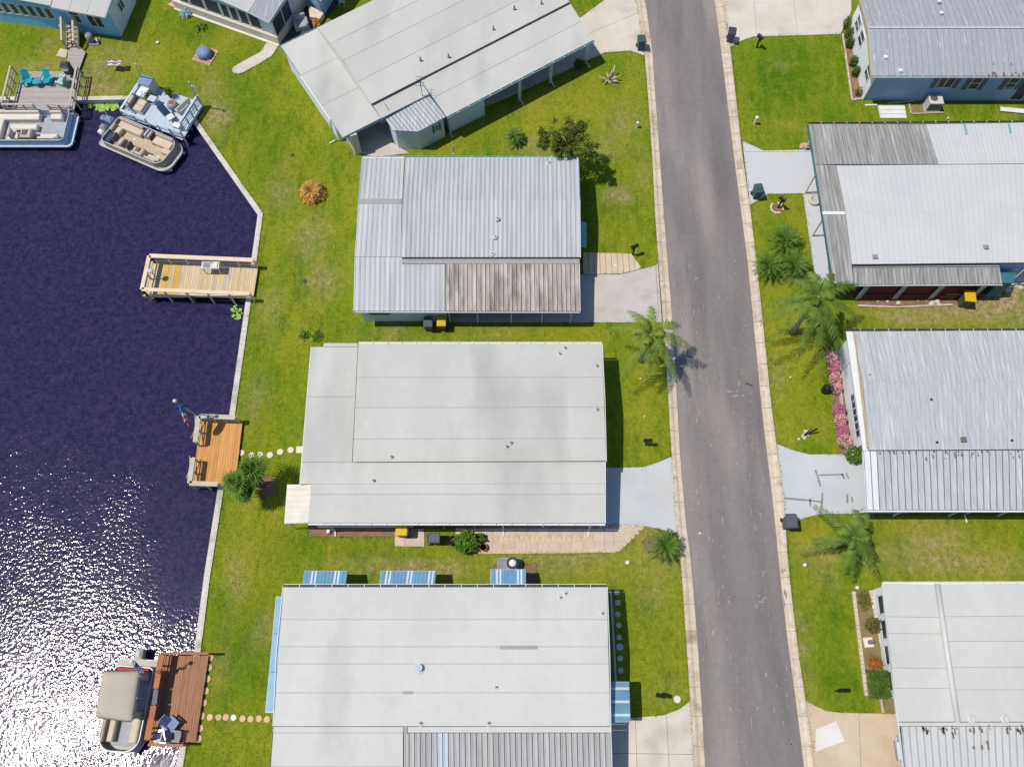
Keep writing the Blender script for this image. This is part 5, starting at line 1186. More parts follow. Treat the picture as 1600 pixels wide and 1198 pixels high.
adirondack('deck_chair', 'second pale chair in the brown dock corner', W(272, 1151, Z), -1.7, 'ac_grey')
# grey upper deck with stair
dd = thing('deck', 'grey plank deck with open rails holding teal chairs', 'deck', W(75, 140, 0))
pl = deck(dd, [(33, 112), (122, 112), (115, 172), (18, 172)], Z, (0, 1), .16, 'wood_grey')
def RD(a, b, n=4, **k): rail(dd, W(*a, Z + 1.0).xy, W(*b, Z + 1.0).xy, Z, 1.0, 'wood_grey_rail', n, .14, (.3, .6), **k)
RD((16, 103), (2, 160), 5); RD((119, 104), (108, 165), 5, foot=-1.4); RD((2, 163), (50.5, 163), 4, foot=-1.4); RD((73, 163), (107, 163.5), 3, foot=-1.4)
deck(dd, [(105, 92), (100.5, 112), (122.5, 112), (133.5, 82), (121, 70), (107, 78)], Z - .02, (0, 1), .16, 'wood_grey')
MB().prism(G([(88.4, 89), (95, 77), (107, 80), (104, 92)]), -.02, .1).build('pad', 'paver', dd)
adirondack('adirondack_chair', 'teal deck chair beside the wide slatted rail on grey deck', W(46.5, 128, Z), ANG + .25, 'teal_plastic')
adirondack('adirondack_chair', 'teal deck chair between the small teal table and the mint chair', W(77.5, 127, Z), ANG - .15, 'teal_plastic')
tt = thing('side_table', 'small round teal table between the teal chairs', 'table', W(61, 134, Z)); c = W(61, 134, Z)
MB().lathe(c + Vector((0, 0, .42)), [(.26, 0), (.28, .02), (.28, .05)], 14).build('tabletop', 'teal_plastic', tt)
for k in range(3): MB().box(c + Vector((math.cos(k * 2.1) * .17, math.sin(k * 2.1) * .17, 0)), (.05, .05, .43)).build('leg', 'teal_plastic', tt)
pc = adirondack('deck_chair', 'pale mint plastic chair beside the grill', W(104, 133, Z), 1.2, 'pale_plastic')
gr = thing('grill', 'charcoal hooded grill at the corner of the grey deck', 'grill', W(110, 114, Z)); c = W(110, 114, Z)
MB().box(c, (.6, .45, .75)).build('cart', 'charcoal', gr); MB().box(c + Vector((0, 0, .75)), (.66, .5, .32), 0, .14).build('hood', 'charcoal', gr); MB().bar(c + Vector((-.25, -.3, .9)), c + Vector((.25, -.3, .9)), .03, .03).build('handle', 'silver', gr); MB().box(c + Vector((0, -.38, .7)), (.55, .28, .04)).build('shelf', 'ac_grey', gr)
# stair from the blue house
stt = thing('stair', 'short wooden stair with baluster rails against the blue house', 'stairs', W(112, 70, 0))
f0, f1 = W(106, 78), W(124, 79); e0, e1 = W(113, 51, .0), W(131, 53, .0)
for k in range(5):
    a, b = lerp(f0, e0, k / 5), lerp(f1, e1, k / 5); c, d = lerp(f0, e0, (k + 1.08) / 5), lerp(f1, e1, (k + 1.08) / 5)
    MB().prism([a.xy, b.xy, d.xy, c.xy], .16 + .17 * k, .2 + .17 * k).build('tread', 'wood_grey_rail', stt)
for (a, b) in ((f0, e0), (f1, e1)):
    MB().bar(a + Vector((0, 0, 0.1)), b + Vector((0, 0, .9)), .06, .22).build('stringer', 'wood_grey', stt)
    MB().bar(a + Vector((0, 0, 1.0)), b + Vector((0, 0, 1.85)), .14, .05).build('rail_cap', 'wood_rail', stt)
    for k in range(11):
        p = lerp(a, b, k / 10); z = lerp(.1, .9, k / 10); w = .09 if k in (0, 10) else .04
        MB().box((p.x, p.y, 0 if w > .05 else z), (w, w, (1.0 if w < .05 else z + .95))).build('baluster' if w < .05 else 'post', 'wood_grey_rail', stt)
pm = thing('pool_pump', 'grey cylindrical pump unit beside the wooden stair', 'pump', W(147, 66)); c = W(147, 66)
MB().box(c, (.9, .7, .08)).build('base', 'ac_grey', pm); MB().lathe(c + Vector((-.15, .05, .08)), [(.27, 0), (.3, .1), (.3, .55), (.2, .7)], 14).build('tank', 'ac_grey', pm, True); MB().tube([c + Vector((.0, 0, .3)), c + Vector((.35, 0, .3)), c + Vector((.4, -.2, .25))], .09, 8).build('motor', 'ac_white', pm)
# blue grey dock
de = thing('dock', 'pale blue painted dock crowded with seats, planters and tall rails', 'dock', W(250, 170, 0))
pl = deck(de, [(226, 131), (300, 155), (318, 165), (285, 219), (191, 177)], Z, (.9, -.42), .16, 'wood_blue')
def RE(a, b, n=4, mids=(.3, .6)): rail(de, W(*a, Z + 1.0).xy, W(*b, Z + 1.0).xy, Z, 1.0, 'wood_blue', n, .16, mids, foot=-1.2)
RE((223, 119), (188, 171), 5); RE((308, 149), (281, 191), 5, (.2, .4, .6, .8)); RE((188, 172), (226, 186), 3); RE((245, 194), (281, 205), 3)
for (b_, t_, z) in (((224, 131), (211.4, 100), 3.0), ((313, 163), (294.8, 128), 3.2)):
    MB().tube([W(*b_, Z), W(*t_, z)], .05, 8).build('mast', 'boat_rail', de)
MB().bar(W(299, 134, 2.9), W(304, 137, 2.7), .12, .08).build('mast_lamp', 'white', de)
lk = thing('storage_locker', 'tall white storage locker in the corner of the blue dock', 'locker', W(232, 150, Z)); az = math.atan2((W(300, 155) - W(226, 131)).y, (W(300, 155) - W(226, 131)).x)
c = W(236, 141, Z); MB().box(c, (1.0, .8, 1.0), az).build('cabinet', 'ac_white', lk); MB().box(c + Vector((0, 0, 1.0)), (1.06, .86, .08), az, .03).build('lid', 'cover_blue', lk)
lk2 = thing('dock_box', 'low white dock box beside the tan cushions', 'box', W(226, 152, Z)); c = W(226, 153, Z); MB().box(c, (1.0, .8, .7), az).build('body', 'ac_white', lk2); MB().box(c + Vector((0, 0, .7)), (1.06, .86, .1), az, .04).build('lid', 'white', lk2)
sf = thing('outdoor_sofa', 'tan cushioned lounge on the blue dock', 'sofa', W(217, 168, Z)); c = W(217, 168, Z); ex = Vector((math.cos(az), math.sin(az), 0)); ey = Vector((-ex.y, ex.x, 0))
MB().box(c, (1.35, 1.05, .25), az).build('base', 'wood_blue', sf)
for i in (-1, 1):
    MB().box(c + ey * .26 * i + ex * .2 + Vector((0, 0, .25)), (.85, .5, .16), az, .04).build('cushion', 'boat_tan', sf); MB().box(c + ey * .26 * i - ex * .47 + Vector((0, 0, .25)), (.32, .5, .45), az, .06).build('back_cushion', 'boat_tan', sf)
tb = thing('bistro_table', 'small blue table with crossed legs on the blue dock', 'table', W(243, 163, Z)); c = W(243, 163, Z); MB().box(c + Vector((0, 0, .62)), (.6, .5, .04), az).build('tabletop', 'wood_blue', tb)
for sx in (-1, 1): MB().bar(c + ex * .25 * sx - ey * .2, c - ex * .2 * sx + ey * .18 + Vector((0, 0, .62)), .04, .04).build('leg', 'wood_blue', tb)
pb = thing('patio_ball', 'pink and teal painted round planter on the blue dock', 'planter', W(272, 169, Z)); c = W(272, 169, Z); MB().lathe(c, [(.15, 0), (.34, .12), (.42, .32), (.36, .52), (.2, .62)], 16).build('bowl', 'ball', pb, True); MB().lathe(c + Vector((0, 0, .615)), [(.2, 0), (.19, .03)], 12).build('fill', 'soil', pb)
bn = thing('slatted_bench', 'slatted bench against the barred rail of the blue dock', 'bench', W(288, 171, Z)); c = W(288, 171, Z); az2 = az + math.pi / 2 - .25; fx = Vector((math.cos(az2), math.sin(az2), 0)); fy = Vector((-fx.y, fx.x, 0))
for k in range(4): MB().box(c + fy * (.12 * k - .2) + Vector((0, 0, .42)), (1.3, .09, .03), az2).build('seat_slat', 'wood_rail_grey', bn)
for k in range(3): MB().box(c - fy * .28 + Vector((0, 0, .52 + .13 * k)), (1.3, .03, .09), az2).build('back_slat', 'wood_rail_grey', bn)
for sx in (-.55, .55): MB().box(c + fx * sx, (.06, .5, .42), az2).build('leg', 'wood_rail_grey', bn)
ch = thing('folding_chair', 'folding chair with navy back on the blue dock', 'chair', W(264, 184, Z)); c = W(264, 184, Z)
MB().bar(c + Vector((-.4, .35, .95)), c + Vector((.1, -.1, .42)), .55, .04).build('back', 'navy', ch); MB().box(c + Vector((.3, -.25, .4)), (.5, .5, .05), .7, .02).build('seat', 'white', ch)
for dx, dy in ((.1, -.4), (.5, -.1), (0, 0), (.35, -.45)): MB().tube([c + Vector((dx, dy, 0)), c + Vector((dx * .8, dy * .8, .42))], .02, 6).build('leg', 'silver', ch)
for (x, y, nm, lb) in ((234, 157, 'potted_plant', 'leafy potted plant beside the white dock box'), (267, 151, 'potted_plant', 'small potted plant at the lawn edge of the blue dock')):
    t = thing(nm, lb, 'plant', W(x, y, Z)); c = W(x, y, Z); MB().lathe(c, [(.13, 0), (.18, .3), (.2, .34)], 12).build('pot', 'pot', t); mb = MB(); leaves(mb, c + Vector((0, 0, .6)), (.35, .35, .28), 160, .16, random.Random(x)); mb.build('foliage', 'bush', t)
ct = thing('cooler', 'white cooler box near the boat gate of the blue dock', 'cooler', W(281, 204, Z)); c = W(279, 201, Z); MB().box(c, (.55, .38, .36), az).build('body', 'boat_tan', ct); MB().box(c + Vector((0, 0, .36)), (.58, .41, .07), az, .02).build('lid', 'white', ct)

# ================================================================ PONTOON BOATS (built lying along +x, bow at +x)
def rrect(x0, x1, y0, y1, rs, n=6):
    """rounded rectangle; rs radii for (x0,y0) (x1,y0) (x1,y1) (x0,y1)"""
    out = []
    for (cx, cy, r, a0) in ((x0, y0, rs[0], math.pi), (x1, y0, rs[1], 1.5 * math.pi), (x1, y1, rs[2], 0), (x0, y1, rs[3], .5 * math.pi)):
        ox, oy = (cx + r if cx == x0 else cx - r), (cy + r if cy == y0 else cy - r)
        for k in range(n + 1): out.append((ox + r * math.cos(a0 + math.pi / 2 * k / n), oy + r * math.sin(a0 + math.pi / 2 * k / n)))
    return out
def ribbon(mb, pts, z0, z1, t):
    """thin upright wall along points"""
    for a, b in zip(pts, pts[1:]):
        mb.bar(Vector((a[0], a[1], (z0 + z1) / 2)), Vector((b[0], b[1], (z0 + z1) / 2)), t, z1 - z0)
def boat(label, pos, rz, L, B, hull, floor, seat, panel, bow=1.0, seats=(), rails=True, railm='boat_rail', gap=None, motor=True, trim='boat_rail', bf=.42):
    t = thing('pontoon_boat', label, 'boat', pos, rz); x0, x1, y = -L / 2, L / 2, B / 2
    o = lambda: MB(False)
    for s in (-1, 1):
        o().tube([(x0 + .2, s * y * .62, .2), (x1 - .9, s * y * .62, .2), (x1 - .3, s * y * .62, .3), (x1 + .1, s * y * .62, .48)], [.32, .32, .26, .05], 12).build('pontoon', 'pontoon', t, True)
    hp = rrect(x0, x1, -y, y, (.25, bow, bow, .25)); o().prism(hp, .44, .6).build('hull_deck', hull, t)
    o().prism(rrect(x0 + .35, x1 - .35, -y + .14, y - .14, (.2, bow * .8, bow * .8, .2)), .6, .615).build('floor', floor, t)
    fp = rrect(x0 + .42, x1 - bf, -y + .12, y - .12, (.3, bow * .85, bow * .85, .3))
    fp = fp + [fp[0]]
    segs = []; cur = []
    for p in fp:
        if gap and gap[0] < p[0] < gap[1] and p[1] * gap[2] > 0: 
            if len(cur) > 1: segs.append(cur)
            cur = []
        else: cur.append(p)
    if len(cur) > 1: segs.append(cur)
    for sgm in segs:
        w = o(); ribbon(w, sgm, .615, 1.12, .05); w.build('fence_panel', panel, t); r = o(); r.tube([(p[0], p[1], 1.17) for p in sgm], .045, 6); r.build('rail', railm, t)
    rr = hp + [hp[0]]; r = o(); r.tube([(p[0], p[1], .6) for p in rr], .04, 6); r.build('rub_rail', trim, t)
    for sdef in seats:
        kind, (ax_, ay, bx, by), m = sdef[0], sdef[1], sdef[2]
        cx, cy, sx, sy = (ax_ + bx) / 2, (ay + by) / 2, abs(bx - ax_), abs(by - ay)
        if kind == 'seat':
            s_ = o().box((cx, cy, .615), (sx, sy, .4), 0, .06).build('bench_seat', m, t); side = sdef[3]; bt = .17
            dx, dy, wx, wy = {'n': (0, sy / 2 - bt / 2, sx, bt), 's': (0, -sy / 2 + bt / 2, sx, bt), 'e': (sx / 2 - bt / 2, 0, bt, sy), 'w': (-sx / 2 + bt / 2, 0, bt, sy)}[side]
            o().box((cx + dx, cy + dy, 1.0), (wx, wy, .3), 0, .05).build('seat_back', sdef[4] if len(sdef) > 4 else m, t)
        elif kind == 'pad': o().box((cx, cy, .615), (sx, sy, .38), 0, .07).build('lounge_pad', m, t)
        elif kind == 'chair':
            o().lathe((cx, cy, .615), [(.16, 0), (.06, .05), (.06, .35)], 10).build('chair_pedestal', 'silver', t); o().box((cx, cy, .95), (sx, sy, .16), 0, .05).build('chair_seat', m, t); o().box((cx - sx / 2 + .08, cy, 1.08), (.16, sy, .5), 0, .06).build('chair_back', sdef[3], t)
        elif kind == 'console':
            c_ = o().box((cx, cy, .615), (sx, sy, .75), 0, .08).build('console', m, t); o().box((cx - .05, cy, 1.366), (sx * .5, sy * .6, .05), 0, .02).build('dash', 'boat_dark', t)
            w = o(); w.tube([(cx - sx / 2 - .12 + .02 * math.cos(k), cy + .2 * math.sin(k), 1.25 + .2 * math.cos(k)) for k in [2 * math.pi * j / 12 for j in range(13)]], .02, 5); w.build('steering_wheel', 'black', t)
        elif kind == 'table': o().lathe((cx, cy, .615), [(.05, 0), (.05, .5), (sx / 2, .52), (sx / 2, .56)], 14).build('table', m, t)
        elif kind == 'strip':
            for k in range(5): o().box((ax_ + sx * (k + .5) / 5, cy, .615), (sx / 7, sy, .5), 0, .02).build('gate_slat', m if k % 2 else 'boat_dark', t)
        elif kind == 'dot': o().lathe((cx, cy, .612), [(.1, 0), (.09, .02)], 12).build('cup_table_base', 'white', t)
    if motor:
        mo = o(); mo.box((x0 - .3, 0, .55), (.55, .42, .55), 0, .14).build('motor_cowl', motor if isinstance(motor, str) else 'ac_grey', t); o().box((x0 - .28, 0, -.4), (.2, .12, 1.0)).build('motor_leg', 'black', t); o().box((x0 - .05, 0, .3), (.12, .6, .4)).build('transom', hull, t)
    return t
WB = WZ - .12
def place(p_stern, p_bow, z=.6):
    a, b = W(*p_stern, WZ + z), W(*p_bow, WZ + z); c = lerp(a, b, .5); return (c.x, c.y, WB), math.atan2(b.y - a.y, b.x - a.x), (b - a).length
# tan pontoon boat at the blue dock
pos, rz, L = place((171, 204), (273, 248)); L = L + .25; B = 2.65; h = B / 2
bt = boat('tan pontoon boat with curved lounges moored at the blue dock', pos, rz, L, B, 'boat_hull', 'boat_floor_tan', 'boat_tan', 'boat_taupe', .85, seats=(
    ('seat', (-L / 2 + .6, h - .85, -.35, h - .2), 'boat_tan', 'n', 'boat_taupe'), ('seat', (-L / 2 + .5, -.1, -L / 2 + 1.15, h - .85), 'boat_tan', 'w', 'boat_taupe'), ('strip', (-.25, h - .75, .5, h - .2), 'white'),
    ('seat', (.75, h - .95, L / 2 - .75, h - .2), 'boat_tan', 'n', 'boat_taupe'), ('pad', (L / 2 - 1.25, -.05, L / 2 - .55, h - .95), 'boat_tan'), ('pad', (.68, h - .95, .95, h - .3), 'boat_taupe'),
    ('chair', (-L / 2 + 1.3, -h + .45, -L / 2 + 1.9, -h + 1.05), 'boat_tan', 'boat_dark'), ('chair', (-.35, -h + .3, .15, -h + .85), 'boat_tan', 'boat_dark'), ('console', (.3, -h + .22, .95, -h + .85), 'boat_tan'),
    ('seat', (1.15, -h + .2, L / 2 - .9, -h + .75), 'boat_tan', 's', 'boat_tan'), ('dot', (-.95, .1, -.75, .3), 'white'), ('dot', (1.55, -.45, 1.75, -.25), 'white'), ('pad', (-L / 2 + .45, -h + .3, -L / 2 + .95, -.15), 'navy')), gap=(-.3, .5, 1), motor='ac_grey')
mo = MB(False); mo.tube([(-L / 2 - .5, .75, .6), (-L / 2 - .9, 1.2, 1.3)], .03, 6).build('pole', 'boat_rail', bt); MB(False).box((-L / 2 - .35, .75, .5), (.7, .5, .6), 0, .15).build('motor_cowl', 'cover_blue', bt); MB(False).lathe((-L / 2 - .95, .75, .55), [(.1, 0), (.25, .12), (.25, .25), (.1, .35)], 10).build('prop_guard', 'cover_blue', bt, True); MB(False).box((-L / 2 - .35, -.35, .5), (.45, .35, .4), 0, .1).build('motor_cowl', 'white', bt)
# white and blue pontoon boat at the grey deck
pos, rz, L = place((-18, 201), (117, 201)); B = 3.0; h = B / 2
boat('white and blue pontoon boat with cream wrap sofa below the grey deck', (pos[0], W(50, 201.5, WZ + .6).y, WB), 0, L, B, 'boat_blue', 'boat_grey', 'boat_cream', 'boat_blue', .35, seats=(
    ('seat', (-L / 2 + .7, h - .85, .55, h - .22), 'boat_cream', 'n'), ('seat', (-L / 2 + .5, -h + .3, -L / 2 + 1.2, h - .85), 'boat_cream', 'w'), ('pad', (-L / 2 + 1.75, -.25, .55, .25), 'boat_cream'), ('pad', (-L / 2 + 1.75, -h + .3, -L / 2 + 2.3, -.25), 'boat_cream'),
    ('console', (-.35, -h + .3, .45, -h + 1.05), 'boat_tan'), ('chair', (-1.15, -h + .35, -.6, -h + .95), 'boat_cream', 'boat_cream'), ('seat', (1.35, h - .8, L / 2 - 1.0, h - .22), 'boat_cream', 'n'), ('seat', (.95, -h + .22, L / 2 - 1.0, -h + .85), 'boat_cream', 's'), ('pad', (.65, -h + .35, .9, -h + .75), 'boat_dark')), gap=(.6, 1.3, 1), motor=False, trim='white')
# covered pontoon boat at the brown dock
pos, rz, L = place((218, 1030), (187, 1176)); B = 2.5; h = B / 2
bc = boat('pontoon boat shaded by a tan canvas top at the brown dock', pos, rz, L, B, 'boat_hull', 'boat_grey', 'boat_tan', 'boat_taupe', .9, seats=(
    ('seat', (L / 2 - 2.2, h - .8, L / 2 - .55, h - .2), 'boat_tan', 'n', 'boat_taupe'), ('seat', (L / 2 - 2.2, -h + .2, L / 2 - .55, -h + .8), 'boat_tan', 's', 'boat_taupe'), ('seat', (-L / 2 + .5, -.9, -L / 2 + 1.1, .9), 'boat_tan', 'w', 'flag_red'), ('console', (-.4, -h + .3, .3, -h + .95), 'boat_tan'), ('chair', (-1.1, -h + .35, -.55, -h + .9), 'boat_tan', 'boat_dark')), motor='ac_white', bf=.1)
tz = 2.15
BP = [(161, 1049), (170, 1046), (207, 1045), (217, 1049), (223, 1059), (217, 1090), (212, 1118), (206, 1126), (198, 1128), (155, 1121), (149, 1117), (150, 1105), (155, 1075)]
pts = [W(x, y, tz) for x, y in BP]; cen = sum(pts, Vector()) / len(pts)
bm = thing('boat_canopy', 'tan canvas bimini top stretched over the brown dock boat', 'canopy', cen - Vector((0, 0, tz - WB - .6)))
mb = MB(); q4 = [W(x, y, tz) for x, y in ((159.5, 1047), (221, 1046), (208, 1129), (147, 1121))]; nu, nv = 14, 18; rows = []
for j_ in range(nv + 1):
    r = []
    for i_ in range(nu + 1):
        u, v = i_ / nu, j_ / nv; x, y = 2 * u - 1, 2 * v - 1; k = 1.0
        if abs(x) > .72 and abs(y) > .8:      # round the corners off
            dx, dy = (abs(x) - .72) / .28, (abs(y) - .8) / .2; dl = math.hypot(dx, dy); k = 1 / dl if dl > 1 else 1; x = math.copysign(.72 + .28 * dx * k, x); y = math.copysign(.8 + .2 * dy * k, y); u, v = (x + 1) / 2, (y + 1) / 2
        p = lerp(lerp(q4[0], q4[1], u), lerp(q4[3], q4[2], u), v); r.append(p + Vector((0, 0, .15 * (1 - abs(x) ** 4) * (1 - y ** 6) + .02 * abs(math.sin(v * 9.4)) - .1 * (max(abs(x), abs(y)) > .97))))
    rows.append(r)
mb.grid(rows)
cv = mb.build('canvas', 'bimini', bm, True); sm_ = cv.modifiers.new('thick', 'SOLIDIFY'); sm_.thickness = .02
fr = MB()
for (x, y) in ((160, 1052), (219, 1056), (151, 1112), (207, 1122), (214, 1090)):
    p = W(x, y, tz - .03); q = lerp(p, Vector((pos[0], pos[1], p.z)), .1); q.z = WB + 1.1; fr.tube([p, q], .025, 6)
fr.build('frame', 'boat_rail', bm)
flag('flagpole', 'slim pole with furled flag rising from the covered boat stern', W(224, 1066, WZ + 1.0), W(207, 1033, 3.9), 1.1, swing=(.15, -.25), rm=.02)

# ================================================================ SMALL THINGS ON THE LOTS
def bin_(px, py, rz, body, lid, label, group=None, s=1.0, lift=0.05):
    p = W(px, py, lift); t = thing('wheelie_bin', label, 'bin', p, rz, group); o = lambda: MB(False)
    w, d, h = .56 * s, .64 * s, .98 * s
    o().hexa([(-w * .4, -d * .38, .06), (w * .4, -d * .38, .06), (w * .4, d * .4, .06), (-w * .4, d * .4, .06)], [(-w / 2, -d / 2, h), (w / 2, -d / 2, h), (w / 2, d / 2, h), (-w / 2, d / 2, h)]).build('body', body, t)
    ld = o().box((0, -.02, h), (w * 1.1, d * 1.12, .1), 0, .04).build('lid', lid, t); o().bar((-w * .35, -d * .05, h + .105), (w * .35, -d * .05, h + .105), .12, .03).build('lid_rib', lid, ld)
    o().tube([(-w * .45, d * .58, h + .02), (w * .45, d * .58, h + .02)], .03, 6).build('handle', body, t)
    for sx in (-1, 1): o().tube([(sx * w * .5, d * .4, .12), (sx * w * .42, d * .4, .12)], .13, 12).build('wheel', 'black', t)
    return t
bin_(1000, 76, .1, 'bin_green', 'bin_green', 'dark green wheelie bin on the cream driveway of the slanted house', lift=.052)
bin_(1139.5, 64, -.2, 'bin_grey', 'charcoal', 'dark bin on the kerb by the broad cream driveway', lift=.06)
bin_(1180, 307, .15, 'bin_green', 'bin_green', 'green wheelie bin on the worn bluish driveway', lift=.052)
bin_(1228, 820, 0, 'bin_grey', 'bin_grey', 'grey wheelie bin at the kerb end of the stained pale blue driveway', s=1.15, lift=.06)
bin_(671, 513, 0, 'bin_grey', 'bin_grey', 'grey wheelie bin next to the yellow lid against the ribbed roof home', lift=0)
bin_(691.5, 512, 0, 'bin_grey', 'bin_yellow', 'yellow lidded bin beside a grey bin against the ribbed roof home', lift=0)
bin_(631, 834, -1.57, 'bin_grey', 'bin_yellow', 'yellow lidded bin on the small paved pad', lift=.052)
bin_(1502, 475, -.1, 'bin_grey', 'bin_yellow', 'yellow lidded bin in front of the maroon porch', s=1.2, lift=0)
bin_(680, 845, 1.57, 'charcoal', 'bin_grey', 'dark bin beside the leafy bush on the grass', lift=0)
solo('bin_bag', (lambda mb: (mb.lathe(W(708, 846), [(.12, 0), (.3, .1), (.32, .3), (.18, .5), (.06, .56)], 10), mb)[1])(MB()), 'black', 'black bag slumped between dark bin and leafy bush', 'bag', W(708, 846), smooth=True)
def mailbox(px, py, rz, label, h=1.05, m='black', bracket=True):
    p = W(px, py); t = thing('mailbox', label, 'mailbox', p, rz); o = lambda: MB(False)
    o().box((0, 0, -.04), (.1, .1, h + .04)).build('post', m, t)
    if bracket: o().bar((-.2, 0, h * .7), (.0, 0, h - .02), .05, .05).build('brace', m, t)
    prof = [(-.11, 0), (.11, 0), (.11, .13), (.075, .2), (0, .23), (-.075, .2), (-.11, .13)]
    b = o(); n = len(prof); b.add([(-.26, y, h + z) for y, z in prof] + [(.26, y, h + z) for y, z in prof], [(i, i + n, (i + 1) % n + n, (i + 1) % n) for i in range(n)] + [tuple(range(n)), tuple(range(2 * n - 1, n - 1, -1))]); bb = b.build('box', m, t)
    o().box((.262, 0, h + .01), (.012, .2, .18)).build('door', 'charcoal', bb); o().box((.1, -.125, h + .1), (.03, .02, .16)).build('signal_flag', 'flag_red', bb)
    return t
mailbox(1182, 75, 2.2, 'dark mailbox on lawn corner below the broad cream driveway')
mailbox(988.6, 398, .4, 'dark mailbox on the grass beside the tan slab apron')
mailbox(1215.5, 325, 2.4, 'dark mailbox standing inside a ring of pale stones')
mailbox(1009, 695, 0, 'dark mailbox on the lawn above the pale driveway of the long white house', .85)
mailbox(1027, 1087, 2.9, 'dark mailbox beside a round pale paver on the lawn')
mailbox(1306, 1079, 0, 'dark mailbox on lush grass near the hedge bed')
solo('round_paver', MB().lathe(W(1058, 1092, -.02), [(.2, 0), (.2, .06), (.17, .07)], 16), 'stone_white', 'single round pale paver on lawn by mailbox', 'paver', W(1058, 1092))
sg = thing('broken_post', 'dark broken post leaning from a mound of pale stones', 'post', W(1256, 680)); c = W(1256, 680)
MB().bar(c, c + Vector((.65, .2, .75)), .1, .1).build('post', 'black', sg); MB().bar(c + Vector((0, 0, .05)), c + Vector((.3, .25, .6)), .06, .06).build('brace', 'black', sg); rnd = random.Random(2)
for k in range(9): MB().lathe(c + Vector((rnd.uniform(-.4, .3), rnd.uniform(-.3, .3), -.02)), [(.09, 0), (.1, .05), (.05, .1)], 7).build('stone', 'rock', sg)
def pipe(px, py, h, r, label, top=None, cat='pipe'):
    p = W(px, py); t = thing('standpipe', label, cat, p); MB().lathe(p - Vector((0, 0, .05)), [(r, 0), (r, h)], 10).build('pipe', 'white', t); MB().lathe(p + Vector((0, 0, h - .06)), [(r * 1.25, 0), (r * 1.25, .1), (r * .8, .13)], 10).build('cap', 'white', t)
pipe(995, 199.5, .55, .08, 'short white standpipe near the kerb below the driftwood stump')
pipe(1178.7, 194, .75, .1, 'tall white standpipe on the lawn of the streaked grey house')
pipe(980, 879, .12, .1, 'low white pipe cap north of the awning house'); pipe(1256, 883, .2, .09, 'white pipe cap on lawn below the leaning palm'); pipe(1338, 918, .14, .09, 'white capped pipe at the head of the dry bed')
pipe(514, 831, .22, .1, 'white capped pipe by the long white house wall'); pipe(247, 68, .1, .1, 'white pipe cap on grass near the fire pit'); pipe(1480, 186, .1, .06, 'tiny white pipe cap on grass behind the air conditioner', )
for x, y, lb in ((457, 243, 'dark sprinkler cover on lawn near the slanted house'), (476, 440, 'dark sprinkler cover on lawn near the pale pier')): solo('sprinkler_cover', MB().lathe(W(x, y, -.02), [(.16, 0), (.15, .05), (.05, .08)], 10), 'charcoal', lb, 'sprinkler', W(x, y))
for x, y in ((1000.5, 592), (1007, 651), (1234.7, 590)): solo('ball', MB().lathe(W(x, y), [(.02, 0), (.07, .05), (.07, .09), (.02, .13)], 10), 'stone_white', 'small pale ball lying on the lawn', 'ball', W(x, y), 'pale balls on the lawns', True)
solo('paper_scrap', MB().prism(G([(1092, 831.5), (1095, 831.5), (1095, 834), (1092, 834.2)], .07), .06, .085), 'white', 'white scrap of paper lying on the asphalt', 'litter', W(1093, 833, .06))
solo('paper_scrap', MB().prism(G([(960, 412.5), (963.5, 412.5), (963.5, 415.5), (960, 415.5)], .07), .055, .08), 'white', 'white scrap of paper on the tan slab apron', 'litter', W(961, 414, .06))
solo('stick', MB().bar(W(1165, 598, .1), W(1175, 602, .1), .09, .08), 'trunk_dark', 'dark stick lying on the road', 'stick', W(1170, 600, .06))
# fire pit
fp_ = thing('fire_pit', 'covered round fire pit on a pink brick square', 'fire pit', W(321, 86)); c = W(321, 87)
sq = [W(*p) for p in ((315.3, 70.3), (342.5, 80.6), (327.5, 104), (299.4, 94.7))]
MB().prism([p.xy for p in inset(sq, .02)], -.03, .03).build('base', 'joint', fp_)
for i in range(7):
    for j in range(5):
        def bl(u, v): return lerp(lerp(sq[0], sq[1], u), lerp(sq[3], sq[2], u), v)
        g = .012; q = [bl(i / 7 + g, j / 5 + g), bl((i + 1) / 7 - g, j / 5 + g), bl((i + 1) / 7 - g, (j + 1) / 5 - g), bl(i / 7 + g, (j + 1) / 5 - g)]; MB().prism([p.xy for p in q], 0, .06).build('brick', 'paver_pink', fp_)
MB().lathe(c, [(.55, .05), (.58, .3), (.55, .5), (.35, .62), (.1, .68)], 18).build('cover', 'cover_blue', fp_, True)
# small garden flag on the first lawn
gf = thing('garden_flag', 'red white and blue flag drooping on a short pole by the blue dock', 'flag', W(196, 110)); c = W(199, 109)
MB().tube([c, c + Vector((-.1, .0, .75)), c + Vector((-.6, .05, .85))], .02, 6).build('pole', 'wood_rail', gf)
for k, m in enumerate(('flag_red', 'flag_white', 'flag_blue', 'flag_white')):
    mb = MB(); rows = [[c + Vector((-.12 - .16 * j, .3 - .13 * k - .13 * i + .05 * math.sin(j * 1.3), .72 + .09 * math.sin(j * 1.7 + i))) for j in range(8)] for i in range(2)]
    mb.grid(rows)
    o_ = mb.build('flag_stripe', m, gf, True); o_.modifiers.new('t', 'SOLIDIFY').thickness = .006
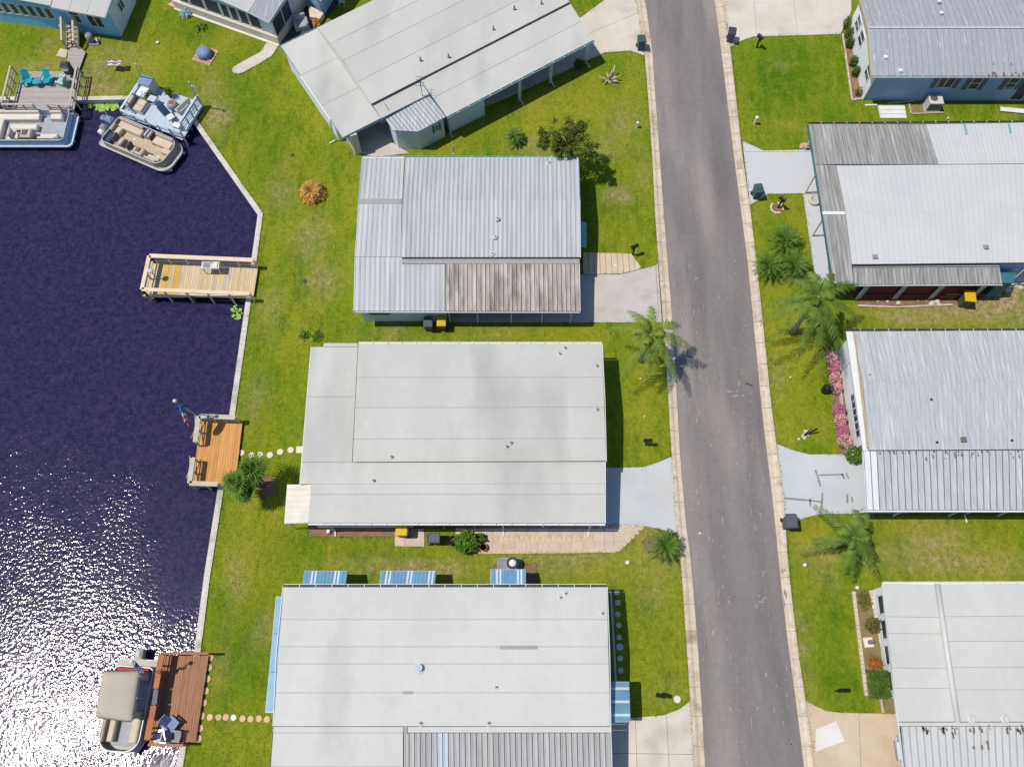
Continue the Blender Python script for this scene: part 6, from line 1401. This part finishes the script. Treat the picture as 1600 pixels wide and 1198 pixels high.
# air conditioners, boards, chair
ac = thing('air_conditioner', 'cream outdoor air conditioner with round fan by the blue grey wall', 'air conditioner', W(1454, 172)); c = W(1454, 168)
MB().box(c, (1.15, .95, .08)).build('pad', 'conc_grey', ac); MB().box(c + Vector((0, 0, .08)), (1.05, .85, .85), 0, .03).build('cabinet', 'ac_white', ac); MB().lathe(c + Vector((-.15, .08, .93)), [(.28, 0), (.28, .03), (.22, .035)], 18).build('fan_guard', 'ac_grille', ac)
for k in range(6): MB().box(c + Vector((0, -.43, .2 + k * .11)), (.9, .02, .05)).build('louvre', 'ac_grille', ac)
ac = thing('air_conditioner', 'grey air conditioner with white dome behind the short striped awning', 'air conditioner', W(796, 886)); c = W(796, 884)
MB().box(c, (1.5, 1.0, .1)).build('pad', 'ac_grey', ac); MB().box(c + Vector((-.1, -.1, .1)), (1.1, .7, .7), 0, .04).build('cabinet', 'ac_grey', ac); MB().lathe(c + Vector((.2, .05, .8)), [(.26, 0), (.2, .1), (.06, .16)], 14).build('dome', 'white', ac, True); MB().lathe(c + Vector((.2, .05, .795)), [(.36, 0), (.36, .03)], 16).build('fan_guard', 'black', ac)
pbm = thing('pipe_mast', 'thin grey pipe leaning beside the short striped awning', 'pipe', W(826, 895)); MB().tube([W(826, 905), W(825, 893, 1.4)], .04, 6).build('pipe', 'ac_grey', pbm)
dp = thing('panel', 'white ribbed sheet lying on grass beside the air conditioner', 'panel', W(1394, 175)); q = Q((1372, 165, .08), (1413.5, 165, .08), (1417, 184.7, .08), (1376, 184.7, .08))
for k in range(3): MB().hexa([lerp(q[3], q[0], k / 3 + .01) - Vector((0, 0, .08)), lerp(q[2], q[1], k / 3 + .01) - Vector((0, 0, .08)), lerp(q[2], q[1], (k + .97) / 3) - Vector((0, 0, .08)), lerp(q[3], q[0], (k + .97) / 3) - Vector((0, 0, .08))], [lerp(q[3], q[0], k / 3 + .01), lerp(q[2], q[1], k / 3 + .01), lerp(q[2], q[1], (k + .97) / 3), lerp(q[3], q[0], (k + .97) / 3)]).build('board', 'white', dp)
solo('plank', MB().hexa(Q((1563, 173.5, 0), (1640, 181, 0), (1640, 174, 0), (1563, 167, 0)), Q((1563, 173.5, .12), (1640, 181, .12), (1640, 174, .12), (1563, 167, .12))), 'white', 'long white beam lying on the grass between two houses', 'beam', W(1600, 175))
cp = thing('planter_ring', 'round concrete planter ring on the strip path', 'planter', W(1271, 315, .05)); c = W(1271.5, 315, .05)
MB().lathe(c, [(.36, 0), (.4, .05), (.4, .3), (.32, .32), (.26, .3), (.26, .12)], 18).build('ring', 'conc_cream', cp, True); MB().lathe(c + Vector((0, 0, .12)), [(.27, 0), (.27, .06)], 14).build('sand', 'conc_grey', cp)
bk = thing('brick_stack', 'loose stack of pinkish bricks by the corner post', 'bricks', W(1257, 229)); rnd = random.Random(4)
for k in range(7): MB().box(W(1252 + (k % 4) * 3.6, 229 + (k // 4) * 3.5, 0), (.3, .2, .2 + .1 * (k % 2)), rnd.uniform(-.2, .2)).build('brick', 'paver_pink', bk)
ar = thing('armchair', 'grey cushioned armchair in the shade between two roofs', 'chair', W(472, 42, .03)); c = W(472, 42, .03)
MB().box(c, (.85, .8, .42), .3, .06).build('seat', 'boat_grey', ar); MB().box(c + Vector((-.1, .42, 0)), (.9, .22, .9), .3, .06).build('backrest', 'boat_grey', ar)
for s_ in (-1, 1): MB().box(c + Vector((s_ * .45, s_ * .14, 0)), (.2, .8, .6), .3, .05).build('armrest', 'boat_grey', ar)
ex_ = thing('patio_chair', 'white wrought chair behind the slanted roof', 'chair', W(535, 8, .03)); c = W(535, 8, .03)
MB().box(c + Vector((0, 0, .42)), (.45, .45, .04), .2).build('seat', 'pale_plastic', ex_); MB().box(c + Vector((0, .22, .46)), (.45, .04, .45), .0).build('backrest', 'pale_plastic', ex_)
for a_ in (-.2, .2):
    for b_ in (-.2, .2): MB().box(c + Vector((a_, b_, 0)), (.04, .04, .42)).build('leg', 'pale_plastic', ex_)
bb_ = thing('black_bin', 'black lumpy grill cover beside the pink flowers', 'grill', W(1288, 610)); c = W(1288, 611); MB().lathe(c, [(.24, 0), (.26, .3), (.28, .55), (.2, .72), (.06, .8)], 7).build('cover', 'black', bb_); MB().box(c + Vector((.35, 0, .6)), (.4, .35, .06), .2).build('side_shelf', 'charcoal', bb_)
# stepping stones
def stone(px, py, r, m, label, group, sq=False):
    p = W(px, py, -.02); rr = r * PX((px, py)); mb = MB()
    if sq: mb.box(p, (rr * 2, rr * 2, .08), 0, .015)
    else: mb.lathe(p, [(rr, 0), (rr, .06), (rr * .9, .075)], 16)
    solo('stepping_stone', mb, m, label, 'stepping stone', p, group)
for x, y in ((377.5, 707.7), (393.6, 711.5), (406.6, 710.5), (422, 711), (438, 706), (454.5, 703)): stone(x, y, 5, 'stone_white', 'round cream stepping stone between orange dock and white roofed home', 'stones from orange dock to house')
stone(468.7, 702.7, 5.5, 'stone_white', 'square cream slab ending the stone row from the orange dock', None, True)
for x, y in ((329, 1027), (326.8, 1042.5), (324.4, 1060), (321.9, 1079), (318.9, 1097.6), (315.9, 1118), (313.3, 1137), (311, 1153)): stone(x, y, 5.4, 'stone_pink', 'round pinkish stepping stone along the edge of the brown dock', 'stones beside the brown dock')
for i, (x, y) in enumerate(((328.5, 1120), (342, 1120), (353.6, 1120), (365.4, 1120.5), (379.7, 1122), (392, 1122.7), (405, 1122), (417.6, 1123.3))):
    if i == 3: stone(x, y, 4.6, 'white', 'white round stepping stone among the pink ones leading to the awning house', None)
    else: stone(x, y, 5, 'stone_pink', 'round pink stepping stone in the row from brown dock to awning house', 'stones from brown dock to awning house')
for x, y in ((963.7, 925.3), (965, 941.5)): stone(x, y, 4, 'stone_grey', 'square stepping stone in the shade of the awning house', 'square stones in the shade', True)
for x, y in ((965.3, 959.5), (966.7, 976.5), (967.5, 995.3), (969, 1028), (969.8, 1047)): stone(x, y, 4.4, 'stone_grey', 'round stepping stone in the shade of the awning house', 'round stones in the shade')
stone(968.4, 1010.4, 5.6, 'stone_grey', 'largest round stepping stone in the shade of the awning house', None)
# rocks by the maroon porch
rnd = random.Random(21)
for k, (x, y, r) in enumerate(((1386, 471, 2.5), (1403, 474, 3), (1371, 471, 1.6), (1434, 470, 1.8), (1447, 470, 1.8), (1456, 474, 4), (1463, 472, 4.4), (1466, 476, 3.6), (1453, 475, 3), (1587, 447, 4), (1594, 450, 4.4), (1597, 443, 4), (1582, 443, 3), (1590, 441, 2.6))):
    kk = PX((x, y)) * r; mb = MB(); mb.lathe(W(x, y, -.03), [(kk * .8, 0), (kk, kk * .4), (kk * .8, kk * .9), (kk * .3, kk * 1.1)], 7)
    for v in mb.v: v += Vector((rnd.uniform(-1, 1), rnd.uniform(-1, 1), 0)) * kk * .22
    solo('rock', mb, 'rock', 'pale rock lying along the maroon porch bed' if x < 1500 else 'pale rock in the heap by the downspout', 'rock', W(x, y), 'rocks by the maroon porch' if x < 1500 else 'rocks by the downspout')
# bright lid disc
solo('drain_cover', MB().lathe(W(1561, 461, -.01), [(.13, 0), (.13, .05), (.1, .06)], 12), 'stone_white', 'small pale round cover on bare soil by the downspout', 'cover', W(1561, 461))
solo('splash_block', MB().box(W(1574, 453, -.02), (.5, .4, .1), 0, .02), 'conc_cream', 'concrete splash block below the downspout', 'splash block', W(1574, 453))
st_ = thing('garden_statue', 'small grey figure on a pale square slab in the dry bed', 'statue', W(1356.5, 1003, .02)); c = W(1356.5, 1003, .02); MB().box(c, (.55, .55, .06), .05, .01).build('slab', 'stone_white', st_); MB().lathe(c + Vector((.08, -.0, .06)), [(.14, 0), (.1, .15), (.12, .3), (.06, .42), (.08, .5), (.03, .58)], 10).build('figure', 'ac_grey', st_, True)
# white picket bench behind flowers
wb = thing('picket_fence', 'low white picket border behind the pink flower row', 'fence', W(1310, 640)); fa, fb = W(1303, 552), W(1321, 706)
for k in range(40):
    p = lerp(fa, fb, k / 39); MB().box(p, (.03, .09, .5)).build('picket', 'white', wb)
for z in (.15, .38): MB().bar(fa + Vector((.03, 0, z)), fb + Vector((.03, 0, z)), .03, .06).build('rail', 'white', wb)

# car nose peeping out of the carport
cr = thing('parked_car', 'white car under the carport with its nose in the sun', 'car', W(1440, 1172, .05)); o0 = W(1396, 1172, .05)
def ring_(x, w, zl, zt, tw):
    return [o0 + Vector((x, -w, zl)), o0 + Vector((x, w, zl)), o0 + Vector((x, w, zl + (zt - zl) * .55)), o0 + Vector((x, tw, zt)), o0 + Vector((x, -tw, zt)), o0 + Vector((x, -w, zl + (zt - zl) * .55))]
def loft(secs, nm, m):
    mb = MB(); n = 6
    for s in secs: mb.v += s
    for i in range(len(secs) - 1):
        for j in range(n): mb.f.append((i * n + j, i * n + (j + 1) % n, (i + 1) * n + (j + 1) % n, (i + 1) * n + j))
    mb.f.append(tuple(range(n))[::-1]); mb.f.append(tuple((len(secs) - 1) * n + j for j in range(n))); return mb.build(nm, m, cr)
loft([ring_(0, .55, .35, .6, .45), ring_(.12, .75, .25, .72, .6), ring_(.5, .88, .2, .82, .72), ring_(1.2, .9, .2, .95, .76), ring_(3.6, .9, .2, 1.0, .76), ring_(4.4, .86, .25, .95, .7)], 'body', 'car')
loft([ring_(1.2, .76, .9, .97, .72), ring_(2.0, .72, .9, 1.42, .56), ring_(3.1, .72, .9, 1.42, .56), ring_(3.9, .74, .9, 1.0, .7)], 'cabin', 'glass')
MB().hexa([o0 + Vector((2.0, -.57, 1.4)), o0 + Vector((3.1, -.57, 1.4)), o0 + Vector((3.1, .57, 1.4)), o0 + Vector((2.0, .57, 1.4))], [o0 + Vector((2.05, -.54, 1.45)), o0 + Vector((3.05, -.54, 1.45)), o0 + Vector((3.05, .54, 1.45)), o0 + Vector((2.05, .54, 1.45))]).build('roof', 'car', cr)
for s_ in (-1, 1):
    MB().box(o0 + Vector((.16, s_ * .56, .55)), (.22, .3, .14), s_ * -.4, .03).build('headlight', 'silver', cr)
    for x in (.85, 3.5):
        w_ = MB().tube([o0 + Vector((x, s_ * .72, .31)), o0 + Vector((x, s_ * .91, .31))], .31, 16).build('wheel', 'tyre', cr); MB().tube([o0 + Vector((x, s_ * .9, .31)), o0 + Vector((x, s_ * .925, .31))], .19, 12).build('rim', 'silver', w_)
MB().bar(o0 + Vector((-.02, -.5, .38)), o0 + Vector((-.02, .5, .38)), .06, .14).build('bumper', 'ac_grey', cr)

# ================================================================ PLANTS
def tips(cx, cy, lst, z): return [W(x, y, z + dz) for x, y, dz in lst]
palm('palm_tree', 'feathery palm beside the kerb casting its shadow over the road', W(1001.4, 563.5), W(1017, 523, 4.4), tips(0, 0, [(985, 488, -1.0), (957, 512, -1.1), (978, 535, -1.3), (975, 588, -1.6), (1010, 586, -1.5), (1024, 585, -1.4), (1057, 590, -1.5), (1081, 545, -1.4), (1018, 482, -.2), (1058, 508, -.3), (998, 500, .3), (1040, 560, -1.0)], 4.4), 'palm_green', 1.1, ll=.55, n=30)
palm('palm_tree', 'tall palm with broad crown beside the three sago palms', W(1237, 520), W(1279, 463, 5.6), tips(0, 0, [(1197, 500, -1.8), (1205, 475, -1.2), (1204, 535, -2.3), (1246, 558, -2.4), (1280, 578, -2.6), (1315, 560, -2.2), (1338, 498, -1.6), (1335, 445, -.6), (1300, 430, .2), (1268, 428, .5), (1238, 438, -.3), (1228, 468, -.8), (1298, 520, -1.5), (1262, 525, -1.4), (1308, 540, -1.8)], 5.6), 'palm_dark', 1.2, ll=.6, n=32)
palm('palm_tree', 'leaning low palm on the lawn near the downspout post', W(1301, 853), W(1334, 839, 3.0), tips(0, 0, [(1278, 794, -.6), (1258, 862, -1.8), (1275, 845, -1.2), (1356, 806, -.4), (1362, 845, -.9), (1370, 868, -1.3), (1372, 897, -1.6), (1334, 900, -1.5), (1322, 888, -1.2), (1338, 800, .1), (1350, 826, .2), (1310, 828, 0.2)], 3.0), 'palm_dark', .9, ll=.52, n=26)
fanpalm('fan_palm', 'fan palm drooping over the corner of the orange dock', W(408, 758), W(369, 753, 3.0), 1.15, 18, 'fan_green')
fanpalm('fan_palm', 'fan palm with pale trunk above the mulch by the stone row', W(411, 756), W(394, 734, 2.9), 1.25, 19, 'fan_green')
fanpalm('fan_palm', 'third fan palm low on the seawall side of the mulch', W(404, 768), W(382, 768, 2.2), 1.0, 15, 'fan_green')
rosette('sago_palm', 'sago palm of the trio closest to the stone ringed mailbox', W(1221, 384), .7, 1.35, 36, 'sago', ll=.2)
rosette('sago_palm', 'sago palm of the trio right beside the kerb', W(1196, 424), .7, 1.25, 33, 'sago', ll=.2)
rosette('sago_palm', 'sago palm of the trio tucked under the tall palm', W(1235, 424), .75, 1.35, 36, 'sago', ll=.2)
rosette('sago_palm', 'small sago palm on the lawn beside the dark leafy tree', W(804, 221), .5, .85, 30, 'sago', ll=.2)
rosette('sago_palm', 'sago palm in a bare soil circle past the paver patio', W(1038, 855), .5, 1.15, 33, 'sago', ll=.2)
rosette('dry_palm', 'dried golden palm clump alone on the canal lawn', W(489, 304), .35, 1.0, 70, 'sago_dry', ll=.24, lo=-.3)
rosette('agave', 'bluish spiky agave at the lanai corner', W(291, 24), .2, .6, 14, 'agave', 'plant', ll=.2)
rosette('fern', 'small dark fern on the lawn below the lanai', W(313, 43), .12, .65, 9, 'sago', 'plant', ll=.25)
# oak
tk = W(893, 252); oak = thing('leafy_tree', 'dark leafy tree overhanging the corner of the ribbed roof', 'tree', tk); rnd = random.Random(12)
lobes = [(884, 212, 3.9, 1.25), (862, 208, 3.6, .85), (905, 205, 3.8, .95), (893, 195, 4.2, .85), (866, 230, 3.2, .85), (905, 228, 3.4, .95), (920, 238, 3.1, .75), (852, 222, 3.2, .55), (878, 232, 3.4, .8), (930, 248, 2.8, .5)]
top = W(888, 215, 2.6); MB().tube([tk - Vector((0, 0, .05)), lerp(tk, top, .5) + Vector((.1, 0, 0)), top], [.2, .15, .12], 9).build('trunk', 'trunk_dark', oak, True)
lm = MB(); cw = MB()
for x, y, z, r in lobes:
    c = W(x, y, z); lm.tube([lerp(tk, top, .6), lerp(top, c, .6) - Vector((0, 0, .25)), c], [.08, .05, .02], 6)
    for _ in range(9):
        d = Vector((rnd.gauss(0, 1), rnd.gauss(0, 1), rnd.gauss(0, .6))).normalized() * r * rnd.uniform(.45, 1.0); leaves(cw, c + d, (r * .34, r * .34, r * .28), 75, .14, rnd, .5); lm.tube([c, c + d], [.02, .008], 4)
lm.build('limb', 'trunk_dark', oak); cw.build('crown', 'oak', oak)
# driftwood stump
ds = thing('driftwood', 'bleached branching driftwood stump on the slanted house lawn', 'stump', W(953, 127)); c = W(953, 128); rnd = random.Random(6)
for (x, y, z) in ((961, 101, .9), (947, 112, .7), (936, 121, .5), (969, 119, .5), (957, 110, .8), (944, 130, .25), (968, 128, .2), (952, 118, .9)):
    e = W(x, y, z); m_ = lerp(c, e, .5) + Vector((rnd.uniform(-.12, .12), rnd.uniform(-.12, .12), .1)); MB().tube([c, m_, e], [.11, .08, .035], 7).build('branch', 'drift', ds, True)
MB().lathe(c - Vector((0, 0, .05)), [(.28, 0), (.22, .2), (.12, .32)], 9).build('root', 'drift', ds, True)
# bushes
for i, (x, y, r, lb) in enumerate(((1322.5, 41, 8.5, 'round clipped bush at the driveway end of the white end wall'), (1325, 57, 8.5, 'plump clipped bush second along the white end wall'), (1324.5, 71, 6.5, 'small clipped bush third along the white end wall'), (1331, 100, 6.6, 'round clipped bush in the middle of the end wall bed'), (1334, 116, 5.6, 'little clipped bush past the bare gap in the end wall bed'), (1338, 147, 5, 'sparse bush at the corner of the end wall bed'))):
    bush('clipped_bush', lb, x, y + 2, r, .9, 'bush' if i < 5 else 'bush_olive', 900 if i < 5 else 250, .09)
for i, (x, y, r) in enumerate(((1297, 562, 9), (1299, 577, 8.5), (1301, 592, 9), (1304, 607, 8), (1308, 641, 10), (1309.5, 656, 9.5), (1312, 673, 9.5), (1316, 689, 11))):
    rose = i in (1, 4, 6)
    bush('flowering_bush', 'round pale pink flowering bush in the row along the white house end' if not rose else 'dusky rose flowering bush in the row along the white house end', x, y + 3, r, .8, 'flower_rose' if rose else 'bush_bright', 500, .1, 'bush', 'pink flower row' if not rose else 'rose flower row', fl='flower_rose' if rose else 'flower_pink', nf=700)
bush('green_shrub', 'green shrub with a few cream blossoms at the pale driveway corner', 1330, 714, 13, 1.1, 'bush_bright', 1500, .12, fl='stone_white', nf=14)
bush('olive_shrub', 'olive shrub in the dry bed below the first windows', 1359, 977, 12, .9, 'bush_olive', 520, .13)
bush('red_shrub', 'reddish shrub in the dry bed by the hedge', 1363, 1036, 11, .7, 'bush_red', 480, .13)
bush('clipped_hedge', 'square dark green hedge at the end of the dry bed', 1367.5, 1069, 17, .8, 'bush', 3200, .1, oval=(15, 20), square=True)
bush('low_shrub', 'sparse brownish ground shrub at the head of the dry bed', 1349, 938, 12, .3, 'bush_olive', 500, .1, oval=(11, 16))
bush('leafy_bush', 'dense leafy bush beside the paver patio', 729, 850, 17, 1.3, 'bush_bright', 1500, .17)
bush('potted_shrub', 'spiky little shrub beside the terracotta pot', 752, 842, 6, .6, 'bush', 220, .16)
bush('low_weed', 'small bright weed on the lawn above the long white roof', 476, 525, 7, .35, 'bush_bright', 160, .14); bush('low_weed', 'second leafy weed spreading toward the long white roof', 497, 527, 10, .2, 'bush', 90, .14)
bush('porch_shrub', 'dark shrub in the carport shade of the slanted house', 906, 106, 10, .8, 'bush', 420, .13)
bush('yellow_shrub', 'small golden shrub squeezed between two roofs', 496, 40, 7, .6, 'sago_dry', 260, .13)
pt = thing('terracotta_pot', 'round terracotta pot at the patio edge', 'pot', W(755.5, 856)); c = W(755.5, 856); MB().lathe(c, [(.14, 0), (.22, .25), (.25, .28), (.25, .34), (.2, .34), (.2, .28)], 14).build('pot', 'pot', pt, True); MB().lathe(c + Vector((0, 0, .26)), [(.2, 0), (.2, .02)], 12).build('soil', 'soil', pt)
# lily pads
rnd = random.Random(31); k = 0
def pad(x, y, r, lb, grp):
    c = W(x, y, WZ + .02); mb = MB(); n = 9; a0 = rnd.uniform(0, 6.28); pts = [c] + [c + Vector((math.cos(a0 + i * .62) * r, math.sin(a0 + i * .62) * r, rnd.uniform(.0, .06))) for i in range(n + 1)]
    mb.add(pts + [p - Vector((0, 0, .012)) for p in pts], [(0, i, i + 1) for i in range(1, n + 1)] + [(n + 2, n + 3 + i, n + 2 + i) for i in range(1, n + 1)]); solo('lily_pad', mb, 'lily', lb, 'lily pad', c, grp)
for i in range(110):
    x, y = rnd.uniform(140, 187), rnd.uniform(160.5, 177)
    if y > 168 + 9 * noise.noise(Vector((x * .09, 1, 0))) + (4 if 150 < x < 180 else 0): continue
    pad(x, y, rnd.uniform(.1, .24), 'green lily pad floating between grey deck and blue dock', 'lily pads by the blue dock')
for i in range(16): pad(369 + rnd.gauss(0, 4), 488 + rnd.gauss(0, 6), rnd.uniform(.07, .14), 'small lily pad at the seawall below the pale pier', 'lily pads by the pale pier')
# grass blades standing out of the lawn (one mass)
def grass():
    rng = np.random.default_rng(4); n = 170000
    px = rng.uniform(-20, 1620, n); py = rng.uniform(-20, 1215, n)
    dx = (px - 800) / F; v = (599 - py) / F
    dy = v * math.cos(TILT) + math.sin(TILT); dz = v * math.sin(TILT) - math.cos(TILT); t = -HGT / dz; X, Y = dx * t, dy * t
    ok = np.ones(n, bool); P = [(p.x, p.y) for p in offs(sea, -.15)] + [(-300, 400), (400, 400), (400, -250), (sea[0].x, -250)]
    c = np.zeros(n, bool); j = len(P) - 1
    for i in range(len(P)):
        a, b = P[i], P[j]; m = (a[1] > Y) != (b[1] > Y); xx = (b[0] - a[0]) * (Y - a[1]) / ((b[1] - a[1]) or 1e-9) + a[0]; c ^= m & (X < xx); j = i
    ok &= c
    def cut(poly):
        nonlocal ok
        c = np.zeros(n, bool); j = len(poly) - 1
        for i in range(len(poly)):
            a, b = poly[i], poly[j]; m = (a[1] > Y) != (b[1] > Y); xx = (b[0] - a[0]) * (Y - a[1]) / ((b[1] - a[1]) or 1e-9) + a[0]; c ^= m & (X < xx); j = i
        ok &= ~c
    edges = []
    for o in COL.objects:
        if o.get('kind') == 'structure' and o.name.split('.')[0] in ('driveway', 'path', 'patio', 'soil_bed'):
            vs = [v.co for v in o.data.vertices]; cut([(v.x, v.y) for v in vs[:len(vs) // 2]]); edges.append([(v.x, v.y) for v in vs[:len(vs) // 2]])
    cut([tuple(p) for p in Lo] + [tuple(p) for p in Ro[::-1]])
    X, Y = X[ok], Y[ok]; ex, ey = [], []
    def creep(poly, dens=16, spread=.07, closed=True):
        k = len(poly)
        for i in range(k if closed else k - 1):
            a, b = Vector(poly[i]), Vector(poly[(i + 1) % k]); d = b - a
            if max(abs(a.x), abs(b.x)) > 46 or max(a.y, b.y) > 62 or min(a.y, b.y) < -8: continue
            m = int(d.length * dens); t = rng.uniform(0, 1, m); s = rng.normal(0, spread, m) * (.4 + .9 * np.abs(np.sin(t * d.length * 1.7 + a.x))); nn = Vector((-d.y, d.x)).normalized() if d.length else Vector((0, 0))
            ex.extend(a.x + d.x * t + nn.x * s); ey.extend(a.y + d.y * t + nn.y * s)
    for pl in edges: creep(pl)
    creep(resample(Lo, YS), 30, .07, False); creep(resample(Ro, YS), 30, .09, False); creep(offs(sea, -.02)[1:-1], 26, .05, False)
    n1 = len(X); X = np.concatenate([X, np.array(ex)]); Y = np.concatenate([Y, np.array(ey)]); n = len(X); a = rng.uniform(0, 6.283, n); L = rng.uniform(.03, .08, n); w = rng.uniform(.012, .03, n); la = rng.uniform(.04, .11, n)
    V = np.zeros((n, 3, 3)); ca, sa = np.cos(a), np.sin(a)
    V[:, 0, 0] = X - sa * w; V[:, 0, 1] = Y + ca * w; V[:, 1, 0] = X + sa * w; V[:, 1, 1] = Y - ca * w; V[:, 2, 0] = X + ca * la; V[:, 2, 1] = Y + sa * la; V[:, 2, 2] = L; V[:, :2, 2] = -.005; V[n1:, 2, 2] += .09
    me = bpy.data.meshes.new('grass'); me.from_pydata(V.reshape(-1, 3).tolist(), [], np.arange(n * 3).reshape(-1, 3).tolist()); me.materials.append(bpy.data.materials['lawn'])
    o = bpy.data.objects.new('grass', me); COL.objects.link(o); tag(o, 'short green grass blades covering the lawns', 'grass', kind='stuff')
grass()
